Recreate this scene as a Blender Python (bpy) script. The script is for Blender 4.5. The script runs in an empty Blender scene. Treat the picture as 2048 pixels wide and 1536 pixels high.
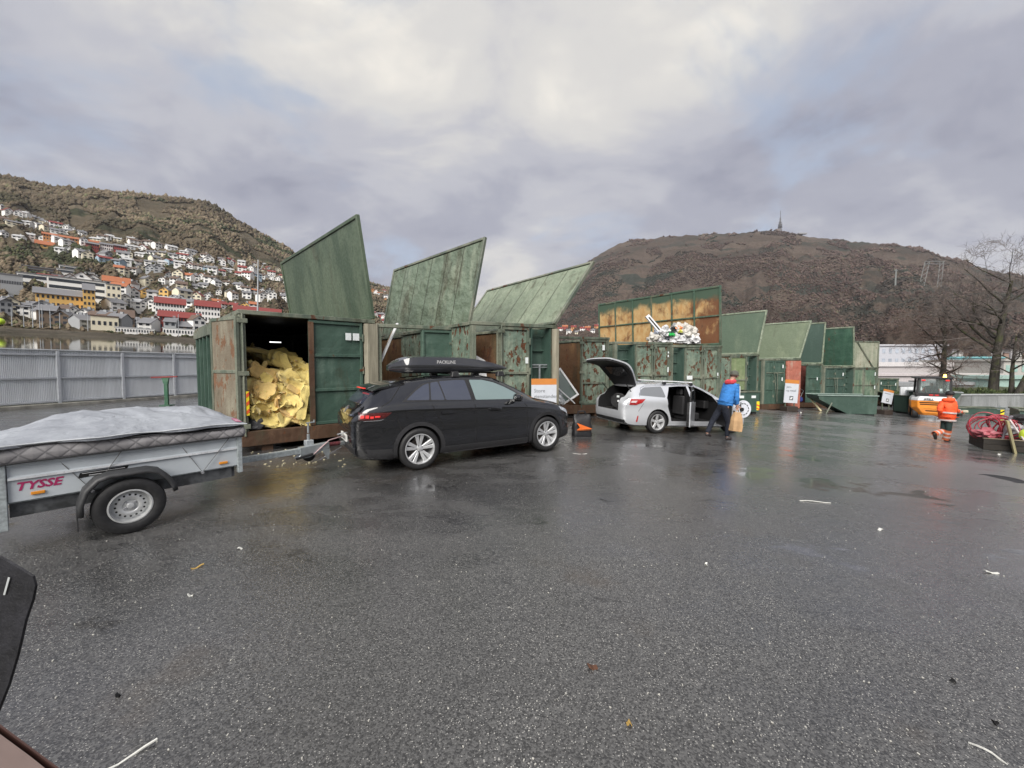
import bpy, bmesh, math, random
import numpy as np
from mathutils import Vector, Matrix, noise
from mathutils.bvhtree import BVHTree
R = math.radians
SC = bpy.context.scene
COL = SC.collection
rnd = random.Random(7)

# ------------------------------------------------------------------ camera
CAMZ = 1.8
PITCH = R(2.68)
cam_d = bpy.data.cameras.new('camera')
cam = bpy.data.objects.new('camera', cam_d)
COL.objects.link(cam)
cam.location = (0, 0, CAMZ)
cam.rotation_euler = (R(90) - PITCH, 0, 0)
cam_d.sensor_width = 36
FPX = 769.0
cam_d.lens = FPX / 2048 * 36
cam_d.clip_start = 0.05
cam_d.clip_end = 9000
SC.camera = cam

# ------------------------------------------------------------------ world and sun
SC.view_settings.view_transform = 'Standard'
SC.view_settings.look = 'None'
SC.view_settings.gamma = 1
SC.view_settings.use_curve_mapping = False
SC.view_settings.exposure = 1.15
SUN_EL, SUN_AZ = 42, 196      # azimuth clockwise from +Y (north)
sun_d = bpy.data.lights.new('sun', 'SUN')
sun_d.energy = 2.6
sun_d.angle = R(48)
sun_d.color = (1.0, 0.96, 0.9)
sun = bpy.data.objects.new('sun', sun_d)
COL.objects.link(sun)
sdir = Vector((math.sin(R(SUN_AZ)) * math.cos(R(SUN_EL)), math.cos(R(SUN_AZ)) * math.cos(R(SUN_EL)), math.sin(R(SUN_EL))))
sun.rotation_euler = sdir.to_track_quat('Z', 'Y').to_euler()
sun.location = (0, 0, 30)

W = bpy.data.worlds.new("World")
SC.world = W
W.use_nodes = True
nt = W.node_tree
nt.nodes.clear()
def wn(t, **kw):
    n = nt.nodes.new(t)
    for k, v in kw.items():
        setattr(n, k, v)
    return n
wl = nt.links.new
w_out = wn('ShaderNodeOutputWorld')
w_bg = wn('ShaderNodeBackground')
w_bg.inputs["Strength"].default_value = 0.05
wl(w_bg.outputs[0], w_out.inputs[0])
sky = wn('ShaderNodeTexSky', sky_type='NISHITA', sun_disc=False)
sky.sun_elevation = R(SUN_EL)
sky.sun_rotation = R(SUN_AZ)
tc = wn('ShaderNodeTexCoord')
sep = wn('ShaderNodeSeparateXYZ')
wl(tc.outputs['Generated'], sep.inputs[0])
def wm(op, a, b=None, c=None, clamp=False):
    n = wn('ShaderNodeMath', operation=op, use_clamp=clamp)
    for i, v in enumerate((a, b, c)):
        if v is None: continue
        if isinstance(v, (int, float)): n.inputs[i].default_value = v
        else: wl(v, n.inputs[i])
    return n.outputs[0]
zz = wm('ADD', wm('MAXIMUM', sep.outputs[2], 0.0), 0.34)
cx = wm('DIVIDE', sep.outputs[0], zz)
cy = wm('DIVIDE', sep.outputs[1], zz)
comb = wn('ShaderNodeCombineXYZ')
wl(cx, comb.inputs[0]); wl(cy, comb.inputs[1])
def wnoise(scale, detail, rough, off, dist=0.0, sx=1.0):
    mp = wn('ShaderNodeMapping')
    mp.inputs['Location'].default_value = off
    mp.inputs['Scale'].default_value = (sx, 1, 1)
    mp.inputs['Rotation'].default_value = (0, 0, R(-18))
    wl(comb.outputs[0], mp.inputs[0])
    n = wn('ShaderNodeTexNoise')
    n.inputs['Scale'].default_value = scale
    n.inputs['Detail'].default_value = detail
    n.inputs['Roughness'].default_value = rough
    n.inputs['Distortion'].default_value = dist
    wl(mp.outputs[0], n.inputs['Vector'])
    return n.outputs['Fac']
def wramp(fac, stops):
    r = wn('ShaderNodeValToRGB')
    r.color_ramp.interpolation = 'EASE'
    els = r.color_ramp.elements
    while len(els) < len(stops): els.new(0.5)
    for e, (p, c) in zip(els, stops):
        e.position = p; e.color = (*c, 1)
    wl(fac, r.inputs[0])
    return r.outputs[0]
def wmix(f, a, b, bt='MIX'):
    n = wn('ShaderNodeMix', data_type='RGBA', blend_type=bt)
    if isinstance(f, (int, float)): n.inputs[0].default_value = f
    else: wl(f, n.inputs[0])
    for i, v in ((6, a), (7, b)):
        if isinstance(v, tuple): n.inputs[i].default_value = (*v, 1)
        else: wl(v, n.inputs[i])
    return n.outputs[2]
SKYP = dict(a=0.74)
big = wnoise(1.0, 5, 0.52, (3.1, 1.7, 0), 0.5, 0.8)
fine = wnoise(3.2, 8, 0.58, (8.3, 4.2, 0), 0.3, 0.75)
# brightness of the cloud deck: thick slate bands, pale thin cloud high ahead
def wlobe(d, e0, e1):
    v = Vector(d).normalized()
    n = wn('ShaderNodeVectorMath', operation='DOT_PRODUCT')
    wl(tc.outputs['Generated'], n.inputs[0]); n.inputs[1].default_value = v
    mr = wn('ShaderNodeMapRange', interpolation_type='SMOOTHSTEP')
    mr.inputs[1].default_value = e0; mr.inputs[2].default_value = e1
    wl(n.outputs['Value'], mr.inputs[0])
    return mr.outputs[0]
glow = wlobe((0.0, 0.66, 0.75), 0.78, 1.0)
glow2 = wlobe((0.85, 0.62, 0.30), 0.90, 1.0)
lev = wm('ADD', wm('MULTIPLY', big, 0.62), wm('MULTIPLY', fine, 0.38))
lev = wm('ADD', wm('MULTIPLY', wm('SUBTRACT', lev, 0.5), 1.6), 0.47)
lev = wm('ADD', lev, wm('MULTIPLY', glow, 0.17))
lev = wm('ADD', lev, wm('MULTIPLY', glow2, 0.09))
cloud = wramp(lev, [(0.28, (2.75, 2.85, 3.6)), (0.42, (3.7, 3.8, 4.5)), (0.53, (4.8, 4.85, 5.35)), (0.66, (6.5, 6.35, 6.2)), (0.80, (8.5, 8.1, 7.4))])
for dd_, e0_, k_ in (((0.645, 0.97, 0.50), 0.965, 0.19), ((0.13, 0.99, 0.30), 0.985, 0.22), ((-0.16, 0.98, 0.42), 0.988, 0.19), ((1.15, 0.97, 0.62), 0.95, 0.12)):
    lev = wm('ADD', lev, wm('MULTIPLY', wm('MULTIPLY', wlobe(dd_, e0_, 1.0), fine), k_ * 2))
# small gaps where the blue shows through
gap = wnoise(2.0, 7, 0.58, (0.4, 9.1, 0), 0.35, 0.8)
gapm = wn('ShaderNodeMapRange', interpolation_type='SMOOTHSTEP')
gapm.inputs[1].default_value = 0.54; gapm.inputs[2].default_value = 0.68
wl(gap, gapm.inputs[0])
blue = wmix(0.45, sky.outputs[0], (6.6, 7.4, 8.8))
wcol = wmix(wm('MULTIPLY', gapm.outputs[0], 0.7), cloud, blue)
wl(wcol, w_bg.inputs['Color'])

# ------------------------------------------------------------------ geometry of the view
def ray(px, py):
    u = (px - 1024) / FPX; v = (768 - py) / FPX
    return Vector((u, math.cos(PITCH) + v * math.sin(PITCH), -math.sin(PITCH) + v * math.cos(PITCH)))
def drop(x):
    t = (x - 2.5) / 1.5
    sp = math.log1p(math.exp(min(t, 30))) * 1.5 if t < 30 else t * 1.5
    d = 0.06 * sp
    return d if d < 1.3 else 1.3 + (d - 1.3) * 0.15
def GZ(x, y=0): return -drop(x)
def G(px, py):
    d = ray(px, py); t = 8.0
    for _ in range(60):
        z = GZ(d.x * t)
        t = 0.5 * t + 0.5 * (CAMZ - z) / max(1e-4, -d.z)
    return Vector((d.x * t, d.y * t, GZ(d.x * t)))
def at_depth(px, py, Y):
    d = ray(px, py); return Vector((d.x * Y / d.y, Y, CAMZ + d.z * Y / d.y))

# ------------------------------------------------------------------ tags and tree helpers
def tag(o, label=None, cat=None, group=None, kind=None):
    if label: o['label'] = label
    if cat: o['category'] = cat
    if group: o['group'] = group
    if kind: o['kind'] = kind
    return o
def empty(name, loc=(0, 0, 0), rz=0.0, label=None, cat=None, group=None):
    o = bpy.data.objects.new(name, None)
    COL.objects.link(o)
    o.empty_display_size = 0.2
    o.location = loc; o.rotation_euler = (0, 0, rz)
    return tag(o, label, cat, group)
def copy_tree(o, parent=None):
    c = o.copy(); COL.objects.link(c)
    if parent is not None: c.parent = parent
    for ch in list(o.children): copy_tree(ch, c)
    return c
def link(name, me, parent=None):
    o = bpy.data.objects.new(name, me); COL.objects.link(o)
    if parent is not None: o.parent = parent
    return o

class MB:
    """collects shapes, links them as one mesh object"""
    def __init__(s): s.v = []; s.f = []; s.m = []; s.cur = 0
    def add(s, vs, fs, M=None):
        b = len(s.v)
        for p in vs:
            p = Vector(p)
            s.v.append(M @ p if M else p)
        for f in fs:
            s.f.append([i + b for i in f]); s.m.append(s.cur)
        return s
    def box(s, x0, y0, z0, x1, y1, z1, M=None):
        vs = [(x, y, z) for z in (z0, z1) for y in (y0, y1) for x in (x0, x1)]
        fs = [(0, 2, 3, 1), (4, 5, 7, 6), (0, 1, 5, 4), (2, 6, 7, 3), (0, 4, 6, 2), (1, 3, 7, 5)]
        return s.add(vs, fs, M)
    def hexa(s, p):   # 8 points: bottom 4 ccw, top 4 ccw
        return s.add(p, [(3, 2, 1, 0), (4, 5, 6, 7), (0, 1, 5, 4), (1, 2, 6, 5), (2, 3, 7, 6), (3, 0, 4, 7)])
    def tube(s, pts, r, n=8, cap=True, M=None):
        pts = [Vector(p) for p in pts]
        rr = r if isinstance(r, (list, tuple)) else [r] * len(pts)
        vs = []; fs = []; prev = None
        for i, p in enumerate(pts):
            t = (pts[min(i + 1, len(pts) - 1)] - pts[max(i - 1, 0)])
            if t.length < 1e-9: t = Vector((0, 0, 1))
            t.normalize()
            a = prev if prev is not None else (Vector((0, 0, 1)) if abs(t.z) < 0.9 else Vector((1, 0, 0)))
            u = a - t * a.dot(t)
            if u.length < 1e-6: u = t.orthogonal()
            u.normalize(); w = t.cross(u); prev = u
            for k in range(n):
                an = 2 * math.pi * k / n
                vs.append(p + (u * math.cos(an) + w * math.sin(an)) * rr[i])
        for i in range(len(pts) - 1):
            for k in range(n):
                a = i * n + k; b = i * n + (k + 1) % n
                fs.append((a, b, b + n, a + n))
        if cap:
            fs.append(tuple(reversed(range(n)))); fs.append(tuple(range((len(pts) - 1) * n, len(pts) * n)))
        return s.add(vs, fs, M)
    def lathe(s, prof, n=32, axis='y', c=(0, 0, 0), M=None, close=False, cap=True):
        c = Vector(c); vs = []; fs = []
        for (r, h) in prof:
            for k in range(n):
                a = 2 * math.pi * k / n; x, z = r * math.cos(a), r * math.sin(a)
                if axis == 'y': vs.append(c + Vector((x, h, z)))
                elif axis == 'z': vs.append(c + Vector((x, -z, h)))
                else: vs.append(c + Vector((h, x, z)))
        m = len(prof)
        for i in range(m - 1 + (1 if close else 0)):
            j = (i + 1) % m
            for k in range(n):
                fs.append((i * n + k, i * n + (k + 1) % n, j * n + (k + 1) % n, j * n + k))
        if not close and cap:
            if prof[0][0] > 1e-6: fs.append(tuple(reversed(range(n))))
            if prof[-1][0] > 1e-6: fs.append(tuple(range((m - 1) * n, m * n)))
        return s.add(vs, fs, M)
    def prism(s, poly, h0, h1, plane='xz', M=None):
        n = len(poly)
        def P(a, b, h): return {'xz': (a, h, b), 'xy': (a, b, h), 'yz': (h, a, b)}[plane]
        vs = [P(a, b, h0) for a, b in poly] + [P(a, b, h1) for a, b in poly]
        fs = [tuple(range(n)), tuple(reversed(range(n, 2 * n)))] + [(i, i + n, (i + 1) % n + n, (i + 1) % n) for i in range(n)]
        return s.add(vs, fs, M)
    def build(s, name, mats, parent=None, smooth=False, fn=None, bevel=0, fix=True, autosm=None):
        me = bpy.data.meshes.new(name)
        vs = [tuple(fn(p)) if fn else tuple(p) for p in s.v]
        me.from_pydata(vs, [], s.f)
        if not isinstance(mats, (list, tuple)): mats = [mats]
        for m in mats: me.materials.append(m)
        if len(mats) > 1: me.polygons.foreach_set('material_index', s.m)
        if fix or bevel:
            bm = bmesh.new(); bm.from_mesh(me)
            if fix: bmesh.ops.recalc_face_normals(bm, faces=bm.faces)
            if bevel:
                es = [e for e in bm.edges if len(e.link_faces) == 2 and e.calc_face_angle(0) > 0.6]
                bmesh.ops.bevel(bm, geom=es, offset=bevel, segments=1, affect='EDGES', profile=0.5, clamp_overlap=True)
            bm.to_mesh(me); bm.free()
        if smooth:
            me.polygons.foreach_set('use_smooth', [True] * len(me.polygons))
            if autosm is not None:
                try: me.set_sharp_from_angle(angle=R(autosm))
                except Exception: pass
        me.update()
        return link(name, me, parent)

# ------------------------------------------------------------------ materials
def new_mat(name):
    m = bpy.data.materials.new(name); m.use_nodes = True
    t = m.node_tree; b = t.nodes['Principled BSDF']
    return m, t, b
class NT:
    def __init__(s, t, coord='Object'):
        s.t = t; s.c = t.nodes.new('ShaderNodeTexCoord').outputs[coord]
    def n(s, ty, **kw):
        x = s.t.nodes.new(ty)
        for k, v in kw.items(): setattr(x, k, v)
        return x
    def l(s, a, b): s.t.links.new(a, b)
    def noise(s, scale, detail=4, rough=0.55, stretch=(1, 1, 1), loc=(0, 0, 0), dist=0, vec=None):
        mp = s.n('ShaderNodeMapping'); mp.inputs['Scale'].default_value = stretch; mp.inputs['Location'].default_value = loc
        s.l(vec or s.c, mp.inputs[0])
        x = s.n('ShaderNodeTexNoise'); x.inputs['Scale'].default_value = scale; x.inputs['Detail'].default_value = detail
        x.inputs['Roughness'].default_value = rough; x.inputs['Distortion'].default_value = dist
        s.l(mp.outputs[0], x.inputs['Vector']); return x.outputs['Fac']
    def voro(s, scale, feature='F1', out='Distance', stretch=(1, 1, 1)):
        mp = s.n('ShaderNodeMapping'); mp.inputs['Scale'].default_value = stretch
        s.l(s.c, mp.inputs[0])
        x = s.n('ShaderNodeTexVoronoi', feature=feature); x.inputs['Scale'].default_value = scale
        s.l(mp.outputs[0], x.inputs['Vector']); return x.outputs[out]
    def m(s, op, a, b=None, clamp=False):
        x = s.n('ShaderNodeMath', operation=op, use_clamp=clamp)
        for i, v in enumerate((a, b)):
            if v is None: continue
            if isinstance(v, (int, float)): x.inputs[i].default_value = v
            else: s.l(v, x.inputs[i])
        return x.outputs[0]
    def step(s, v, a, b, lo=0.0, hi=1.0):
        x = s.n('ShaderNodeMapRange', interpolation_type='SMOOTHSTEP')
        x.inputs[1].default_value = a; x.inputs[2].default_value = b; x.inputs[3].default_value = lo; x.inputs[4].default_value = hi
        s.l(v, x.inputs[0]); return x.outputs[0]
    def mix(s, f, a, b, bt='MIX'):
        x = s.n('ShaderNodeMix', data_type='RGBA', blend_type=bt)
        if isinstance(f, (int, float)): x.inputs[0].default_value = f
        else: s.l(f, x.inputs[0])
        for i, v in ((6, a), (7, b)):
            if isinstance(v, tuple): x.inputs[i].default_value = (*v[:3], 1)
            else: s.l(v, x.inputs[i])
        return x.outputs[2]
    def ramp(s, f, stops):
        r = s.n('ShaderNodeValToRGB'); els = r.color_ramp.elements
        while len(els) < len(stops): els.new(0.5)
        for e, (p, c) in zip(els, stops): e.position = p; e.color = (*c, 1)
        s.l(f, r.inputs[0]); return r.outputs[0]
    def bump(s, h, strength=0.3, dist=0.02):
        b = s.n('ShaderNodeBump'); b.inputs['Strength'].default_value = strength; b.inputs['Distance'].default_value = dist
        s.l(h, b.inputs['Height']); return b.outputs[0]
MATS = {}
def plain(name, col, rough=0.6, metal=0.0, var=0.12, scale=6.0, bump=0.0, coat=0.0, spec=None, trans=0.0, emit=None, es=1.0, stretch=(1, 1, 1)):
    if name in MATS: return MATS[name]
    m, t, b = new_mat(name); N = NT(t)
    f = N.noise(scale, 5, 0.6, stretch)
    c = N.mix(N.step(f, 0.3, 0.7), tuple(x * (1 - var) for x in col), tuple(min(1, x * (1 + var)) for x in col))
    N.l(c, b.inputs['Base Color'])
    f2 = N.noise(scale * 4, 4, 0.6, stretch)
    N.l(N.step(f2, 0.2, 0.8, max(0, rough - 0.07), min(1, rough + 0.07)), b.inputs['Roughness'])
    b.inputs['Metallic'].default_value = metal
    b.inputs['Coat Weight'].default_value = coat
    b.inputs['Coat Roughness'].default_value = 0.04
    if spec is not None: b.inputs['Specular IOR Level'].default_value = spec
    if trans: b.inputs['Transmission Weight'].default_value = trans
    if bump: N.l(N.bump(f2, bump, 0.01), b.inputs['Normal'])
    if emit: b.inputs['Emission Color'].default_value = (*emit, 1); b.inputs['Emission Strength'].default_value = es
    MATS[name] = m; return m
RUST_D = (0.045, 0.018, 0.009); RUST_M = (0.12, 0.045, 0.016); RUST_L = (0.30, 0.135, 0.05)
def painted(name, base, worn, wear=0.5, rust=0.35, grime=0.5, rcol=(RUST_D, RUST_M), scale=1.0, rough=0.5, grid=False, dents=0.15):
    """aged painted steel: base paint, chalky worn paint in streaks, sharp-edged rust patches, green-black grime"""
    if name in MATS: return MATS[name]
    m, t, b = new_mat(name); N = NT(t)
    big = N.noise(1.1 * scale, 6, 0.6, (1, 1, 0.55), (3, 1, 2), 0.3)
    streak = N.noise(5.5 * scale, 6, 0.62, (1, 1, 0.12), (1, 5, 2), 0.15)
    fine = N.noise(26 * scale, 5, 0.65)
    w = N.m('ADD', N.m('MULTIPLY', big, 0.6), N.m('MULTIPLY', streak, 0.4))
    wf = N.step(w, 0.62 - 0.3 * wear, 0.78 - 0.3 * wear)
    c = N.mix(wf, base, worn)
    c = N.mix(N.step(fine, 0.35, 0.7, 0, 0.35), c, tuple(x * 0.6 for x in base))
    g = N.noise(2.3 * scale, 7, 0.68, (1, 1, 0.3), (9, 4, 1), 0.5)
    c = N.mix(N.step(g, 0.63 - 0.2 * grime, 0.83 - 0.2 * grime, 0, 0.75), c, (0.045, 0.042, 0.022))
    rn = N.noise(2.6 * scale, 7, 0.62, (1, 1, 0.6), (2, 7, 5), 0.25)
    rn = N.m('ADD', N.m('MULTIPLY', rn, 0.75), N.m('MULTIPLY', streak, 0.25))
    rf = N.step(rn, 0.69 - 0.22 * rust, 0.705 - 0.22 * rust)
    rc = N.mix(N.step(N.noise(9 * scale, 6, 0.7), 0.35, 0.65), rcol[0], rcol[1])
    c = N.mix(rf, c, rc)
    N.l(c, b.inputs['Base Color'])
    ro = N.m('ADD', N.m('MULTIPLY', rf, 0.35), N.step(fine, 0.2, 0.8, rough - 0.12, rough + 0.12), clamp=True)
    N.l(ro, b.inputs['Roughness'])
    dent = N.noise(3.0 * scale, 3, 0.5, (1, 1, 1), (5, 5, 5))
    h = N.m('ADD', N.m('MULTIPLY', dent, 1.0), N.m('MULTIPLY', N.m('SUBTRACT', fine, rf), 0.05))
    N.l(N.bump(h, dents * 3, 0.12), b.inputs['Normal'])
    MATS[name] = m; return m
def wood(name, c1, c2, rough=0.75, scale=1.0, ax=(1, 1, 0.06)):
    if name in MATS: return MATS[name]
    m, t, b = new_mat(name); N = NT(t)
    g = N.noise(24 * scale, 6, 0.65, ax, (0, 0, 0), 0.4)
    big = N.noise(2.0 * scale, 5, 0.6, (1, 1, 0.5), (4, 2, 1))
    c = N.mix(N.step(g, 0.3, 0.7), c1, c2)
    c = N.mix(N.step(big, 0.45, 0.72, 0, 0.6), c, tuple(x * 0.55 for x in c1))
    N.l(c, b.inputs['Base Color']); b.inputs['Roughness'].default_value = rough
    N.l(N.bump(g, 0.25, 0.01), b.inputs['Normal'])
    MATS[name] = m; return m
def text_mesh(txt, size, name, mat, parent, M, extrude=0.002, shear=0.0, bold=0.0, align='LEFT'):
    cu = bpy.data.curves.new(name, 'FONT'); cu.body = txt; cu.size = size; cu.extrude = extrude
    cu.shear = shear; cu.offset = bold; cu.align_x = align; cu.resolution_u = 2
    tmp = bpy.data.objects.new('tmp', cu); COL.objects.link(tmp)
    me = bpy.data.meshes.new_from_object(tmp.evaluated_get(bpy.context.evaluated_depsgraph_get()))
    bpy.data.objects.remove(tmp)
    me.transform(M); me.materials.clear(); me.materials.append(mat)
    return link(name, me, parent)

M_STEEL = plain('galvanised_steel', (0.36, 0.39, 0.40), 0.42, 0.6, 0.15, 9)
M_DARK = plain('dark_rubber', (0.012, 0.012, 0.013), 0.65, 0, 0.2, 20)
M_BLACKPL = plain('black_plastic', (0.014, 0.014, 0.015), 0.42, 0, 0.2, 30)
M_WHITE = plain('white_paint', (0.72, 0.73, 0.74), 0.45, 0, 0.06, 8)
# ================================================================== SETTING: yard
def fence_x(y): return -20.9 + (y - 15.7) * 0.298
def asphalt_mat():
    m, t, b = new_mat('wet_asphalt'); N = NT(t)
    big = N.noise(0.30, 5, 0.6, (0.7, 1.2, 1), (1, 3, 0), 0.3)
    mid = N.noise(1.5, 6, 0.62, (0.7, 1.2, 1), (4, 3, 0), 0.3)
    stn = N.noise(70, 3, 0.6)
    v = N.voro(120, 'F1', 'Distance'); vc = N.voro(120, 'F1', 'Color')
    sp = N.n('ShaderNodeSeparateColor'); N.l(vc, sp.inputs[0])
    # aggregate: each stone its own grey, a few pale ones
    st = N.step(sp.outputs[0], 0.0, 1.0)
    c = N.mix(st, (0.012, 0.012, 0.013), (0.115, 0.114, 0.112))
    pale = N.m('MULTIPLY', N.step(sp.outputs[1], 0.86, 0.90), N.step(v, 0.42, 0.28))
    c = N.mix(pale, c, (0.46, 0.45, 0.42))
    v2 = N.voro(62, 'F1', 'Color'); s2 = N.n('ShaderNodeSeparateColor'); N.l(v2, s2.inputs[0]); d2 = N.voro(62, 'F1', 'Distance')
    pale2 = N.m('MULTIPLY', N.step(s2.outputs[2], 0.935, 0.95), N.step(d2, 0.30, 0.16))
    c = N.mix(pale2, c, (0.50, 0.49, 0.45))
    wetn = N.m('ADD', N.m('MULTIPLY', big, 0.6), N.m('MULTIPLY', mid, 0.4))
    wet = N.step(wetn, 0.40, 0.58)
    pud = N.step(N.m('ADD', N.m('MULTIPLY', big, 0.45), N.m('MULTIPLY', mid, 0.55)), 0.565, 0.60)
    c = N.mix(wet, N.mix(0.15, c, (0.13, 0.13, 0.13)), N.mix(0.30, c, (0.018, 0.018, 0.020)))
    # oil-brown wash and trodden-in pale dust
    ob = N.step(N.noise(0.8, 5, 0.6, (1, 1, 1), (11, 6, 0)), 0.6, 0.75, 0, 0.35)
    c = N.mix(ob, c, (0.07, 0.05, 0.032))
    # sky sheen painted into the colour: paler grey towards the right, dark tarry seams
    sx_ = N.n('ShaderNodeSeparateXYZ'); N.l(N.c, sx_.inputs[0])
    sky_sheen = N.step(N.m('ADD', sx_.outputs[0], N.m('MULTIPLY', N.m('SUBTRACT', big, .5), 9)), 4.0, 11.0, 0, .62)
    c = N.mix(sky_sheen, c, (0.20, 0.20, 0.20))
    cr = N.noise(0.55, 5, 0.6, (0.45, 1.6, 1), (20, 3, 0), 1.0); cr2 = N.m('ABSOLUTE', N.m('SUBTRACT', cr, 0.5))
    crm = N.m('MULTIPLY', N.step(cr2, 0.0045, 0.001), N.step(mid, .48, .56))
    stk = N.step(N.noise(1.1, 6, 0.6, (0.35, 2.2, 1), (2, 8, 0), 0.5), .60, .66, 0, .65)
    c = N.mix(N.m('MAXIMUM', N.m('MULTIPLY', crm, .85), N.m('MULTIPLY', N.m('MULTIPLY', stk, sky_sheen), 1.5)), c, (0.02, 0.02, 0.021))
    N.l(c, b.inputs['Base Color'])
    r = N.step(N.m('ADD', wet, N.m('MULTIPLY', N.m('SUBTRACT', stn, 0.5), 0.5)), 0.0, 1.0, 0.40, 0.17)
    r = N.m('SUBTRACT', r, N.m('MULTIPLY', pud, 0.20), clamp=True)
    N.l(N.m('MAXIMUM', r, 0.05), b.inputs['Roughness'])
    b.inputs['Specular IOR Level'].default_value = 0.5
    N.l(N.step(N.m('ADD', wet, N.m('MULTIPLY', N.m('SUBTRACT', stn, 0.5), 0.6)), 0.0, 1.0, 0.35, 1.0), b.inputs['Coat Weight'])
    N.l(N.step(N.m('ADD', pud, N.m('MULTIPLY', mid, .4)), 0.1, 1.1, 0.15, 0.05), b.inputs['Coat Roughness']); b.inputs['Coat IOR'].default_value = 1.4
    hgt = N.m('ADD', N.m('MULTIPLY', N.m('SUBTRACT', 1.0, v), 0.8), N.m('MULTIPLY', stn, 0.5))
    hgt = N.m('MULTIPLY', hgt, N.m('SUBTRACT', 1.0, N.m('MULTIPLY', pud, 0.93)))
    bp = N.n('ShaderNodeBump'); bp.inputs['Strength'].default_value = 0.34; bp.inputs['Distance'].default_value = 0.008
    N.l(hgt, bp.inputs['Height'])
    bp2 = N.n('ShaderNodeBump'); bp2.inputs['Strength'].default_value = 0.2; bp2.inputs['Distance'].default_value = 0.06
    N.l(mid, bp2.inputs['Height']); N.l(bp.outputs[0], bp2.inputs['Normal'])
    N.l(bp2.outputs[0], b.inputs['Normal'])
    bp3 = N.n('ShaderNodeBump'); bp3.inputs['Strength'].default_value = 0.10; bp3.inputs['Distance'].default_value = 0.008; N.l(hgt, bp3.inputs['Height']); N.l(bp3.outputs[0], b.inputs['Coat Normal'])
    return m
def grid_sheet(name, xs, ys, zf, mat, parent=None):
    vs = []; fs = []
    for y in ys:
        for x in xs:
            vs.append((x(y) if callable(x) else x, y, zf(x(y) if callable(x) else x, y)))
    nx = len(xs)
    for j in range(len(ys) - 1):
        for i in range(nx - 1):
            a = j * nx + i; fs.append((a, a + 1, a + 1 + nx, a + nx))
    me = bpy.data.meshes.new(name); me.from_pydata(vs, [], fs); me.materials.append(mat)
    me.polygons.foreach_set('use_smooth', [True] * len(fs)); me.update()
    return link(name, me, parent)
YS = [-36, -25, -15] + [-10 + i for i in range(0, 47)] + [38, 40]
xsl = [(lambda y, k=k: fence_x(y) + 0.2 + k) for k in (0, 1.5, 3)]
XS = xsl + [(lambda y, f=f: (fence_x(y) + 3.2) * (1 - f) + 46 * f) for f in [i / 70 for i in range(1, 71)]]
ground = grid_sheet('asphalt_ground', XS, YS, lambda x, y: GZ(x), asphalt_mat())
tag(ground, 'wide yard of dark wet asphalt with pale grit and damp patches', kind='structure')

# low terrain under everything beyond the yard
def earth_mat():
    m, t, b = new_mat('rough_earth'); N = NT(t)
    a = N.noise(0.12, 6, 0.65); c = N.ramp(a, [(0.35, (0.05, 0.055, 0.03)), (0.55, (0.09, 0.08, 0.055)), (0.7, (0.13, 0.12, 0.10))])
    N.l(c, b.inputs['Base Color']); b.inputs['Roughness'].default_value = 0.9
    return m
M_EARTH = earth_mat()
lt = grid_sheet('low_terrain', [-3000, -1200, -400, -120, -60, 0, 60, 140, 300, 700, 1500, 3000], [-2500, -500, -62, 0, 42, 100, 200, 400, 900, 2500], lambda x, y: -5.5, M_EARTH)
tag(lt, 'low ground beyond the yard', kind='structure')
bk = grid_sheet('added_reflection_bank', [-140, -90, -50, -20, 10, 40, 80, 140], [-75, -62, -50, -42, -34], lambda x, y: -1.3 + 24 * min(1, max(0, (-34 - y) / 30)) + 1.5 * noise.noise(Vector((x * .05, y * .1, 0))), M_EARTH)  # bank added out of view so the black car reflects dark ground
tag(bk, 'unseen bank added behind the camera to darken the car reflections', kind='structure')
# embankment falling away at the yard's right end
bm_ = MB()
for i in range(len(YS) - 1):
    y0, y1 = YS[i], YS[i + 1]
    bm_.add([(46, y0, GZ(46)), (46, y1, GZ(46)), (56, y1, -5.6), (56, y0, -5.6)], [(0, 3, 2, 1)])
xx = [fence_x(40) + 0.2] + [-8, 0, 8, 16, 24, 32, 40, 46]
for i in range(len(xx) - 1):
    bm_.add([(xx[i], 40, GZ(xx[i])), (xx[i + 1], 40, GZ(xx[i + 1])), (xx[i + 1], 50, -5.6), (xx[i], 50, -5.6)], [(0, 1, 2, 3)])
tag(bm_.build('embankment', M_EARTH), kind='structure')

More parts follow.
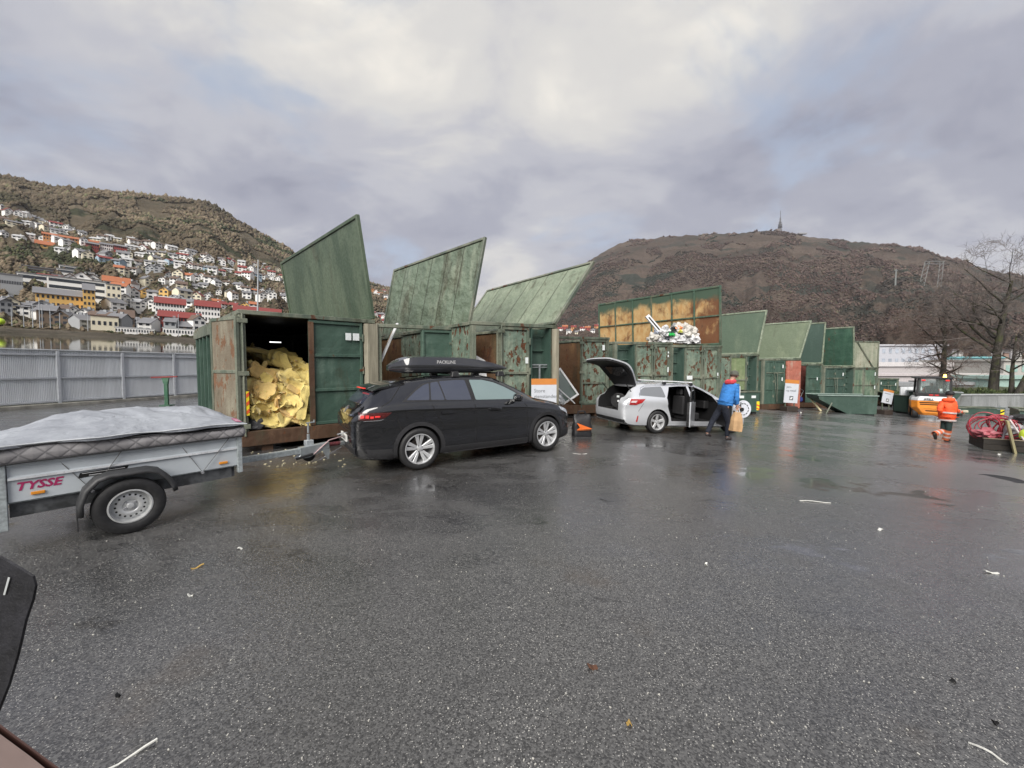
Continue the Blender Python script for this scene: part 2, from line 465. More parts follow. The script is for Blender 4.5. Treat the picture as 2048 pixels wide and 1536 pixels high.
# ------------------------------------------------------------------ corrugated fence on the left
M_FENCE = plain('grey_corrugated_sheet', (0.74, 0.76, 0.78), 0.5, 0.0, 0.07, 1.2, stretch=(4, 4, 0.3))
M_FPOST = plain('grey_fence_post', (0.46, 0.48, 0.51), 0.5, 0.0, 0.1, 5)
M_KERBC = plain('stained_concrete', (0.27, 0.26, 0.23), 0.8, 0, 0.3, 3, 0.3)
FY0, FDIR = 4.5, Vector((0.298, 1, 0)).normalized()
fa = math.atan2(FDIR.y, FDIR.x)
froot = empty('corrugated_fence', (fence_x(FY0), FY0, 0), fa, 'tall grey corrugated metal fence along the left edge of the yard', 'fence')
PITCHF = 2.31
off0 = ((17.3 - FY0) / FDIR.y) % PITCHF
NP = 16
pmesh = None; post_proto = None
panel_proto = None; rail_proto = None
for i in range(NP):
    x0 = off0 + (i - 1) * PITCHF
    if post_proto is None:
        q = MB(); q.box(-0.05, -0.07, 0.0, 0.05, 0.035, 2.46)
        post_proto = q.build('post', M_FPOST, froot, bevel=0.006); post_proto.location = (x0, 0, 0)
        q = MB(); n = 44; wv = PITCHF / n
        prof = []
        for k in range(n + 1):
            prof += [(k * wv, 0.0), (k * wv + wv * 0.3, 0.0), (k * wv + wv * 0.45, 0.035), (k * wv + wv * 0.85, 0.035)]
        prof = [p for p in prof if p[0] <= PITCHF - 0.004]
        vs = [(a, b + 0.045, z) for z in (0.14, 2.5) for a, b in prof]; m_ = len(prof)
        q.add(vs, [(k, k + 1, k + 1 + m_, k + m_) for k in range(m_ - 1)])
        panel_proto = q.build('corrugated_panel', M_FENCE, froot, fix=False); panel_proto.location = (x0, 0, 0)
        q = MB()
        rails = []
        for z in (0.22, 1.27, 2.3):
            q = MB(); q.box(0.052, -0.035, z - 0.035, PITCHF - 0.052, 0.03, z + 0.035)
            r_ = q.build('rail', M_FPOST, froot, bevel=0.004); r_.location = (x0, 0, 0); rails.append(r_)
        q = MB(); q.box(0.0, -0.04, 2.502, PITCHF - 0.003, 0.10, 2.54)
        cap = q.build('cap_strip', M_FENCE, froot); cap.location = (x0, 0, 0)
        protos = [post_proto, panel_proto, cap] + rails
    else:
        for p in protos:
            c = p.copy(); COL.objects.link(c); c.parent = froot; c.location = (x0, 0, 0)
q = MB(); L_ = NP * PITCHF
q.box(-6, -0.22, -0.05, L_, -0.075, 0.13)
kb = q.build('kerb', M_KERBC, None, bevel=0.02)
kb.location = froot.location; kb.rotation_euler = froot.rotation_euler
tag(kb, 'stained concrete kerb at the foot of the fence', kind='structure')

# green T-shaped stand in front of the fence
p = G(334, 811)
tr = empty('t_stand', p, R(12), 'green T-shaped steel stand with a red crossbar in front of the fence', 'stand')
M_GRN = painted('stand_green', (0.03, 0.11, 0.06), (0.12, 0.16, 0.12), 0.3, 0.35)
q = MB(); q.box(-0.07, -0.05, 0, 0.07, 0.05, 0.95); q.add([(-0.07, -0.05, 0.95), (0.07, -0.05, 0.95), (0.07, 0.05, 0.95), (-0.07, 0.05, 0.95), (-0.17, -0.03, 1.27), (0.13, -0.03, 1.27), (0.13, 0.03, 1.27), (-0.17, 0.03, 1.27)], [(0, 1, 5, 4), (1, 2, 6, 5), (2, 3, 7, 6), (3, 0, 4, 7), (4, 5, 6, 7)])
q.build('post', M_GRN, tr, bevel=0.006)
q = MB(); q.box(-0.52, -0.04, 1.272, 0.50, 0.04, 1.33, Matrix.Rotation(R(-2), 4, 'Y')); q.build('crossbar', plain('red_crossbar', (0.22, 0.03, 0.03), 0.5), tr, bevel=0.005)
q = MB(); q.box(-0.2, -0.2, 0.0, 0.2, 0.2, 0.03); q.build('base_plate', M_GRN, tr)
# ================================================================== CONTAINERS
GD = (0.038, 0.072, 0.056)      # dark container green
GM = (0.045, 0.13, 0.09)
GP = (0.20, 0.30, 0.23)         # chalky pale green
P_DARK = painted('paint_dark_green', GD, (0.068, 0.112, 0.09), 0.5, 0.12, 0.35, dents=0.08)
P_MID = painted('paint_mid_green', (0.048, 0.090, 0.068), (0.095, 0.145, 0.112), 0.5, 0.18, 0.4, dents=0.1)
P_PALE = painted('paint_pale_flaking', (0.13, 0.18, 0.14), (0.225, 0.265, 0.20), 0.6, 0.66, 0.62, scale=2.0, dents=0.12)
P_FRAME = painted('paint_frame_olive', (0.085, 0.11, 0.082), (0.20, 0.21, 0.16), 0.65, 0.45, 0.6, dents=0.06)
P_LID1 = painted('paint_lid_smooth', (0.055, 0.085, 0.052), (0.105, 0.14, 0.09), 0.6, 0.0, 0.45, scale=0.55, dents=0.05, rough=0.42)
P_LID2 = painted('paint_lid_battered', (0.135, 0.175, 0.125), (0.215, 0.25, 0.185), 0.5, 0.15, 0.68, scale=0.9, dents=0.4)
P_LID3 = painted('paint_lid_pale', (0.185, 0.225, 0.16), (0.255, 0.295, 0.215), 0.6, 0.14, 0.5, scale=1.2, dents=0.25)
def lid4_mat():
    m, t, b = new_mat('lid_inside_rust'); N = NT(t); sx = N.n('ShaderNodeSeparateXYZ'); N.l(N.c, sx.inputs[0])
    n1 = N.noise(1.6, 6, .6, (1, 1, 1), dist=.4); n2 = N.noise(5, 7, .68, (1, 1, .5), (4, 1, 0), .3); n3 = N.noise(3, 6, .65, (1, 1, .25), (9, 1, 2))
    c = N.mix(N.step(n2, .35, .65), (.42, .24, .09), (.50, .36, .17))
    near = N.step(sx.outputs[1], 2.2, .1, 0, .16)
    c = N.mix(N.step(N.m('ADD', N.m('ADD', N.m('MULTIPLY', n1, .6), N.m('MULTIPLY', n3, .4)), near), .49, .66, 0, .92), c, (.115, .038, .014))
    c = N.mix(N.step(n2, .60, .72, 0, .8), c, (.05, .022, .012))
    c = N.mix(N.step(N.m('ADD', sx.outputs[2], N.m('MULTIPLY', n1, 1.0)), 5.35, 5.75), c, (.05, .085, .055))
    N.l(c, b.inputs['Base Color']); b.inputs['Roughness'].default_value = .65; N.l(N.bump(n2, .3, .03), b.inputs['Normal']); return m
P_LID4 = lid4_mat()
P_RUSTIN = painted('rusted_inside', (0.10, 0.05, 0.022), (0.20, 0.11, 0.045), 0.45, 0.6, 0.7, ((0.05, 0.02, 0.01), (0.11, 0.045, 0.017)), scale=0.9, dents=0.1, rough=0.75)
P_SILL = painted('rusted_sill', (0.075, 0.038, 0.02), (0.14, 0.08, 0.045), 0.5, 0.5, 0.6, scale=1.2, dents=0.08, rough=0.65)
P_RED = painted('red_primer_panel', (0.38, 0.13, 0.09), (0.40, 0.33, 0.27), 0.35, 0.3, 0.1, ((0.25, 0.05, 0.03), (0.33, 0.09, 0.05)), scale=1.5)
P_REDIN = painted('dark_red_inside', (0.085, 0.018, 0.014), (0.12, 0.035, 0.025), 0.5, 0.2, 0.5)
P_INDARK = painted('shaded_inside', (0.022, 0.02, 0.016), (0.03, 0.026, 0.02), 0.5, 0.3, 0.4)  # shade of the roofed interior put into a near-black lining colour
P_WOODY = painted('weathered_leaf', (0.17, 0.14, 0.10), (0.26, 0.24, 0.18), 0.55, 0.72, 0.45, ((0.13, 0.07, 0.04), (0.19, 0.10, 0.055)), scale=1.6, dents=0.06, rough=0.75)
W_POST = wood('weathered_timber', (0.21, 0.19, 0.14), (0.31, 0.29, 0.22))
M_STICK = plain('white_sticker', (0.66, 0.70, 0.70), 0.4, 0, 0.1, 30)

def sheet(nu, nv, P, amp, seed):
    """dented plate: grid of nu x nv cells through point function P(u, v, d)"""
    vs = []; fs = []
    for j in range(nv + 1):
        for i in range(nu + 1):
            u, v = i / nu, j / nv
            e = min(1, 6 * min(u, 1 - u)) * min(1, 6 * min(v, 1 - v))
            d = noise.noise(Vector((u * 2.3 + seed, v * 3.7, seed * 1.7))) * amp * e
            vs.append(P(u, v, d))
    for j in range(nv):
        for i in range(nu):
            a = j * (nu + 1) + i; fs.append((a, a + 1, a + nu + 2, a + nu + 1))
    return vs, fs
def uv_box(mb, P, u0, v0, t0, u1, v1, t1):
    mb.hexa([P(u0, v0, t0), P(u1, v0, t0), P(u1, v0, t1), P(u0, v0, t1), P(u0, v1, t0), P(u1, v1, t0), P(u1, v1, t1), P(u0, v1, t1)])

def container(right, W, af, ad, L, H, layout, label, mat=P_MID, fmat=P_FRAME, inmat=P_RUSTIN, lid=None, rows=2, roof=False, ribs_left=0, leaves=(), group=None, sill=0.28, z0=None, cat='container', doormat=None, stick=(), holes=0):
    e1 = Vector((math.cos(R(af)), math.sin(R(af)), 0))
    org = Vector((right[0], right[1], 0)) - e1 * W
    zr = GZ(right[0]) if z0 is None else z0
    org.z = zr
    root = empty('waste_container', org, R(af), label, cat, group)
    dl = R(ad - af); cd, sd = math.cos(dl), math.sin(dl)
    fn = lambda p: (p[0] + p[1] * cd, p[1] * sd, p[2])
    B = lambda mb, name, mt, par=root, **k: mb.build(name, mt, par, fn=fn, **k)
    sk = 0.16
    q = MB()
    for x in (0.35, W - 0.55): q.box(x, 0.05, 0, x + 0.2, L - 0.05, sk)
    B(q, 'skid_rails', P_SILL)
    q = MB(); q.box(0.0, 0, sk, W, L, sk + 0.10)
    B(q, 'floor', P_SILL)
    q = MB(); q.box(-0.012, -0.03, sk - 0.03, W + 0.012, 0.09, sk + sill)
    B(q, 'front_sill', P_SILL, bevel=0.008)
    for (x, y) in ((0, 0.0), (W - 0.11, 0.0), (0, L - 0.11), (W - 0.11, L - 0.11)):
        q = MB(); q.box(x, y - (0.012 if y == 0 else 0), sk + (sill if y == 0 else 0.1) , x + 0.11, y + 0.11, H)
        B(q, 'corner_post', fmat, bevel=0.008)
    q = MB(); q.box(-0.015, -0.03, H, W + 0.015, 0.12, H + 0.09); B(q, 'top_rail', fmat, bevel=0.008)
    q = MB(); q.box(-0.015, L - 0.12, H, W + 0.015, L + 0.03, H + 0.09); B(q, 'top_rail', fmat)
    for x in (-0.015, W - 0.105):
        q = MB(); q.box(x, 0.122, H, x + 0.12, L - 0.122, H + 0.088); B(q, 'top_rail', fmat, bevel=0.008)
    for s, x in ((0, 0.03), (1, W - 0.06)):
        q = MB(); q.box(x, 0.112, sk + 0.102, x + 0.03, L - 0.112, H - 0.002)
        w = B(q, 'side_wall', mat)
        q = MB()
        xi = x + 0.032 if s == 0 else x - 0.006
        q.box(xi, 0.113, sk + 0.103, xi + 0.004, L - 0.113, H - 0.03)
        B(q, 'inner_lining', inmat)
        nr = 9 if (s == 0 and ribs_left) else 0
        for k in range(nr):
            y = 0.45 + k * (L - 0.9) / (nr - 1)
            q = MB(); q.box(x - 0.07, y, sk + 0.1, x - 0.001, y + 0.09, H - 0.25); B(q, 'rib', mat, bevel=0.006)
        if nr:
            q = MB(); q.box(x - 0.076, 0.35, 1.05, x - 0.0715, 1.9, 2.05); B(q, 'side_plate', P_FRAME)
            q = MB(); q.box(x - 0.085, 0.13, H - 0.24, x - 0.001, L - 0.05, H - 0.002); B(q, 'side_top_beam', fmat, bevel=0.006)
    q = MB(); q.box(0.11, L - 0.06, sk + 0.102, W - 0.11, L - 0.02, H - 0.002); B(q, 'back_wall', mat)
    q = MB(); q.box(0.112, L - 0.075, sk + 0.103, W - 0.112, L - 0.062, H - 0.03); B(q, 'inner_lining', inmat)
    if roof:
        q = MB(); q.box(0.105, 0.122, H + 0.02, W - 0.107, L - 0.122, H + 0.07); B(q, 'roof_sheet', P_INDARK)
    zb, zt = sk + sill + 0.01, H - 0.015
    dm = doormat or mat
    for seg in layout:
        kind, xa, xb = seg[:3]
        rws = seg[3] if len(seg) > 3 else rows
        if kind == 'door':
            seed = rnd.random() * 50
            P = lambda u, v, d: (xa + 0.05 + (xb - xa - 0.1) * u, 0.045 + d, zb + 0.05 + (zt - zb - 0.1) * v)
            q = MB(); q.add(*sheet(5, 8, P, 0.03, seed))
            q.box(xa + 0.05, 0.07, zb + 0.05, xb - 0.05, 0.085, zt - 0.05)
            dr = B(q, 'door_leaf', dm, fix=True)
            q = MB(); y0 = -0.006
            q.box(xa + 0.012, y0, zb, xa + 0.075, 0.085, zt); q.box(xb - 0.075, y0, zb, xb - 0.012, 0.085, zt)
            zs = [zb + (zt - zb) * k / rws for k in range(rws + 1)]
            for k, z in enumerate(zs):
                z_a = z - 0.035 if 0 < k < rws else (z if k == 0 else z - 0.07)
                q.box(xa + 0.076, y0 + 0.003, z_a, xb - 0.076, 0.083, z_a + 0.07)
            B(q, 'door_frame', fmat if seg[-1] != 'm' else dm, dr, bevel=0.007)
            for k in (0.18, 0.52, 0.85):
                q = MB(); z = zb + (zt - zb) * k; q.tube([(xb - 0.012, -0.02, z - 0.09), (xb - 0.012, -0.02, z + 0.09)], 0.022, 8)
                q.box(xb - 0.10, -0.022, z - 0.03, xb - 0.02, -0.008, z + 0.03)
                B(q, 'hinge', fmat, dr)
        elif kind == 'lockbar':
            q = MB(); x = xa
            q.tube([(x, -0.035, zb - 0.1), (x, -0.035, zt + 0.03)], 0.02, 8)
            lb = B(q, 'lock_bar', fmat)
            for z in (zb + 0.1, (zb + zt) / 2, zt - 0.12):
                q = MB(); q.box(x - 0.09, -0.058, z - 0.045, x + 0.09, -0.008, z + 0.045); B(q, 'bar_clamp', fmat, lb, bevel=0.005)
        elif kind == 'handle':
            q = MB(); z = zb + (zt - zb) * 0.72
            q.box(xa, -0.03, z - 0.02, xb, -0.008, z + 0.02)
            q.tube([((xa + xb) / 2 - 0.1, -0.06, z), ((xa + xb) / 2 + 0.04, -0.12, 0.5)], 0.014, 6)
            q.tube([((xa + xb) / 2 + 0.1, -0.06, z), ((xa + xb) / 2 + 0.10, -0.10, 0.6)], 0.014, 6)
            q.box((xa + xb) / 2 - 0.14, -0.07, z - 0.04, (xa + xb) / 2 + 0.16, -0.035, z + 0.04)
            B(q, 'lock_lever', fmat)
        elif kind == 'ladder':
            q = MB(); q.box(xa, 0.34, zb, xb, 0.37, zt); q.box(xa, 0.0, zb, xa + 0.03, 0.34, zt); q.box(xb - 0.03, 0, zb, xb, 0.34, zt)
            B(q, 'recess_panel', P_DARK)
            q = MB(); q.box(xa + 0.28 * (xb - xa), 0.27, zb, xa + 0.28 * (xb - xa) + 0.04, 0.31, zt - 0.1); B(q, 'ladder_rail', P_MID)
            nr = 6
            for k in range(nr):
                z = zb + 0.2 + k * (zt - zb - 0.4) / (nr - 1)
                q = MB(); q.box(xa + 0.28 * (xb - xa) + 0.042, 0.25, z, xb - 0.032, 0.30, z + 0.035); B(q, 'rung', P_MID)
        elif kind == 'shelves':
            q = MB(); q.box(xa, 0.6, zb, xb, 0.64, zt); B(q, 'inner_panel', P_REDIN)
            for k in range(5):
                z = zb + 0.3 + k * 0.42
                q = MB(); q.box(xa, 0.45, z, xb, 0.6, z + 0.08); B(q, 'shelf_rib', painted('red_rib', (0.13, 0.035, 0.03), (0.2, 0.09, 0.07), 0.5, 0.2, 0.3))
        elif kind == 'board':
            q = MB(); P0 = (xa + xb) / 2
            prof = [(xa, 0.02), (xa, -0.06), (xa + 0.05, -0.11), (xb - 0.05, -0.11), (xb, -0.06), (xb, 0.02)]
            q.prism(prof, sk + 0.02, H - 0.02, 'xy'); B(q, 'timber_fender', seg[3] if len(seg) > 3 else W_POST)
        elif kind == 'marker':
            q = MB(); q.box(xa, -0.05, seg[3], xb, -0.042, seg[3] + 0.5); mk = B(q, 'marker_plate', plain('marker_yellow', (0.75, 0.60, 0.03), 0.4, var=0.05))
            w = xb - xa
            for k in range(3):
                z = seg[3] + 0.02 + k * 0.17
                q = MB(); q.add([(xa, -0.053, z), (xb, -0.053, z + 0.05), (xb, -0.053, z + 0.13), (xa, -0.053, z + 0.08)], [(0, 1, 2, 3)])
                B(q, 'red_stripe', plain('marker_red', (0.65, 0.10, 0.03), 0.4, var=0.05), mk)
        elif kind == 'plate':
            q = MB(); q.box(xa, -0.028, seg[3], xb, -0.012, seg[4]); B(q, 'bolted_plate', seg[5])
        elif kind == 'flap':
            q = MB(); z0_, z1_ = H + 0.09, H + seg[3]
            nst = 6; w = (xb - xa) / nst
            for k in range(nst):
                q = MB(); q.box(xa + k * w + 0.01, 0.03, z0_, xa + (k + 1) * w - 0.01, 0.06, z1_); B(q, 'flap_strip', painted('flap_paint', (0.25, 0.27, 0.20), (0.36, 0.36, 0.28), 0.6, 0.42, 0.35, (RUST_D, RUST_L), scale=1.1))
            for (a, b_) in (((xa, 0.0, z0_), (xa, 0.0, z1_)), ((xb, 0, z0_ - 2.3), (xb, 0, z1_)), ((xa, 0, z1_), (xb, 0, z1_)), ((xa + 0.35, -0.02, z1_), (xb - 0.45, -0.02, z0_))):
                q = MB(); q.tube([a, b_], 0.045, 4); B(q, 'flap_bar', fmat)
    for (sx, sz, sw, sh) in stick:
        q = MB(); q.box(sx, -0.016, sz, sx + sw, -0.010, sz + sh); B(q, 'sticker', M_STICK)
    # open leaves
    for (hx, wl_, angw, mt) in leaves:
        hp = Vector(fn((hx, -0.03, 0))); th = R(angw - af); d = Vector((math.cos(th), math.sin(th), 0)); nn = Vector((-d.y, d.x, 0))
        P = lambda u, v, t: tuple(hp + d * (u) + nn * t + Vector((0, 0, v)))
        q = MB(); vs, fs = sheet(4, 8, lambda u, v, dd: P(0.06 + (wl_ - 0.12) * u, 0.5 + (H - 0.65) * v, 0.03 + dd), 0.02, hx + 3); q.add(vs, fs)
        uv_box(q, P, 0.05, 0.46, 0.045, wl_ - 0.05, H - 0.12, 0.055)
        lf = q.build('door_leaf', mt, root)
        q = MB()
        for (u0, v0, u1, v1) in ((0.0, 0.4, 0.07, H - 0.05), (wl_ - 0.07, 0.4, wl_, H - 0.05), (0.072, 0.4, wl_ - 0.072, 0.47), (0.072, H - 0.12, wl_ - 0.072, H - 0.05), (0.072, 1.65, wl_ - 0.072, 1.72)):
            uv_box(q, P, u0, v0, 0.0, u1, v1, 0.07)
        q.build('door_frame', fmat, lf, bevel=0.006)
    # lid
    if lid:
        phi, wl_, npan, nrow = lid['phi'], lid['w'], lid.get('n', 7), lid.get('rows', 1)
        lm, fm, amp = lid['mat'], lid.get('frame', fmat), lid.get('amp', 0.04)
        hinge = lambda y: Vector(fn((W - 0.02, y, H + 0.12)))
        up = Vector((math.sin(R(phi)), 0, math.cos(R(phi))))
        nd = Vector(fn((0, 1, 0))).normalized(); nrm = up.cross(nd).normalized()   # nrm points away (outer side)
        if nrm.x < 0: nrm = -nrm
        LL = lid.get('L', L)
        y_s = lid.get('y0', 0.0)
        P = lambda u, v, t: tuple(hinge(y_s + u) + up * v + nrm * t)
        lr = empty('lid', (0, 0, 0)); lr.parent = root
        pw = (LL - 0.16) / npan; ph = (wl_ - 0.16) / nrow
        for j in range(nrow):
            for i in range(npan):
                u0 = 0.08 + i * pw + 0.014; v0 = 0.08 + j * ph + 0.014 * (nrow > 1)
                seed = rnd.random() * 90
                q = MB(); vs, fs = sheet(4, 7, lambda u, v, d: P(u0 + (pw - 0.028) * u, v0 + (ph - 0.02) * v, d), amp, seed); q.add(vs, fs)
                uv_box(q, P, u0, v0, 0.034, u0 + pw - 0.028, v0 + ph - 0.02, 0.04)
                q.build('lid_panel', lm, lr, smooth=lid.get('smooth', True), autosm=35, fix=False)
        q = MB(); w_ = 0.08
        for (u0, v0, u1, v1) in ((0, 0, w_, wl_), (LL - w_, 0, LL, wl_), (w_ + .002, wl_ - w_, LL - w_ - .002, wl_), (w_ + .002, 0, LL - w_ - .002, w_)):
            uv_box(q, P, u0, v0, -0.03, u1, v1, 0.06)
        q.build('lid_frame', fm, lr, bevel=0.008)
        if lid.get('ribs'):
            for i in range(1, npan):
                q = MB(); u = 0.08 + i * pw; uv_box(q, P, u - 0.03, w_, -0.06, u + 0.03, wl_ - w_, 0.03); q.build('lid_rib', fm, lr, bevel=0.006)
            for j in range(1, nrow):
                q = MB(); v = 0.08 + j * ph; uv_box(q, P, w_, v - 0.03, -0.055, LL - w_, v + 0.03, 0.028); q.build('lid_rib', fm, lr, bevel=0.006)
        else:
            for i in range(1, npan):
                q = MB(); u = 0.08 + i * pw; uv_box(q, P, u - 0.02, w_, 0.006, u + 0.02, wl_ - w_, 0.03); q.build('seam_strip', lid.get('seam', fm), lr)
        for y in (0.5, LL / 2, LL - 0.5):
            q = MB(); q.tube([P(y - 0.15, -0.02, 0), P(y + 0.15, -0.02, 0)], 0.035, 8); q.build('lid_hinge', fm, lr)
    return root, fn, e1

RG = 'green waste containers standing in a row'
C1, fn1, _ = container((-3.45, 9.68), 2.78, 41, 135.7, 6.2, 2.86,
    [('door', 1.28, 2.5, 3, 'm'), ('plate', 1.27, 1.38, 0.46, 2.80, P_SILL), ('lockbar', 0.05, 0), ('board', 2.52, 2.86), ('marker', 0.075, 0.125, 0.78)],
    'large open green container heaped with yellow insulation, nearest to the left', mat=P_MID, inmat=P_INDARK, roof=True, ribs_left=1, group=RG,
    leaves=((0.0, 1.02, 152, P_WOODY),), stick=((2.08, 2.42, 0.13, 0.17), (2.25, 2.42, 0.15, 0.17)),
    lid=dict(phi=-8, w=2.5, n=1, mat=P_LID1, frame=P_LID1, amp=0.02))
C2, fn2, _ = container((-1.16, 10.7), 2.45, 24, 135, 5.2, 2.78,
    [('door', 1.12, 1.95, 3, 'm'), ('ladder', 1.97, 2.36)],
    'green container of scrap wood behind the roof box, its battered lid upright', mat=P_MID, group=RG,
    leaves=((2.45, 1.05, 318, P_RUSTIN),),
    lid=dict(phi=11, w=2.55, n=6, mat=P_LID2, amp=0.13, seam=plain('grimy_seam', (0.05, 0.05, 0.035), 0.8)))
C3, fn3, _ = container((1.19, 10.6), 2.4, 24, 128, 5.4, 2.86,
    [('door', 0.78, 1.62, 2), ('lockbar', 0.78, 0), ('ladder', 1.66, 2.26), ('board', 2.29, 2.47)],
    'container with flaking rust-patched door and ladder, pale lid leaning far right', mat=P_PALE, doormat=P_PALE, group=RG, stick=((1.48, 1.9, 0.08, 0.16),),
    lid=dict(phi=35, w=2.25, n=6, mat=P_LID3, amp=0.06, seam=plain('grimy_seam', (0.05, 0.05, 0.035), 0.8)))
C4, fn4, _ = container((3.70, 14.7), 2.5, 18, 125, 5.0, 2.9,
    [('door', 1.32, 2.44, 3), ('lockbar', 1.32, 0)],
    'half-open lidless container with a white window frame in it, behind the black bag', mat=P_PALE, doormat=P_PALE, group=RG, stick=((2.2, 2.5, 0.1, 0.2),))
C5, fn5, _ = container((6.43, 15.5), 2.5, 12, 128, 5.5, 2.9,
    [('ladder', 0.12, 0.86), ('door', 0.9, 1.68, 2), ('door', 1.70, 2.40, 2), ('lockbar', 1.69, 0), ('lockbar', 1.6, 0)],
    'flaking pale green container with two shut doors above the silver hatch', mat=P_PALE, doormat=P_PALE, group=RG, stick=((2.3, 2.4, 0.05, 0.22), (2.3, 1.8, 0.05, 0.2)))
C6, fn6, _ = container((8.86, 16.3), 2.4, 12, 129, 6.4, 2.95,
    [('ladder', 0.05, 0.62), ('door', 0.66, 1.52, 2), ('door', 1.54, 2.30, 2), ('lockbar', 1.53, 0), ('lockbar', 1.44, 0)],
    'container filled with plastic bags under a tall rusty orange ribbed lid', mat=P_PALE, doormat=P_PALE, group=RG, stick=((0.75, 1.62, 0.26, 0.16), (2.2, 1.7, 0.05, 0.2)),
    lid=dict(phi=-2, w=2.5, n=6, rows=2, mat=P_LID4, amp=0.02, ribs=True, frame=painted('lid4_frame', (0.06, 0.11, 0.075), (0.16, 0.15, 0.10), 0.5, 0.45, 0.4)))
C7, fn7, _ = container((13.0, 20.3), 2.4, 8, 130, 5.8, 2.95,
    [('door', 0.75, 1.75, 2), ('ladder', 1.8, 2.3), ('plate', 0.12, 0.7, 0.6, 2.85, P_PALE)],
    'yellowed pale green container behind the man in the blue top', mat=P_PALE, doormat=painted('paint_yellowed', (0.17, 0.22, 0.11), (0.26, 0.29, 0.17), 0.5, 0.3, 0.6), group=RG,
    lid=dict(phi=11, w=2.35, n=1, mat=painted('lid5', (0.085, 0.125, 0.085), (0.13, 0.17, 0.115), 0.5, 0.0, 0.4, scale=0.5, dents=0.05), frame=P_LID3, amp=0.03))
C8, fn8, _ = container((17.08, 22.8), 2.45, 8, 130, 5.8, 3.0,
    [('door', 0.12, 0.72, 3, 'm'), ('door', 0.74, 1.46, 3, 'm'), ('handle', 0.2, 1.35), ('board', 1.52, 2.40, P_RED)],
    'dark green container with shut doors, left of the red primed panel', mat=P_MID, group=RG, stick=((1.25, 2.55, 0.07, 0.2), (1.22, 1.8, 0.07, 0.2)),
    lid=dict(phi=17, w=2.35, n=1, mat=painted('lid6', (0.125, 0.16, 0.10), (0.18, 0.215, 0.135), 0.5, 0.05, 0.45, scale=0.5, dents=0.1), frame=P_LID3, amp=0.06))
C9, fn9, _ = container((21.0, 26.0), 2.6, 8, 130, 5.6, 2.95,
    [('shelves', 0.5, 1.4), ('door', 1.42, 2.5, 3, 'm'), ('marker', 2.38, 2.5, 0.5)],
    'green scrap metal container with dark red inside and one shut door', mat=P_MID, inmat=P_REDIN, group=RG, stick=((2.15, 1.95, 0.07, 0.2),),
    lid=dict(phi=3, w=2.8, n=1, mat=painted('lid7', (0.045, 0.08, 0.063), (0.075, 0.12, 0.095), 0.4, 0.0, 0.3, scale=0.4, dents=0.03), frame=P_LID3, amp=0.02))
C10, fn10, _ = container((24.5, 27.5), 2.5, 8, 130, 5.6, 2.95,
    [('door', 0.12, 0.92, 2, 'm'), ('door', 0.94, 1.7, 2, 'm'), ('handle', 0.2, 1.6), ('ladder', 1.74, 2.4)],
    'dark green container with long lock levers behind the sloping skip', mat=P_DARK, group=RG, stick=((1.5, 2.4, 0.08, 0.22),),
    lid=dict(phi=-3, w=2.85, n=2, mat=painted('lid8', (0.025, 0.07, 0.045), (0.045, 0.11, 0.07), 0.4, 0.32, 0.6, (RUST_D, RUST_M), scale=0.6), frame=P_LID3, amp=0.03))
C11, fn11, _ = container((27.6, 29.0), 2.4, 8, 130, 5.4, 2.95,
    [('door', 0.12, 1.2, 2), ('door', 1.22, 2.3, 2), ('flap', 0.1, 2.36, 2.0)],
    'pale rusty container with an upright strip-clad flap, tallest at the far right end', mat=P_PALE, doormat=painted('paint_stained', (0.10, 0.16, 0.11), (0.22, 0.26, 0.19), 0.6, 0.3, 0.5), group=RG, stick=((2.1, 2.4, 0.08, 0.25), (2.1, 1.4, 0.08, 0.25)))
C12, fn12, _ = container((30.6, 30.4), 1.7, 3, 118, 3.0, 2.1,
    [('door', 0.12, 0.84, 2, 'm'), ('door', 0.86, 1.58, 2, 'm'), ('handle', 0.3, 1.4)],
    'small shut dark green container at the far end of the row', mat=P_DARK, group=RG, stick=((1.4, 1.6, 0.07, 0.2), (1.4, 0.9, 0.07, 0.2), (0.2, 1.7, 0.06, 0.2)))

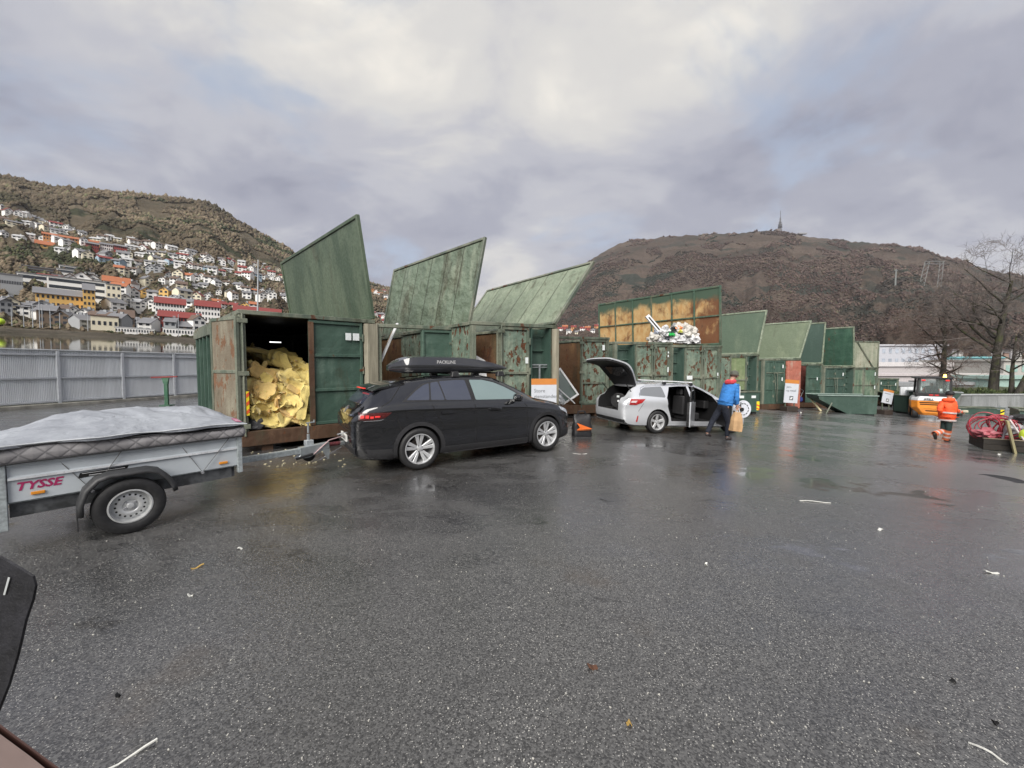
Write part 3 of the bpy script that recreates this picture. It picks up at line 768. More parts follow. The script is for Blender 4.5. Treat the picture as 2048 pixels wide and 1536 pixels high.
# ------------------------------------------------------------------ yard signs on stands
def sign(px, py_b, w, h, zb, rot, tilt, l1, l2, label, Y=None, leg=True, emb=True):
    p = Vector((at_depth(px, 732, Y).x, Y, GZ(at_depth(px, 732, Y).x)))
    root = empty('yard_sign', p, R(rot), label, 'sign', 'white waste signs with an orange band')
    M = Matrix.Translation((0, 0, zb)) @ Matrix.Rotation(R(tilt), 4, 'Y')
    q = MB(); q.box(-w / 2, -0.015, 0, w / 2, 0.015, h * 0.84, M); q.build('board', plain('sign_white', (0.55, 0.575, 0.62), 0.35, var=0.04), root)
    q = MB(); q.box(-w / 2, -0.017, h * 0.84 + 0.001, w / 2, 0.015, h, M); q.build('orange_band', plain('sign_orange', (0.55, 0.21, 0.05), 0.4, var=0.05), root)
    tm = plain('sign_text_grey', (0.13, 0.14, 0.15), 0.5)
    Mt = M @ Matrix.Translation((-w * 0.40, -0.0175, h * 0.64)) @ Matrix.Rotation(R(90), 4, 'X')
    if l1: text_mesh(l1, w * 0.2, 'lettering', tm, root, Mt, 0.001)
    if l2: text_mesh(l2, w * 0.2, 'lettering', tm, root, M @ Matrix.Translation((-w * 0.40, -0.0175, h * 0.64 - w * 0.22)) @ Matrix.Rotation(R(90), 4, 'X'), 0.001)
    if not l1:
        q = MB(); q.box(-w * 0.36, -0.0185, h * 0.68, w * 0.2, -0.0155, h * 0.72, M); q.build('lettering', tm, root)
    if emb:
        q = MB(); q.box(-w * 0.12, -0.02, h * 0.12, w * 0.16, -0.0155, h * 0.12 + w * 0.26, M); e = q.build('emblem', tm, root)
        q = MB(); q.add([(-w * .09, -.0215, h * .12 + w * .05), (w * .05, -.0215, h * .12 + w * .07), (w * .13, -.0215, h * .12 + w * .2), (-w * .02, -.0215, h * .12 + w * .18)], [(0, 1, 2, 3)], M); q.build('emblem_leaf', M_WHITE, e)
    if leg:
        q = MB()
        q.box(-w * 0.36, 0.017, 0.0, -w * 0.36 + 0.05, 0.06, zb + h * 0.8); q.box(w * 0.36 - 0.05, 0.017, 0.0, w * 0.36, 0.06, zb + h * 0.8)
        q.build('leg', P_FRAME, root)
        q = MB(); q.box(-w * 0.4, -0.18, 0.0, w * 0.4, 0.35, min(0.32, zb * 0.6)); q.build('ballast_box', plain('ballast_brown', (0.035, 0.025, 0.02), 0.7), root, bevel=0.02)
    return root
sign(1088, 0, 0.66, 0.98, 0.52, 8, 0, 'Store', 'gjenstander', 'white sign with orange band reading Store gjenstander behind the black car', Y=9.9)
sign(1583, 0, 0.9, 1.32, 0.50, 10, 4, 'Jern-', 'og metall', 'white sign with orange band reading Jern- og metall below the red panel', Y=21.9)
sign(1776, 0, 0.78, 0.86, 0.72, 10, 11, None, None, 'small tilted white sign with orange band beside the sloping skip', Y=24.0)
# ================================================================== CARS
def tab(t, x):
    if x <= t[0][0]: return t[0][1]
    if x >= t[-1][0]: return t[-1][1]
    for i in range(len(t) - 1):
        if t[i][0] <= x <= t[i + 1][0]:
            x0, y0 = t[i]; x1, y1 = t[i + 1]
            h = x1 - x0; u = (x - x0) / h
            def slope(k):
                if k <= 0 or k >= len(t) - 1:
                    k0 = max(0, min(k, len(t) - 2)); return (t[k0 + 1][1] - t[k0][1]) / (t[k0 + 1][0] - t[k0][0])
                a = (t[k][1] - t[k - 1][1]) / (t[k][0] - t[k - 1][0]); b = (t[k + 1][1] - t[k][1]) / (t[k + 1][0] - t[k][0])
                return 0 if a * b <= 0 else 2 * a * b / (a + b)
            m0, m1 = slope(i) * h, slope(i + 1) * h
            return (2*u**3-3*u**2+1)*y0 + (u**3-2*u**2+u)*m0 + (-2*u**3+3*u**2)*y1 + (u**3-u**2)*m1
def body_mesh(S):
    """closed loft; S holds tables: zb, zt, belt, w, wt (top edge half width), crown"""
    x0, x1 = S['x0'], S['x1']; n = 110
    xs = []
    for i in range(n + 1):
        t = i / n; xs.append(x0 + (x1 - x0) * (0.5 - 0.5 * math.cos(math.pi * t)) * 0.6 + (x1 - x0) * t * 0.4)
    rings = []
    for x in xs:
        zb, zt, w, wt = tab(S['zb'], x), tab(S['zt'], x), tab(S['w'], x), tab(S['wt'], x)
        bl = min(tab(S['belt'], x), zt - 0.035)
        cr = min(0.055, (zt - bl) * 0.8); zb = min(zb, bl - 0.1); h = bl - zb
        lean = (w - wt)
        P = [(0, zb), (w * .55, zb), (w * .84, zb), (w * .94, zb + .035), (w * .975, zb + .1 * h + .03), (w * .992, zb + .33 * h), (w * .978, zb + .58 * h),
             (w * .976, zb + .72 * h), (w, zb + .83 * h), (w * .972, bl - .02), (w * .945, bl + .01)]
        ze = zt - cr
        if ze - bl > 0.02:
            for f in (0.25, .5, .75): P.append((w * .945 + (wt - w * .945) * (f ** 1.15), bl + .01 + (ze - bl - .01) * f))
        else:
            for f in (0.25, .5, .75): P.append((w * .945 + (wt - w * .945) * f, bl + .01 + (max(ze, bl + .012) - bl - .01) * f))
        P += [(wt, max(ze, bl + .014)), (wt * .93, zt - cr * .45), (wt * .75, zt - cr * .16), (wt * .4, zt - cr * .03), (0, zt)]
        rings.append([(x, y, z) for y, z in P] + [(x, -y, z) for y, z in reversed(P[1:-1])])
    vs = [p for r in rings for p in r]; m = len(rings[0]); fs = []
    for i in range(len(rings) - 1):
        for k in range(m):
            a = i * m + k; b = i * m + (k + 1) % m
            fs.append((a, b, b + m, a + m))
    # caps: pinch ring to centre line fan
    for ri, rev in ((0, False), (len(rings) - 1, True)):
        c = Vector((0, 0, 0))
        for p in rings[ri]: c += Vector(p)
        c /= m; c.y = 0
        vs.append(tuple(c)); ci = len(vs) - 1
        for k in range(m):
            a, b = ri * m + k, ri * m + (k + 1) % m
            fs.append((ci, a, b) if rev else (ci, b, a))
    me = bpy.data.meshes.new('body'); me.from_pydata(vs, [], fs)
    bm = bmesh.new(); bm.from_mesh(me); bmesh.ops.recalc_face_normals(bm, faces=bm.faces); bm.to_mesh(me); bm.free()
    return me
def boolean(me, mats, cutters, name, parent):
    """body minus cutters [(MB, material index)]"""
    for m in mats: me.materials.append(m)
    o = bpy.data.objects.new(name, me); COL.objects.link(o)
    tmp = []
    for mb, mi in cutters:
        c = mb.build('cut', list(mats)); c.data.polygons.foreach_set('material_index', [mi] * len(c.data.polygons)); tmp.append(c)
        md = o.modifiers.new('b', 'BOOLEAN'); md.operation = 'DIFFERENCE'; md.object = c; md.solver = 'EXACT'
    bpy.context.view_layer.update()
    nm = bpy.data.meshes.new_from_object(o.evaluated_get(bpy.context.evaluated_depsgraph_get()))
    bpy.data.objects.remove(o)
    for c in tmp: bpy.data.objects.remove(c)
    nm.polygons.foreach_set('use_smooth', [True] * len(nm.polygons))
    nm.set_sharp_from_angle(angle=R(32))
    return link(name, nm, parent)
class Decal:
    def __init__(s, me):
        s.bvh = BVHTree.FromPolygons([v.co[:] for v in me.vertices], [p.vertices[:] for p in me.polygons])
    def cast(s, a, b, side, off):
        if side in (1, -1): o, d = Vector((a, side * 2.0, b)), Vector((0, -side, 0))
        elif side == 'rear': o, d = Vector((-5, a, b)), Vector((1, 0, 0))
        elif side == 'front': o, d = Vector((5, a, b)), Vector((-1, 0, 0))
        else: o, d = Vector((a, b, 4)), Vector((0, 0, -1))
        h, n, _, _ = s.bvh.ray_cast(o, d)
        if h is None:
            h, n, _, _ = s.bvh.find_nearest(o + d * 1.5 if side in (1, -1) else o + d * 3)
        if n.dot(d) > 0: n = -n
        return h + n * off
    def poly(s, name, pts, side, mat, parent, off=0.004, step=0.05, back=0.012, lab=None):
        bm = bmesh.new(); vs = [bm.verts.new((a, b, 0)) for a, b in pts]; bm.faces.new(vs)
        bmesh.ops.triangulate(bm, faces=bm.faces[:])
        for ax, nrm in ((0, (1, 0, 0)), (1, (0, 1, 0))):
            lo = min(p[ax] for p in pts); hi = max(p[ax] for p in pts); k = lo + step
            while k < hi - 1e-4:
                co = (k, 0, 0) if ax == 0 else (0, k, 0)
                bmesh.ops.bisect_plane(bm, geom=bm.verts[:] + bm.edges[:] + bm.faces[:], plane_co=co, plane_no=nrm)
                k += step
        V0 = [v.co.copy() for v in bm.verts]; bm.verts.index_update()
        F = [[v.index for v in f.verts] for f in bm.faces]; BE = [[v.index for v in e.verts] for e in bm.edges if len(e.link_faces) == 1]
        bm.free()
        return s._mk(name, V0, F, BE, side, mat, parent, off, back, lab)
    def _mk(s, name, V0, F, BE, side, mat, parent, off, back, lab):
        vs = [s.cast(v[0], v[1], side, off) for v in V0]; n = len(vs); low = {}
        for e in BE:
            for i in e:
                if i not in low: low[i] = len(vs); vs.append(s.cast(V0[i][0], V0[i][1], side, -back))
        F = list(F) + [[a, b, low[b], low[a]] for a, b in BE]
        me = bpy.data.meshes.new(name); me.from_pydata([tuple(v) for v in vs], [], F); me.materials.append(mat)
        bm = bmesh.new(); bm.from_mesh(me); bmesh.ops.recalc_face_normals(bm, faces=bm.faces); bm.to_mesh(me); bm.free()
        # outward check
        me.polygons.foreach_set('use_smooth', [True] * len(me.polygons)); me.set_sharp_from_angle(angle=R(50))
        o = link(name, me, parent)
        if lab: o['label'] = lab
        return o
    def strip(s, name, pts, w, side, mat, parent, off=0.003, closed=False, back=0.01, lab=None, step=0.06):
        P = [Vector((a, b)) for a, b in pts]
        if closed: P.append(P[0])
        D = []
        for i in range(len(P) - 1):
            n = max(1, int((P[i + 1] - P[i]).length / step))
            for k in range(n): D.append(P[i].lerp(P[i + 1], k / n))
        D.append(P[-1])
        V0 = []; F = []
        for i, p in enumerate(D):
            t = D[min(i + 1, len(D) - 1)] - D[max(i - 1, 0)]
            if t.length < 1e-6: t = Vector((1, 0))
            t.normalize(); nn = Vector((-t.y, t.x)) * w / 2
            V0 += [p + nn, p - nn]
        F = [(2 * i, 2 * i + 1, 2 * i + 3, 2 * i + 2) for i in range(len(D) - 1)]
        BE = [(2 * i, 2 * i + 2) for i in range(len(D) - 1)] + [(2 * i + 3, 2 * i + 1) for i in range(len(D) - 1)]
        return s._mk(name, V0, F, BE, side, mat, parent, off, back, lab)
    def ring(s, name, cx_, cz_, r0, r1, a0, a1, side, mat, parent, off=0.012, n=40):
        V0 = []; 
        for i in range(n + 1):
            a = a0 + (a1 - a0) * i / n
            for r in (r0, r1): V0.append(Vector((cx_ + r * math.cos(a), cz_ + r * math.sin(a))))
        F = [(2 * i, 2 * i + 1, 2 * i + 3, 2 * i + 2) for i in range(n)]
        BE = [(2 * i, 2 * i + 2) for i in range(n)] + [(2 * i + 3, 2 * i + 1) for i in range(n)] + [(0, 1), (2 * n, 2 * n + 1)]
        return s._mk(name, V0, F, BE, side, mat, parent, off, 0.03, None)
def rounded(poly, r=0.03, n=3):
    out = []; m = len(poly)
    for i in range(m):
        p = Vector(poly[i]); a = Vector(poly[i - 1]); b = Vector(poly[(i + 1) % m])
        da = (a - p); db = (b - p); ra = min(r, da.length * .4); rb = min(r, db.length * .4)
        s0 = p + da.normalized() * ra; s1 = p + db.normalized() * rb
        for k in range(n + 1):
            t = k / n; q = s0 * (1 - t) ** 2 + p * 2 * t * (1 - t) + s1 * t * t; out.append((q.x, q.y))
    return out

def car_paint(name, col, metal=0.3, rough=0.3, dirt=0.15):
    m, t, b = new_mat(name); N = NT(t)
    d = N.noise(3.0, 6, 0.65, (1, 1, 1)); fl = N.noise(400, 1, 0.5)
    c = N.mix(N.step(fl, 0.3, 0.7, 0, 0.3), col, tuple(min(1, x * 1.25) for x in col))
    c = N.mix(N.step(d, 0.5, 0.8, 0, dirt), c, (0.16, 0.15, 0.13))
    N.l(c, b.inputs['Base Color'])
    b.inputs['Metallic'].default_value = metal
    N.l(N.step(d, 0.3, 0.8, rough, rough + 0.12), b.inputs['Roughness'])
    if metal == 0: b.inputs['Specular IOR Level'].default_value = .15
    b.inputs['Coat Weight'].default_value = 1.0; b.inputs['Coat Roughness'].default_value = 0.04; b.inputs['Coat IOR'].default_value = 1.85 if metal == 0 else 1.5
    return m
def glass_mat(name, col=(0.012, 0.013, 0.015), rough=0.04, refl=1.0):
    m, t, b = new_mat(name)
    b.inputs['Base Color'].default_value = (*col, 1); b.inputs['Roughness'].default_value = rough
    b.inputs['Specular IOR Level'].default_value = 0.7 * refl; b.inputs['Coat Weight'].default_value = 0.6; b.inputs['Coat Roughness'].default_value = 0.02
    return m
BLK = car_paint('black_car_paint', (0.006, 0.0065, 0.008), 0.0, 0.3, 0.015)
SLV = car_paint('silver_car_paint', (0.60, 0.62, 0.65), 0.4, 0.32, 0.10)
M_TRIM = plain('black_trim', (0.016, 0.016, 0.017), 0.5, 0, 0.2, 25)
M_CLAD = plain('grey_black_cladding', (0.022, 0.022, 0.024), 0.6, 0, 0.25, 30)
M_GLASS = glass_mat('dark_glass', (0.045, 0.052, 0.075))
M_GLASSF = glass_mat('front_glass', (0.17, 0.23, 0.23), 0.05, 1.3)
M_SEAM = plain('seam_black', (0.003, 0.003, 0.003), 0.8)
M_RED = plain('tail_red', (0.35, 0.012, 0.012), 0.2, coat=1.0, var=0.25, scale=20)
M_REDLIT = plain('tail_red_lit', (0.5, 0.03, 0.03), 0.25, emit=(1.0, 0.06, 0.05), es=0.22, var=.4, scale=30)
M_CHROME = plain('bright_metal', (0.75, 0.76, 0.78), 0.22, 0.9, 0.05)
M_ALLOY = plain('alloy_silver', (0.62, 0.63, 0.64), 0.38, 0.55, 0.06, 12)
M_ALLOYD = plain('alloy_dark_grey', (0.09, 0.09, 0.095), 0.5, 0.4)  # darker grey alloy for the rim backs and sill strip
M_TYRE = plain('tyre_rubber', (0.016, 0.016, 0.017), 0.62, 0, 0.3, 25, 0.15)
M_LAMP = plain('lamp_clear', (0.45, 0.48, 0.52), 0.12, coat=1.0, var=0.3, scale=25)
M_DISC = plain('brake_disc', (0.16, 0.14, 0.13), 0.45, 0.7)
M_PLATE = plain('plate_white', (0.74, 0.74, 0.72), 0.35, var=0.03)
M_PTXT = plain('plate_text', (0.03, 0.03, 0.03), 0.5)

def tyre_mb(r, rr, w):
    q = MB(); h = w / 2
    prof = [(rr, -h * .78), (rr + .012, -h * .92), ((r + rr) / 2, -h), (r - .03, -h * .93), (r - .008, -h * .78), (r - .001, -h * .5), (r, 0), (r - .001, h * .5), (r - .008, h * .78), (r - .03, h * .93), ((r + rr) / 2, h), (rr + .012, h * .92), (rr, h * .78)]
    q.lathe(prof, 56, 'y', close=True); return q
def alloy_wheel(name, root, x, s, track, r, rr, w, nsp, style, zc=None):
    """s = side (-1 faces local -y).  built with outer face toward local s*y"""
    zc = r if zc is None else zc
    t = tyre_mb(r, rr, w).build('wheel', M_TYRE, root, smooth=True, autosm=40, fix=True)
    t.location = (x, s * track, zc)
    # grooves of the tread
    q = MB(); yo = s * (w / 2 - .02)
    # rim barrel + lip
    q.lathe([(rr + .004, s * w * .40), (rr + .002, s * w * .46), (rr - .012, s * w * .46), (rr - .018, s * w * .40), (rr - .03, -s * w * .3), (rr - .028, -s * w * .3 - .001), (rr + .003, -s * w * .3)], 48, 'y', close=True)
    rim = q.build('rim', M_ALLOY, t, smooth=True, autosm=35)
    q = MB(); q.lathe([(0, -s * .03), (rr * .62, -s * .03), (rr * .62, -s * .05), (0, -s * .05)], 32, 'y'); q.build('brake_disc', M_DISC, t)
    q = MB(); q.lathe([(0, -s * w * .3), (rr - .03, -s * w * .3), (rr - .03, -s * w * .33), (0, -s * w * .33)], 32, 'y'); q.build('rim_back', M_ALLOYD, t)
    yf = s * (w * .40)
    for k in range(nsp):
        a = 2 * math.pi * (k + .25) / nsp
        for sgn in ((-1, 1) if style == 'twin' else (0,)):
            M = Matrix.Rotation(-a, 4, 'Y')
            q = MB()
            if style == 'twin':
                off = sgn * .032
                p = [(.045, off * .4 - .016), (.045, off * .4 + .016), (rr - .012, off * 1.55 + .034), (rr - .012, off * 1.55 - .034)]
            else:
                p = [(.05, -.033), (.05, .033), (rr - .012, .026 + .012), (rr - .012, -.026 - .012)]
            P = []
            for depth in (0, 1):
                for (rad, tt) in p:
                    y = yf - s * (.03 if rad < .1 else .0) - s * depth * .028
                    shr = 1 if depth else .8
                    P.append((rad, y, tt * (1 if depth == 0 else 1.12)))
            q.add([M @ Vector(v) for v in P], [(0, 1, 2, 3), (7, 6, 5, 4), (0, 4, 5, 1), (1, 5, 6, 2), (2, 6, 7, 3), (3, 7, 4, 0)])
            q.build('spoke', M_ALLOY, t, bevel=0.004)
    q = MB(); q.lathe([(0, yf - s * .018), (.034, yf - s * .02), (.062, yf - s * .032), (.066, yf - s * .06), (0, yf - s * .06)], 24, 'y')
    q.build('hub', M_ALLOY, t, smooth=True, autosm=40)
    q = MB()
    for k in range(5):
        a = 2 * math.pi * (k + .5) / 5; q.lathe([(0, yf - s * .02), (.009, yf - s * .02), (.009, yf - s * .04), (0, yf - s * .04)], 8, 'y', c=(.052 * math.cos(a), 0, .052 * math.sin(a)))
    q.build('wheel_bolts', M_BLACKPL, t)
    return t

# ------------------------------------------------------------------ black SUV
ga, gb = G(833, 941), G(1098, 903)
mid = (ga + gb) / 2
ang = math.atan2(gb.y - ga.y, gb.x - ga.x)
halftrack = 0.78
nrm = Vector((-math.sin(ang), math.cos(ang), 0))     # car's left side (away from camera)
c0 = mid + nrm * (halftrack + .11)
CARB = empty('parked_car', (c0.x, c0.y, 0.0), ang, 'black sport utility car with a long black roof box, hitched position ahead of the trailer', 'car')
CARB['label'] = 'black sport utility car carrying a long black roof box, parked ahead of the grey trailer'
S = dict(x0=-2.46, x1=2.25,
    zb=[(-2.460, .50), (-2.420, .36), (-2.330, .27), (-2.014, .22), (1.8, .2), (2.1, .22), (2.2, .3), (2.25, .42)],
    zt=[(-2.460, .94), (-2.440, 1.02), (-2.390, 1.08), (-2.330, 1.12), (-2.180, 1.29), (-2.049, 1.385), (-1.921, 1.455), (-1.665, 1.52), (-1.200, 1.583), (-.6, 1.622), (-.1, 1.62), (.25, 1.565), (.6, 1.43), (.95, 1.26), (1.2, 1.145), (1.5, 1.08), (1.85, 1.00), (2.05, .91), (2.17, .78), (2.25, .62)],
    belt=[(-2.460, .9), (-2.230, 1.10), (-1.665, 1.17), (-1.000, 1.155), (0, 1.12), (.8, 1.085), (1.3, 1.03), (1.8, .92), (2.1, .78), (2.25, .55)],
    w=[(-2.460, .70), (-2.430, .78), (-2.370, .83), (-2.230, .865), (-1.897, .912), (-1.316, .925), (0, .915), (1.2, .92), (1.6, .91), (1.85, .87), (2.05, .78), (2.15, .68), (2.22, .54), (2.25, .42)],
    wt=[(-2.460, .52), (-2.330, .66), (-2.130, .63), (-1.665, .60), (-1.000, .625), (0, .635), (.4, .64), (.8, .68), (1.15, .73), (1.6, .72), (1.9, .66), (2.1, .56), (2.25, .34)])
bme = body_mesh(S); DC = Decal(bme)
WX, WR = 1.385, .365
cut = []
for x in (-WX, WX):
    for s in (-1, 1):
        q = MB(); q.lathe([(0, s * .62), (.405, s * .62), (.405, s * 1.1), (0, s * 1.1)], 48, 'y', c=(x, 0, WR + .01)); cut.append((q, 1))
body = boolean(bme, [BLK, M_TRIM], cut, 'body', CARB)
for s in (-1, 1):
    gl = lambda nm, pts, mt=M_GLASS, r=.025: DC.poly(nm, rounded(pts, r), s, mt, CARB, .005)
    rear_q = [(-1.60, 1.215), (-1.40, 1.36), (-1.24, 1.455), (-1.13, 1.49), (-1.195, 1.20)]
    rd1 = [(-1.165, 1.20), (-1.10, 1.495), (-.96, 1.515), (-.905, 1.188)]
    rd2 = [(-.88, 1.187), (-.935, 1.518), (-.62, 1.535), (-.42, 1.535), (-.37, 1.168)]
    fd = [(-.28, 1.163), (-.325, 1.535), (-.05, 1.528), (.20, 1.475), (.45, 1.375), (.66, 1.265), (.74, 1.195), (.66, 1.135)]
    q0 = DC.poly('window_surround', rounded([(-1.68, 1.19), (-1.45, 1.36), (-1.27, 1.475), (-1.0, 1.535), (-.5, 1.558), (-.05, 1.55), (.22, 1.495), (.52, 1.36), (.80, 1.20), (.78, 1.13), (.2, 1.145)], .02), s, M_TRIM, CARB, .002)
    gl('quarter_window', rear_q); gl('rear_window', rd1); gl('rear_window', rd2); gl('front_window', fd, M_GLASSF)
    # seams
    sm = lambda pts, w=.009: DC.strip('panel_gap', pts, w * 1.3, s, M_SEAM, CARB, .0015)
    sm([(-.345, 1.545), (-.325, 1.15), (-.30, .95), (-.30, .5), (-.31, .34)])
    sm([(-1.19, 1.17), (-1.12, 1.05), (-1.02, .85), (-.93, .68)]); sm([(-.93, .36), (.8, .335)])
    sm([(.72, 1.12), (.86, 1.0), (.88, .7), (.86, .34)])
    sm([(-1.68, .66), (-1.78, .95), (-1.80, 1.05)]); sm([(-1.55, 1.55), (-1.62, 1.47), (-1.85, 1.22), (-2.02, 1.13)])
    # fuel flap
    DC.strip('charge_flap_gap', rounded([(-1.60, .87), (-1.64, 1.03), (-1.37, 1.03), (-1.31, .87)], .06), .007, s, M_SEAM, CARB, .0015, closed=True)
    for x in (-.86, .12):
        h = DC.poly('door_handle', rounded([(x - .13, .955), (x - .13, 1.0), (x + .13, 1.0), (x + .13, .955)], .02), s, BLK, CARB, .028, back=.0)
        DC.poly('handle_recess', rounded([(x - .13, .935), (x - .13, .975), (x + .10, .975), (x + .10, .935)], .018), s, M_SEAM, CARB, .0015)
    DC.poly('roof_rail', [(-1.35, 1.562), (-1.3, 1.59), (-.3, 1.612), (.1, 1.60), (.4, 1.54), (.4, 1.525), (0, 1.578), (-.6, 1.587)], s, BLK, CARB, .012)
    # wheel arch cladding, sill
    for x in (-WX, WX):
        DC.ring('arch_cladding', x, WR + .01, .395, .462, R(-22), R(202), s, M_CLAD, CARB, .012)
    DC.poly('sill_cladding', [(-.94, .24), (-.94, .36), (.90, .345), (.90, .24)], s, M_CLAD, CARB, .014)
    DC.poly('bumper_cladding', [(-2.22, .30), (-2.27, .44), (-1.86, .42), (-1.84, .24)], s, M_CLAD, CARB, .012)
    DC.poly('bumper_cladding', [(2.12, .30), (2.16, .42), (1.85, .42), (1.85, .24)], s, M_CLAD, CARB, .012)
    DC.poly('sill_strip', [(-.92, .232), (-.92, .245), (.88, .245), (.88, .232)], s, M_ALLOYD, CARB, .018)
    # tail light wraps round the corner
    t_ = DC.poly('tail_light', [(-2.37, .93), (-2.35, 1.04), (-2.08, 1.035), (-1.86, 1.03), (-1.98, .945), (-2.12, .92)], s, plain('smoked_lamp', (0.07, .012, .012), .25, coat=.3), CARB, .008)
    for (xa, xb, za, zb_) in ((-2.34, -2.29, .955, 1.0), (-2.27, -2.22, .955, 1.0), (-2.20, -2.15, .95, .98), (-2.13, -2.05, .965, .985)):
        DC.poly('light_bar', [(xa, za), (xa + .005, zb_), (xb + .005, zb_), (xb, za)], s, M_REDLIT, t_, .012)
    DC.poly('light_trim', [(-2.3, .905), (-2.3, .913), (-2.06, .917), (-1.98, .930), (-2.04, .905)], s, M_CHROME, CARB, .010)
    DC.poly('headlight', [(2.10, .78), (1.96, .86), (1.72, .93), (1.78, .86), (2.0, .76)], s, M_LAMP, CARB, .006)
    # mirror
    q = MB(); q.lathe([(0, -.13), (.05, -.125), (.085, -.08), (.095, 0), (.085, .08), (.05, .12), (0, .13)], 16, 'y', c=(0, 0, 0), M=Matrix.Translation((.55, s * 1.04, 1.18)) @ Matrix.Diagonal((.75, 1, .85, 1)))
    q.box(.50, s * .86, 1.10, .60, s * 1.0, 1.14)
    q.build('mirror', BLK, CARB, smooth=True, autosm=45)
    alloy_wheel('w', CARB, -WX, s, .80, WR, .262, .245, 5, 'twin'); alloy_wheel('w', CARB, WX, s, .80, WR, .262, .245, 5, 'twin')
# rear glass, spoiler, rear lamp, plate
DC.poly('rear_windscreen', rounded([(-.60, 1.16), (-.55, 1.42), (.55, 1.42), (.60, 1.16)], .05), 'rear', M_GLASS, CARB, .006)
q = MB()
sec = [(-2.17, 1.405), (-2.03, 1.468), (-1.62, 1.536), (-1.62, 1.50), (-2.03, 1.43)]
for k in range(10):
    pass
vs = []; ny = 12
for j in range(ny + 1):
    y = -.62 + 1.24 * j / ny; e = (abs(y) / .62) ** 3
    for (x, z) in sec: vs.append((x + .06 * e, y, z - .03 * e))
fs = [tuple(range(5)), tuple(reversed([ny * 5 + i for i in range(5)]))]
for j in range(ny):
    for i in range(5): fs.append((j * 5 + i, j * 5 + (i + 1) % 5, (j + 1) * 5 + (i + 1) % 5, (j + 1) * 5 + i))
q.add(vs, fs); sp_ = q.build('spoiler', BLK, CARB, smooth=True, autosm=35)
q = MB(); q.box(-2.178, -.30, 1.402, -2.14, .30, 1.416); q.build('brake_light', M_REDLIT, CARB)
DC.poly('light_strip', [(-.66, .975), (-.66, 1.0), (.66, 1.0), (.66, .975)], 'rear', M_GLASS, CARB, .008)
DC.poly('badge', [(.06 * math.cos(a / 16 * 6.283), 1.04 + .06 * math.sin(a / 16 * 6.283)) for a in range(16)], 'rear', M_CHROME, CARB, .012)
DC.strip('tailgate_gap', rounded([(-.66, 1.12), (-.72, .9), (-.62, .72), (.62, .72), (.72, .9), (.66, 1.12)], .05), .009, 'rear', M_SEAM, CARB, .002)
pl = DC.poly('number_plate', [(-.26, .50), (-.26, .615), (.26, .615), (.26, .50)], 'rear', M_PLATE, CARB, .012)
for k in range(7):
    y = .20 - k * .062
    DC.poly('plate_mark', [(y, .525), (y, .59), (y - .035, .59), (y - .035, .525)] if k != 2 else [(y, .55), (y, .565), (y - .02, .565), (y - .02, .55)], 'rear', M_PTXT, pl, .0135, back=0)
DC.poly('rear_bumper_cladding', [(-.74, .33), (-.78, .47), (.78, .47), (.74, .33)], 'rear', M_CLAD, CARB, .012)
DC.poly('windscreen', rounded([(.36, -.58), (1.06, -.66), (1.10, 0), (1.06, .66), (.36, .58)], .05), 'top', M_GLASS, CARB, .005)
for (hx, ln) in ((1.25, .9),):
    DC.strip('bonnet_gap', [(1.15, -.70), (1.6, -.67), (1.98, -.55), (2.06, 0), (1.98, .55), (1.6, .67), (1.15, .70)], .008, 'top', M_SEAM, CARB, .0015)
# roof box
BX = empty('roof_box', (c0.x + math.cos(ang) * -.32 , c0.y + math.sin(ang) * -.32, 1.645), ang, 'long black glossy roof box on bars over the black car, white lettering on its side', 'roof box')
def boxshape():
    n = 40; rings = []
    for i in range(n + 1):
        t = i / n; x = -1.36 + 2.46 * t
        hw = .41 * min(1, (1 - (max(0, .16 - t) / .16) ** 2.4)) * (1 - .38 * max(0, (t - .5) / .5) ** 2)
        hw = max(hw, .10)
        zt = .11 + .24 * (1 - (max(0, .20 - t) / .20) ** 2.2 * .75) * (1 - .90 * max(0, (t - .45) / .55) ** 2)
        zb = .02 + .05 * (max(0, .1 - t) / .1) + .06 * max(0, (t - .75) / .25)
        zt = max(zt, zb + .05); zm = zb + .38 * (zt - zb)
        P = [(0, zb), (hw * .8, zb), (hw * .96, zb + .03), (hw, zm), (hw * .985, zm + .25 * (zt - zm)), (hw * .90, zt - .14 * (zt - zm)), (hw * .7, zt - .02), (hw * .35, zt), (0, zt + .003)]
        rings.append([(x, y, z) for y, z in P] + [(x, -y, z) for y, z in reversed(P[1:-1])])
    return rings
rg = boxshape(); m = len(rg[0])
q = MB(); q.add([p for r in rg for p in r], [(i * m + k, i * m + (k + 1) % m, (i + 1) * m + (k + 1) % m, (i + 1) * m + k) for i in range(len(rg) - 1) for k in range(m)] + [tuple(range(m)), tuple(reversed([(len(rg) - 1) * m + k for k in range(m)]))])
bxs = q.build('shell', car_paint('box_gloss', (0.022, 0.023, 0.026), 0.0, 0.3, 0.05), BX, smooth=True, autosm=60)
BD = Decal(bxs.data)
for s in (-1, 1):
    BD.strip('shell_gap', [(-1.30, .135), (0, .125), (.9, .135), (1.18, .125)], .010, s, M_SEAM, BX, .002)
lt_ = text_mesh('PACKLINE', .085, 'lettering', plain('box_letter_white', (0.6, 0.6, 0.6), 0.4), BX, Matrix.Identity(4), 0.0008, 0.15, .002)
for v in lt_.data.vertices:
    h = BD.cast(-.55 + v.co.x, .20 + v.co.y, -1, .004); v.co = h
q = MB()
for x in (-.25, .75):
    q.box(x - .05, -.60, -.005, x + .05, .60, .022)
q.build('load_bar', M_TRIM, BX, bevel=.005)
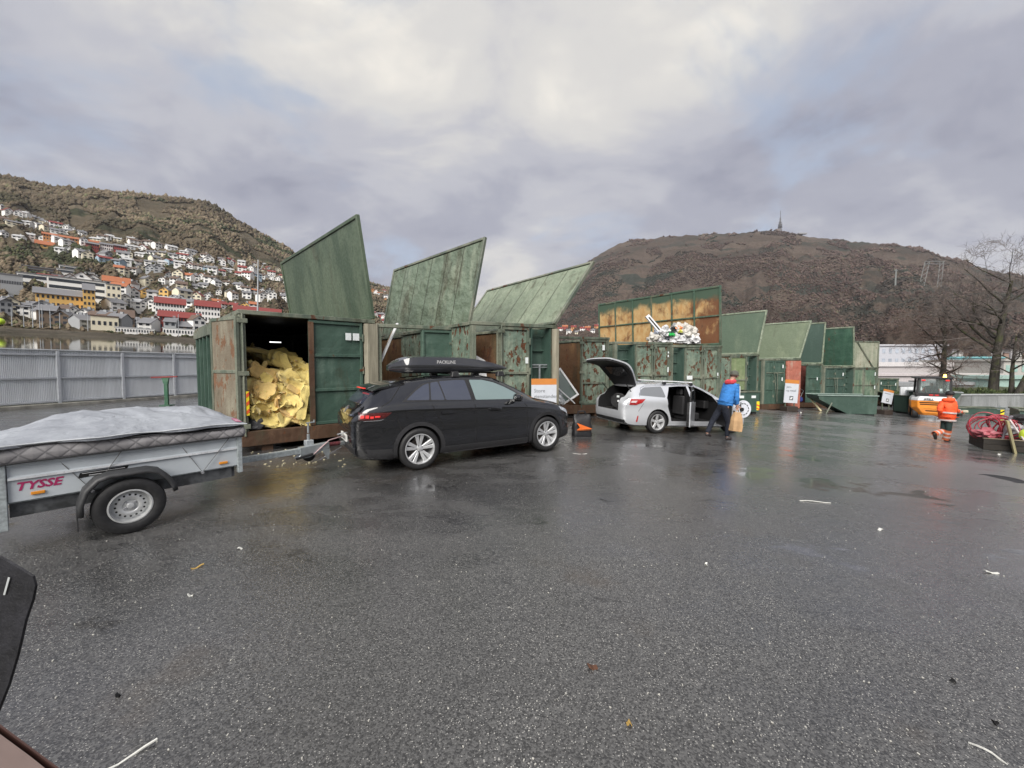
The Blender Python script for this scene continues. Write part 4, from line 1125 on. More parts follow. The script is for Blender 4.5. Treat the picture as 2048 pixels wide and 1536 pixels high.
for x in (-.25, .75):
    for s in (-1, 1):
        q = MB(); q.add([(x - .09, s * .62, -.055), (x + .09, s * .62, -.055), (x + .09, s * .50, -.055), (x - .09, s * .50, -.055), (x - .06, s * .60, .05), (x + .06, s * .60, .05), (x + .06, s * .5, .05), (x - .06, s * .5, .05)], [(3, 2, 1, 0), (4, 5, 6, 7), (0, 1, 5, 4), (1, 2, 6, 5), (2, 3, 7, 6), (3, 0, 4, 7)])
        q.build('bar_foot', M_TRIM, BX, bevel=.012)

# ------------------------------------------------------------------ silver estate, hatch and doors open
ga, gb = Vector((4.16, 10.86, 0)), Vector((6.66, 11.62, 0))
mid = (ga + gb) / 2
ang = math.atan2(gb.y - ga.y, gb.x - ga.x)
nrm = Vector((-math.sin(ang), math.cos(ang), 0))
c1 = mid + nrm * .87
c1.z = GZ(mid.x) + 0.0
CARS = empty('parked_car', c1, ang, 'silver estate car with its tailgate raised and side doors open', 'car')
pitchc = math.atan2(GZ(gb.x) - GZ(ga.x), (gb - ga).length)
CARS.rotation_euler = (0, -pitchc, ang)
WXs, WRs = 1.35, .325
S2 = dict(x0=-2.46, x1=2.01,
    zb=[(-2.460, .48), (-2.420, .34), (-2.330, .25), (-2.014, .2), (1.761, .18), (1.917, .2), (1.979, .28), (2.010, .42)],
    zt=[(-2.460, .86), (-2.440, .95), (-2.370, 1.0), (-2.280, 1.03), (-2.130, 1.22), (-1.967, 1.33), (-1.781, 1.38), (-1.200, 1.42), (-.6, 1.445), (-.1, 1.44), (.2, 1.40), (.55, 1.28), (.9, 1.12), (1.2, .99), (1.6, .93), (1.839, .84), (1.943, .73), (2.010, .58)],
    belt=[(-2.460, .82), (-2.230, .98), (-1.665, 1.02), (-1.000, .99), (0, .96), (.8, .93), (1.3, .88), (1.761, .78), (1.917, .66), (2.010, .52)],
    w=[(-2.460, .70), (-2.430, .77), (-2.370, .81), (-2.230, .84), (-1.897, .885), (-1.316, .90), (0, .89), (1.2, .895), (1.6, .88), (1.813, .84), (1.917, .74), (1.969, .60), (2.010, .40)],
    wt=[(-2.460, .5), (-2.330, .64), (-2.130, .60), (-1.665, .58), (-1.000, .60), (0, .61), (.4, .62), (.8, .66), (1.15, .71), (1.6, .70), (1.813, .62), (1.917, .52), (2.010, .3)])
bme2 = body_mesh(S2); DS = Decal(bme2)
cut = []
for x in (-WXs, WXs):
    for s in (-1, 1):
        q = MB(); q.lathe([(0, s * .60), (.365, s * .60), (.365, s * 1.1), (0, s * 1.1)], 40, 'y', c=(x, 0, WRs + .01)); cut.append((q, 1))
# passenger space and load bay, opened to the rear
q = MB(); 
q.prism([(-2.7, .62), (-2.7, .80), (-2.32, 1.06), (-2.18, 1.24), (-1.98, 1.31), (-1.2, 1.365), (-.4, 1.39), (.1, 1.34), (.55, 1.15), (.75, .92), (.75, .36), (-.95, .36), (-.95, .56), (-1.2, .60)], -.56, .56, 'xz'); cut.append((q, 1))
q = MB(); q.prism([(-.90, .36), (-.98, .62), (-1.05, .80), (-1.06, .96), (-1.06, 1.02), (-.86, 1.335), (-.5, 1.365), (-.24, 1.37), (-.20, .36)], -1.1, -.5, 'xz'); cut.append((q, 1))
q = MB(); q.prism([(-.12, .36), (-.16, 1.37), (.12, 1.345), (.40, 1.24), (.66, 1.10), (.74, .92), (.74, .36)], -1.1, -.5, 'xz'); cut.append((q, 1))
M_INT = plain('car_interior_black', (0.006, 0.006, 0.007), 0.75, 0, 0.3, 20)
body2 = boolean(bme2, [SLV, M_INT], cut, 'body', CARS)
for s in (-1, 1):
    DS.poly('quarter_window', rounded([(-1.98, 1.07), (-1.84, 1.22), (-1.70, 1.29), (-1.12, 1.335), (-1.10, 1.03)], .05), s, M_GLASS if s == 1 else glass_mat('pale_glass', (0.16, .17, .18), .06), CARS, .005)
    if s == 1:
        DS.poly('rear_window', rounded([(-1.06, 1.03), (-1.06, 1.335), (-.5, 1.355), (-.26, 1.35), (-.22, 1.01)], .03), s, M_GLASS, CARS, .005)
        DS.poly('front_window', rounded([(-.18, 1.01), (-.2, 1.355), (.1, 1.32), (.4, 1.23), (.72, 1.06), (.72, .96)], .03), s, M_GLASS, CARS, .005)
    DS.strip('window_trim', [(-1.96, 1.04), (-1.82, 1.27), (-1.68, 1.325), (-1.1, 1.365), (-.3, 1.385), (.12, 1.36), (.44, 1.255), (.76, 1.075)], .016, s, M_CHROME, CARS, .006)
    DS.strip('panel_gap', [(-2.0, .62), (-1.82, .9)], .008, s, M_SEAM, CARS, .0015)
    DS.strip('panel_gap', [(.78, 1.0), (.80, .7), (.76, .34)], .008, s, M_SEAM, CARS, .0015)
    DS.poly('sill_cladding', [(-.95, .17), (-.97, .25), (.93, .25), (.93, .17)], s, M_CLAD if s == 1 else SLV, CARS, .014)
    DS.poly('roof_rail', [(-1.62, 1.372), (-1.55, 1.402), (-.2, 1.425), (.1, 1.405), (.12, 1.388), (-.3, 1.40)], s, M_CHROME, CARS, .03)
    tl = DS.poly('tail_light', [(-2.28, .80), (-2.24, .96), (-1.98, .965), (-1.80, .975), (-1.90, .875), (-2.08, .80)], s, M_RED, CARS, .008)
    DS.poly('light_insert', [(-2.24, .86), (-2.22, .91), (-2.05, .92), (-2.10, .86)], s, plain('lamp_pale', (.55, .45, .45), .2, coat=1), tl, .014)
    DS.poly('headlight', [(1.92, .70), (1.84, .77), (1.66, .83), (1.72, .76), (1.86, .68)], s, M_LAMP, CARS, .006)
    DS.poly('rear_reflector', [(-2.06, .33), (-2.03, .50), (-2.0, .50), (-2.02, .33)], s, M_RED, CARS, .012)
    alloy_wheel('w', CARS, -WXs, s, .775, WRs, .225, .215, 5, 'single'); alloy_wheel('w', CARS, WXs, s, .775, WRs, .225, .215, 5, 'single')
    q = MB(); q.lathe([(0, -.11), (.05, -.105), (.08, -.07), (.09, 0), (.08, .07), (.05, .10), (0, .11)], 14, 'y', M=Matrix.Translation((.58, s * .99, 1.02)) @ Matrix.Diagonal((.75, 1, .8, 1)))
    if s == 1: q.build('mirror', SLV, CARS, smooth=True)
DS.poly('rear_bumper_cladding', [(-.78, .27), (-.78, .38), (.78, .38), (.78, .27)], 'rear', M_CLAD, CARS, .010)
DS.strip('bumper_trim', [(-.72, .285), (-.5, .27), (.5, .27), (.72, .285)], .022, 'rear', M_CHROME, CARS, .02)
DS.poly('windscreen', rounded([(.28, -.55), (1.0, -.63), (1.04, 0), (1.0, .63), (.28, .55)], .05), 'top', M_GLASS, CARS, .005)
q = MB(); q.box(-2.18, -.55, .60, -.95, .55, .625); q.build('boot_floor', plain('boot_carpet', (.035, .033, .03), .9), CARS)
q = MB(); q.box(-1.02, -.53, .56, -.88, .53, 1.18); q.build('rear_seat', M_INT, CARS, bevel=.04)
for y in (-.36, .36):
    q = MB(); q.box(-.20, y - .24, .36, .35, y + .24, .58); q.box(-.28, y - .23, .5, -.12, y + .23, 1.08); q.box(-.28, y - .12, 1.10, -.18, y + .12, 1.28)
    q.build('front_seat', plain('seat_fabric', (.02, .02, .022), .8), CARS, bevel=.03)
q = MB(); q.box(.55, -.55, .7, .74, .55, .95); q.build('dashboard', M_INT, CARS, bevel=.03)
# tailgate: shell swung up about its hinge at the rear roof edge
TG = empty('tailgate', (-1.86, 0, 1.40)); TG.parent = CARS
TG.rotation_euler = (0, R(43), 0)
def tgate(off, mat, name, sc=1.0):
    q = MB(); ny, nx = 12, 12; vs = []
    for i in range(nx + 1):
        t = i / nx; x = -1.16 * t * sc; zc = .10 * math.sin(t * 2.6) + .0 * t - .20 * max(0, t - .62) / .38 - .0
        hw = (.56 + .20 * min(1, t * 2.2) - .06 * max(0, t - .8)) * sc
        for j in range(ny + 1):
            y = hw * (2 * j / ny - 1); e = abs(2 * j / ny - 1)
            vs.append((x, y, zc - .05 * e ** 3 + off))
    for i in range(nx + 1):
        for j in range(ny + 1):
            x, y, z = vs[i * (ny + 1) + j]; vs.append((x, y, z - .045))
    N_ = (nx + 1) * (ny + 1); fs = []
    for i in range(nx):
        for j in range(ny):
            a = i * (ny + 1) + j; fs += [(a, a + 1, a + ny + 2, a + ny + 1), (a + N_, a + ny + 1 + N_, a + ny + 2 + N_, a + 1 + N_)]
    for i in range(nx):
        for j in (0, ny):
            a = i * (ny + 1) + j; fs.append((a, a + ny + 1, a + ny + 1 + N_, a + N_))
    for j in range(ny):
        for i in (0, nx):
            a = i * (ny + 1) + j; fs.append((a, a + 1, a + 1 + N_, a + N_))
    q.add(vs, fs); return q.build(name, mat, TG, smooth=True, autosm=50)
tgate(0.02, SLV, 'outer_panel'); tgate(-.028, M_TRIM, 'inner_lining', .985)
q = MB(); q.box(-.66, -.46, -.012, -.16, .46, .004, Matrix.Rotation(R(0), 4, 'Y')); q.build('rear_windscreen', glass_mat('hatch_glass', (.05, .052, .055), .1), TG)
for s in (-1, 1):
    q = MB(); q.tube([(-1.98, s * .60, 1.02), (-2.30, s * .66, 1.36)], .012, 6); q.build('gas_strut', M_BLACKPL, CARS)
# open doors on the near side: short curved leaves swung outward
def car_door(hx, length, angd, h0, h1, winh, name):
    D = empty(name, (hx, -.885, 0)); D.parent = CARS; D.rotation_euler = (0, 0, R(angd))
    q = MB()
    prof = [(0, h0 + .02), (0.0, .93), (-length * .98, .97), (-length, .62), (-length + .06, h0)]
    q.prism(prof, -.055, -.02, 'xz'); q.build('outer_skin', SLV, D, bevel=.012)
    q = MB(); q.prism([(-.01, h0 + .04), (-.01, .91), (-length * .96, .945), (-length * .975, .62), (-length + .08, h0 + .03)], -.019, .05, 'xz'); q.build('door_card', M_TRIM, D, bevel=.015)
    q = MB()
    fr = [(0, .93), (-.06 if length < 1 else -.02, .98), (-.30, winh - .04), (-.45, winh), (-length * .92, winh - .02), (-length * .99, .97)]
    q.tube([(a, -.03, b) for a, b in fr], .022, 6); q.build('window_frame', M_TRIM, D)
    q = MB(); q.prism([(-.02, .94), (-.30, winh - .05), (-.45, winh - .015), (-length * .90, winh - .035), (-length * .96, .97)], -.035, -.029, 'xz')
    q.build('window', glass_mat('door_glass', (.03, .035, .04), .04), D)
    q = MB(); q.box(-length * .55, .05, .70, -length * .2, .085, .76); q.build('armrest', M_BLACKPL, D, bevel=.01)
    return D
car_door(-.16, .86, 40, .26, .96, 1.37, 'rear_door')
fdr = car_door(.76, .95, 64, .26, .96, 1.36, 'front_door')
q = MB(); q.lathe([(0, -.11), (.05, -.105), (.08, -.07), (.09, 0), (.08, .07), (.05, .10), (0, .11)], 14, 'y', M=Matrix.Translation((-.12, -.17, 1.0)) @ Matrix.Diagonal((.75, 1, .8, 1))); q.build('mirror', M_TRIM, fdr, smooth=True)
# cross bars
for x in (-1.0, -.05):
    q = MB(); q.box(x - .045, -.62, 1.475, x + .045, .62, 1.51); q.build('cross_bar', plain('bar_alloy', (.75, .76, .78), .35, .2), CARS, bevel=.008)
    for s in (-1, 1):
        q = MB(); q.box(x - .05, s * .60 - .04, 1.40, x + .05, s * .60 + .04, 1.474); q.build('bar_foot', M_TRIM, CARS, bevel=.01)
def on_car(p):   # point in the car's frame -> world
    bpy.context.view_layer.update(); return CARS.matrix_world @ Vector(p)
# things in the boot
w0 = on_car((-2.10, -.02, .626))
rt = empty('cable_reel', w0, R(-22), 'black round cable reel standing in the open boot', 'reel')
q = MB(); 
for y in (-.09, .07): q.lathe([(.03, y), (.21, y), (.225, y + .01), (.21, y + .02), (.03, y + .02)], 30, 'y', c=(0, 0, .225), close=True)
q.build('flange', M_BLACKPL, rt, smooth=True, autosm=30)
q = MB(); q.lathe([(.03, -.088), (.15, -.088), (.15, .088), (.03, .088)], 24, 'y', c=(0, 0, .225), close=True); q.build('drum', plain('orange_cable', (.45, .12, .03), .5), rt)
q = MB(); q.lathe([(0, -.115), (.028, -.115), (.028, .1), (0, .1)], 12, 'y', c=(0, 0, .225)); q.build('hub_pin', M_WHITE, rt)
q = MB(); q.box(-.045, -.094, .33, .03, -.0905, .385); q.build('sticker', M_STICK, rt)
w1 = on_car((-1.98, .22, .626))
def crumple(name, mat, loc, sx, sy, sz, seed, label, cat, group=None, amp=.25, sub=3, rot=0, parent=None, flatbot=True):
    bm = bmesh.new(); bmesh.ops.create_icosphere(bm, subdivisions=sub, radius=1)
    for v in bm.verts:
        n1 = noise.noise(v.co * 1.6 + Vector((seed, 0, 0))); n2 = noise.noise(v.co * 4.5 + Vector((0, seed, 0)))
        v.co *= 1 + amp * n1 * 1.6 + amp * .5 * n2
        v.co = Vector((v.co.x * sx, v.co.y * sy, v.co.z * sz))
        if flatbot and v.co.z < -sz * .7: v.co.z = -sz * .7
        v.co.z += sz * .7
    me = bpy.data.meshes.new(name); bm.to_mesh(me); bm.free(); me.materials.append(mat)
    o = link(name, me, parent); o.location = loc; o.rotation_euler = (0, 0, rot)
    return tag(o, label, cat, group)
M_KRAFT = plain('kraft_paper', (.42, .27, .14), .8, 0, .15, 9, .2)
crumple('paper_bundle', M_KRAFT, w1, .10, .08, .06, 3, 'crumpled brown paper lying in the left of the open boot', 'paper')
# ================================================================== TRAILER
tw = G(262, 1062)
# direction toward the hitch of the black car
bpy.context.view_layer.update()
ball = CARB.matrix_world @ Vector((-2.42, 0, .42))
th0 = G(262, 1062)
# near-side wheel contact th0, hitch on the centre line
HW = .76
tang = math.atan2(ball.y - th0.y, ball.x - th0.x)
for _ in range(20):
    n_ = Vector((-math.sin(tang), math.cos(tang), 0)); cc = th0 + n_ * (HW + .0)
    tang = math.atan2(ball.y - cc.y, ball.x - cc.x)
n_ = Vector((-math.sin(tang), math.cos(tang), 0)); cc = th0 + n_ * HW
dist = (Vector((ball.x, ball.y, 0)) - Vector((cc.x, cc.y, 0))).length
print('trailer axis to ball', dist, 'angle', math.degrees(tang))
TR = empty('box_trailer', (cc.x, cc.y, 0), tang, 'grey single-axle box trailer hitched behind the black car', 'trailer')
M_TSIDE = plain('trailer_side_grey', (0.50, 0.54, 0.57), 0.38, 0.1, .06, 3)
M_TZINC = plain('zinc_spangle', (0.38, 0.42, 0.43), 0.45, .35, .25, 24)
XB, XF, YW, ZB, ZT = -.86, 1.08, .62, .50, .86
for s in (-1, 1):
    q = MB()
    # folded side: lower face, proud rib, upper face
    pr = [(s * YW, ZB), (s * YW, .70), (s * (YW + .018), .712), (s * (YW + .018), .735), (s * YW, .747), (s * YW, ZT - .02), (s * (YW + .02), ZT - .01), (s * (YW + .02), ZT + .01), (s * (YW - .03), ZT + .01), (s * (YW - .03), ZB)]
    q.add([(x, y, z) for x in (XB + .06, XF - .05) for y, z in pr], [(k, (k + 1) % 10, (k + 1) % 10 + 10, k + 10) for k in range(10)] + [tuple(range(10)), tuple(range(19, 9, -1))])
    sd = q.build('side_board', M_TSIDE, TR)
    q = MB(); q.box(XB + .065, s * (YW + .019), .713, XF - .055, s * (YW + .0215), .734); q.build('bright_rib', plain('rib_white', (.70, .72, .74), .3, .2), sd)
    for x in (XB, XF - .05):
        q = MB(); q.box(x - (.04 if x < 0 else 0), s * YW - .03 * s, ZB - .1 - (.16 if x < 0 else 0), x + .055, s * (YW + .03), ZT + .02)
        q.build('corner_stake', M_TZINC, TR, bevel=.005)
    q = MB(); q.box(XB + .1, s * .50 - .03, .34, XF - .06, s * .50 + .03, .47); 
    q.add([(XB + .06, s * .56, .34), (XF - .1, s * .56, .34), (XF - .1, s * .56, .49), (XB + .06, s * .56, .49), (XB + .06, s * .53, .34), (XF - .1, s * .53, .34), (XF - .1, s * .53, .49), (XB + .06, s * .53, .49)], [(0, 1, 2, 3), (7, 6, 5, 4), (0, 4, 5, 1), (1, 5, 6, 2), (2, 6, 7, 3), (3, 7, 4, 0)])
    q.build('chassis_rail', plain('chassis_dark_zinc', (.10, .105, .11), .55, .3, .5, 10), TR)
    for x, c in ((XB + .24, (.75, .28, .02)), (XF - .20, (.75, .28, .02))):
        q = MB(); q.box(x - .045, s * (YW + .003), .545, x + .045, s * (YW + .02), .575); q.build('amber_reflector', plain('amber', c, .3, coat=1), TR, bevel=.004)
    # mudguard
    r0 = .375; vs = []; prof = []
    n = 22
    pts = [(-.375, .28), (-.37, .40), (-.325, .54), (-.24, .635), (-.15, .665), (.15, .665), (.24, .635), (.325, .54), (.37, .44), (.385, .38)]
    q = MB(); ycs = [(s * .64, 0), (s * .67, .012), (s * .845, .012), (s * .87, -.004), (s * .875, -.035)]
    for (x, z) in pts:
        L_ = Vector((x, z - .28)); k = L_.normalized()
        for (y, o_) in ycs: vs.append((x + k.x * o_, y, z + k.y * o_))
    m = len(ycs); fs = [(i * m + k, i * m + k + 1, (i + 1) * m + k + 1, (i + 1) * m + k) for i in range(len(pts) - 1) for k in range(m - 1)]
    q.add(vs, fs); mg = q.build('mudguard', plain('mudguard_black', (.03, .031, .033), .55, 0, .2, 15), TR, smooth=True, autosm=60)
    md = mg.modifiers.new('t', 'SOLIDIFY'); md.thickness = .012
    q = MB(); q.box(-.385, s * .66, .14, -.377, s * .86, .29); q.build('mud_flap', M_DARK, TR)
    # wheel with slotted steel rim
    R_, rr, w = .295, .178, .165
    t = tyre_mb(R_, rr, w).build('wheel', M_TYRE, TR, smooth=True, autosm=40); t.location = (0, s * .775, R_)
    q = MB()
    q.lathe([(rr + .003, s * .062), (rr + .001, s * .076), (rr - .012, s * .078), (rr - .016, s * .05), (rr - .022, s * .018), (rr - .03, s * .010), (rr - .045, s * .020), (rr - .075, s * .036), (.075, s * .034), (.062, s * .022), (.058, s * .014), (.02, s * .014), (0, s * .014)], 64, 'y', cap=False)
    rim = q.build('rim', plain('steel_rim_silver', (.56, .57, .57), .36, .45, .1, 14), t, smooth=True, autosm=50)
    q = MB()
    for k in range(16):
        a = 2 * math.pi * k / 16; q.lathe([(0, s * .0385), (.0098, s * .0385), (.0098, s * .02), (0, s * .02)], 10, 'y', c=((rr - .062) * math.cos(a), -s * .003, (rr - .062) * math.sin(a)))
    q.build('rim_slots', M_SEAM, t)
    q = MB(); q.lathe([(0, s * .058), (.024, s * .056), (.031, s * .045), (.031, s * .012), (0, s * .012)], 20, 'y'); q.build('hub_cap', M_ALLOY, t, smooth=True, autosm=40)
    for k in range(4):
        a = 2 * math.pi * (k + .4) / 4; q = MB(); q.lathe([(0, s * .032), (.009, s * .032), (.011, s * .012), (0, s * .012)], 8, 'y', c=(.048 * math.cos(a), 0, .048 * math.sin(a))); q.build('wheel_nut', M_CHROME, t)
for x in (XB, XF - .02):
    q = MB(); q.box(x, -YW + .032, ZB, x + .02, YW - .032, ZT); q.build('end_board', M_TSIDE, TR)
q = MB(); q.box(XB + .022, -YW + .033, ZB - .02, XF - .022, YW - .033, ZB - .001); q.build('deck', M_TZINC, TR)
q = MB(); q.tube([(0, -.68, R_ - .01), (0, .68, R_ - .01)], .028, 10); q.box(-.05, -.5, R_ + .02, .05, -.44, .34); q.box(-.05, .44, R_ + .02, .05, .5, .34); q.build('axle', M_TZINC, TR)
# rear lamp bar
q = MB(); q.box(XB - .02, -.6, .36, XB + .0, .6, .48); q.build('lamp_bar', M_TZINC, TR)
# text and black strip
tyM = Matrix.Translation((XB + .10, -YW - .0022, .605)) @ Matrix.Rotation(R(90), 4, 'X')
q_ = text_mesh('TYSSE', .108, 'lettering', plain('tysse_crimson', (.36, .025, .11), .4, var=.1), TR, tyM, .0012, .28, .0035)
for v in q_.data.vertices: v.co.x = (XB + .10) + (v.co.x - XB - .10) * 1.02
q = MB(); q.add([(XB + .50, -YW - .003, .635), (XB + .86, -YW - .003, .655), (XB + .88, -YW - .003, .700), (XB + .52, -YW - .003, .690)], [(0, 1, 2, 3)]); q.build('black_strip', M_SEAM, TR)
q = MB(); q.box(XB + .53, -YW - .0045, .678, XB + .85, -YW - .0035, .682); q.box(XB + .58, -YW - .0045, .652, XB + .74, -YW - .0035, .657); q.build('strip_lines', M_WHITE, TR)
# lashing cord zigzag
q = MB(); zt_ = .96
for (a, b, c) in ((-.55, -.2, .15), (.52, .80, 1.0)):
    pass
M_CORD = plain('grey_cord', (.12, .12, .12), .7)
for seq in ([(XB + .30, .98), (XB + .60, .49), (XB + .86, .93)], [(.40, .98), (.66, .49), (1.0, .95)]):
    q = MB(); q.tube([(a, -YW - .03 if z < .97 else -YW + .02, z) for a, z in seq], .005, 5, cap=True); q.build('lashing_cord', M_CORD, TR)
for x in (XB + .60, .66, XB + .52):
    q = MB(); q.lathe([(0, -YW - .045), (.016, -YW - .045), (.016, -YW), (0, -YW)], 10, 'y', c=(x, 0, .485 if x != XB + .52 else .44)); q.build('lashing_knob', M_CHROME, TR)
# drawbar
LB = dist
q = MB(); q.box(XF - .1, -.045, .38, LB - .72, .045, .465); q.build('drawbar', M_TZINC, TR, bevel=.004)
q = MB(); q.prism([(LB - .80, .36), (LB - .86, .30), (LB - .66, .30), (LB - .42, .38), (LB - .33, .40), (LB - .33, .50), (LB - .80, .48)], -.055, .055, 'xz'); ob = q.build('overrun_housing', M_STEEL, TR, bevel=.005)
q = MB(); q.tube([(LB - .34, 0, .45), (LB - .12, 0, .45)], .035, 12); q.build('gaiter', plain('gaiter_red_black', (.10, .02, .025), .5, var=.5, scale=30), TR)
q = MB(); q.box(LB - .13, -.035, .42, LB + .03, .035, .475); q.lathe([(0, 0), (.042, 0), (.048, .03), (.03, .075), (0, .08)], 16, 'z', c=(LB, 0, .41)); q.build('coupling_head', M_STEEL, TR, smooth=True, autosm=40)
q = MB(); q.tube([(LB, 0, .36), (LB, 0, .44)], .02, 8); q.tube([(LB, 0, .365), (LB + .12, 0, .35)], .016, 8); q.build('tow_ball', M_CHROME, TR)
q = MB(); q.tube([(LB - .60, -.07, .34), (LB - .5, -.07, .42), (LB - .34, -.07, .54), (LB - .12, -.05, .57), (LB - .04, -.03, .53)], [.009, .009, .011, .010, .009], 8); q.build('brake_lever', plain('lever_pink_grey', (.42, .30, .30), .4, .2, .5, 4), TR)
q = MB(); q.tube([(LB - .88, -.09, .32), (LB - .62, -.09, .355)], .02, 8); q.build('lever_grip', M_DARK, TR)
for yy in (-.09,):
    q = MB(); q.prism([(LB - .47, .39), (LB - .39, .23), (LB - .36, .23), (LB - .34, .40)], yy - .004, yy + .004, 'xz'); q.build('bracket', M_STEEL, TR)
q = MB(); q.tube([(LB - .52, -.1, .24), (LB - .12, -.06, .39)], .005, 6); q.build('breakaway_rod', M_CHROME, TR)
q = MB(); pts = [(LB - .06, -.05, .50), (LB + .07, -.08, .52), (LB + .13, -.1, .42), (LB + .06, -.1, .30), (LB - .02, -.09, .33)]; q.tube(pts, .007, 6); q.build('breakaway_cable', M_WHITE, TR)
q = MB(); q.tube([(LB - .16, .02, .60), (LB - .05, .0, .62), (LB + .02, 0, .55), (LB + .02, 0, .48)], .010, 6); q.build('coupling_handle', M_CHROME, TR)
# jockey wheel
jx = LB - .60
q = MB(); q.tube([(jx, .12, .30), (jx, .12, .66)], .024, 12); q.build('jockey_tube', M_STEEL, TR)
q = MB(); q.tube([(jx, .12, .68), (jx, .12, .84)], .017, 10); q.tube([(jx - .03, .12, .845), (jx + .11, .12, .85)], .012, 8); q.tube([(jx + .10, .12, .85), (jx + .10, .12, .89)], .014, 8); q.build('jockey_crank', M_STEEL, TR)
q = MB(); q.box(jx - .06, .055, .47, jx + .06, .16, .56); q.build('jockey_clamp', plain('clamp_zinc', (.5, .53, .55), .35, .5), TR, bevel=.006)
q = MB(); q.lathe([(0, -.03), (.07, -.03), (.10, -.02), (.10, .02), (.07, .03), (0, .03)], 24, 'y', c=(jx, .12, .30)); q.build('jockey_wheel', M_DARK, TR, smooth=True, autosm=40)
# rack plate standing behind jockey (light grey board)
# ------------------------------------------------------------------ quilted mattress and tarpaulin load
def cloth_grid(name, nx, ny, f, mat, parent=None, thick=.008):
    vs = [f(i / nx, j / ny) for j in range(ny + 1) for i in range(nx + 1)]
    fs = [(j * (nx + 1) + i, j * (nx + 1) + i + 1, (j + 1) * (nx + 1) + i + 1, (j + 1) * (nx + 1) + i) for j in range(ny) for i in range(nx)]
    me = bpy.data.meshes.new(name); me.from_pydata(vs, [], fs); me.materials.append(mat)
    me.polygons.foreach_set('use_smooth', [True] * len(fs)); o = link(name, me, parent)
    md = o.modifiers.new('t', 'SOLIDIFY'); md.thickness = thick; md.offset = 0
    return o
# mattress: box with quilted side relief
def quilt_mat():
    m, t, b = new_mat('quilted_grey'); N = NT(t)
    sep_ = N.n('ShaderNodeSeparateXYZ'); N.l(N.c, sep_.inputs[0])
    u = N.m('MULTIPLY', N.m('ADD', sep_.outputs[0], sep_.outputs[2]), 1 / .16); v = N.m('MULTIPLY', N.m('SUBTRACT', sep_.outputs[0], sep_.outputs[2]), 1 / .16)
    def tri(x): return N.m('ABSOLUTE', N.m('SUBTRACT', N.m('FRACT', x), .5))
    mx = N.m('MAXIMUM', tri(u), tri(v))
    d = N.m('SUBTRACT', .5, mx)
    ln = N.step(d, .03, .10)
    f = N.noise(6, 5, .6)
    c = N.mix(ln, (.19, .185, .19), N.mix(N.step(f, .3, .7), (.25, .24, .245), (.31, .30, .305)))
    N.l(c, b.inputs['Base Color']); b.inputs['Roughness'].default_value = .8
    N.l(N.bump(N.m('ADD', N.m('POWER', N.m('MULTIPLY', d, 2, True), .5), N.m('MULTIPLY', f, .5)), .5, .015), b.inputs['Normal'])
    return m
MQ = quilt_mat()
lx, ly = 1.18, .66
TRP = Matrix.Translation((cc.x, cc.y, 0)) @ Matrix.Rotation(tang, 4, 'Z')
MT = empty('mattress', TRP @ Vector((0, 0, ZT + .012)), tang, 'grey quilted mattress lying across the trailer under the tarpaulin', 'mattress')
q = MB(); nX, nY, nZ = 60, 26, 5
def mpt(u, v, w_):
    x = -1.0 + 2.1 * u; y = -ly + 2 * ly * v
    sag = .02 * math.sin(u * 7) + .025 * noise.noise(Vector((x * 2, y * 2, 3)))
    z = .0 + w_ * (.135 + sag)
    bul = .02 * math.sin(w_ * math.pi)
    if v < .02: y -= bul + .008 * noise.noise(Vector((x * 6, w_ * 3, 0)))
    if v > .98: y += bul
    if u < .02: x -= bul
    if u > .98: x += bul
    return (x, y, z + .05 * max(0, -(x + .7)) * -1)
vs = []; fs = []
def face_grid(f, na, nb):
    b0 = len(vs)
    for j in range(nb + 1):
        for i in range(na + 1): vs.append(f(i / na, j / nb))
    for j in range(nb):
        for i in range(na): a = b0 + j * (na + 1) + i; fs.append((a, a + 1, a + na + 2, a + na + 1))
face_grid(lambda a, b: mpt(a, 0, b), nX, nZ); face_grid(lambda a, b: mpt(a, 1, b), nX, nZ)
face_grid(lambda a, b: mpt(0, a, b), nY, nZ); face_grid(lambda a, b: mpt(1, a, b), nY, nZ)
face_grid(lambda a, b: mpt(a, b, 1), nX, nY); face_grid(lambda a, b: mpt(a, b, 0), nX, nY)
q.add(vs, fs); o = q.build('quilted_cover', MQ, MT, smooth=True, autosm=60)
bm = bmesh.new(); bm.from_mesh(o.data); bmesh.ops.remove_doubles(bm, verts=bm.verts, dist=.001); bmesh.ops.recalc_face_normals(bm, faces=bm.faces); bm.to_mesh(o.data); bm.free()
for z in (.008, .14):
    q = MB(); q.tube([(x, -ly - .018, z + (.02 * math.sin((x + 1.0) / 2.1 * 7) + .025 * noise.noise(Vector((x * 2, -ly * 2, 3)))) * (z > .1) - (0.05 * max(0, -(x + .7)))) for x in [(-1.0 + 2.1 * k / 40) for k in range(41)]], .008, 6)
    q.build('piping', plain('piping_black', (.02, .02, .022), .6), MT, smooth=True)
def tarp_mat():
    m, t, b = new_mat('tarpaulin_grey'); N = NT(t)
    f = N.noise(2.5, 5, .6, (1, 1, 1)); g = N.noise(6, 2, .5, (1, 2.5, 1), dist=1.2)
    c = N.mix(N.step(f, .3, .7), (.23, .245, .275), (.31, .33, .36)); c = N.mix(N.step(g, .62, .8, 0, .4), c, (.28, .29, .31))
    N.l(c, b.inputs['Base Color']); b.inputs['Roughness'].default_value = .48
    N.l(N.bump(N.m('ADD', g, N.m('MULTIPLY', N.noise(3.0, 3, .5, (1, 2.5, 1), dist=2.0), 1.6)), .45, .04), b.inputs['Normal'])
    return m
TP = empty('tarpaulin', TRP @ Vector((0, 0, ZT + .17)), tang, 'pale grey tarpaulin draped over the load on the trailer', 'tarpaulin')
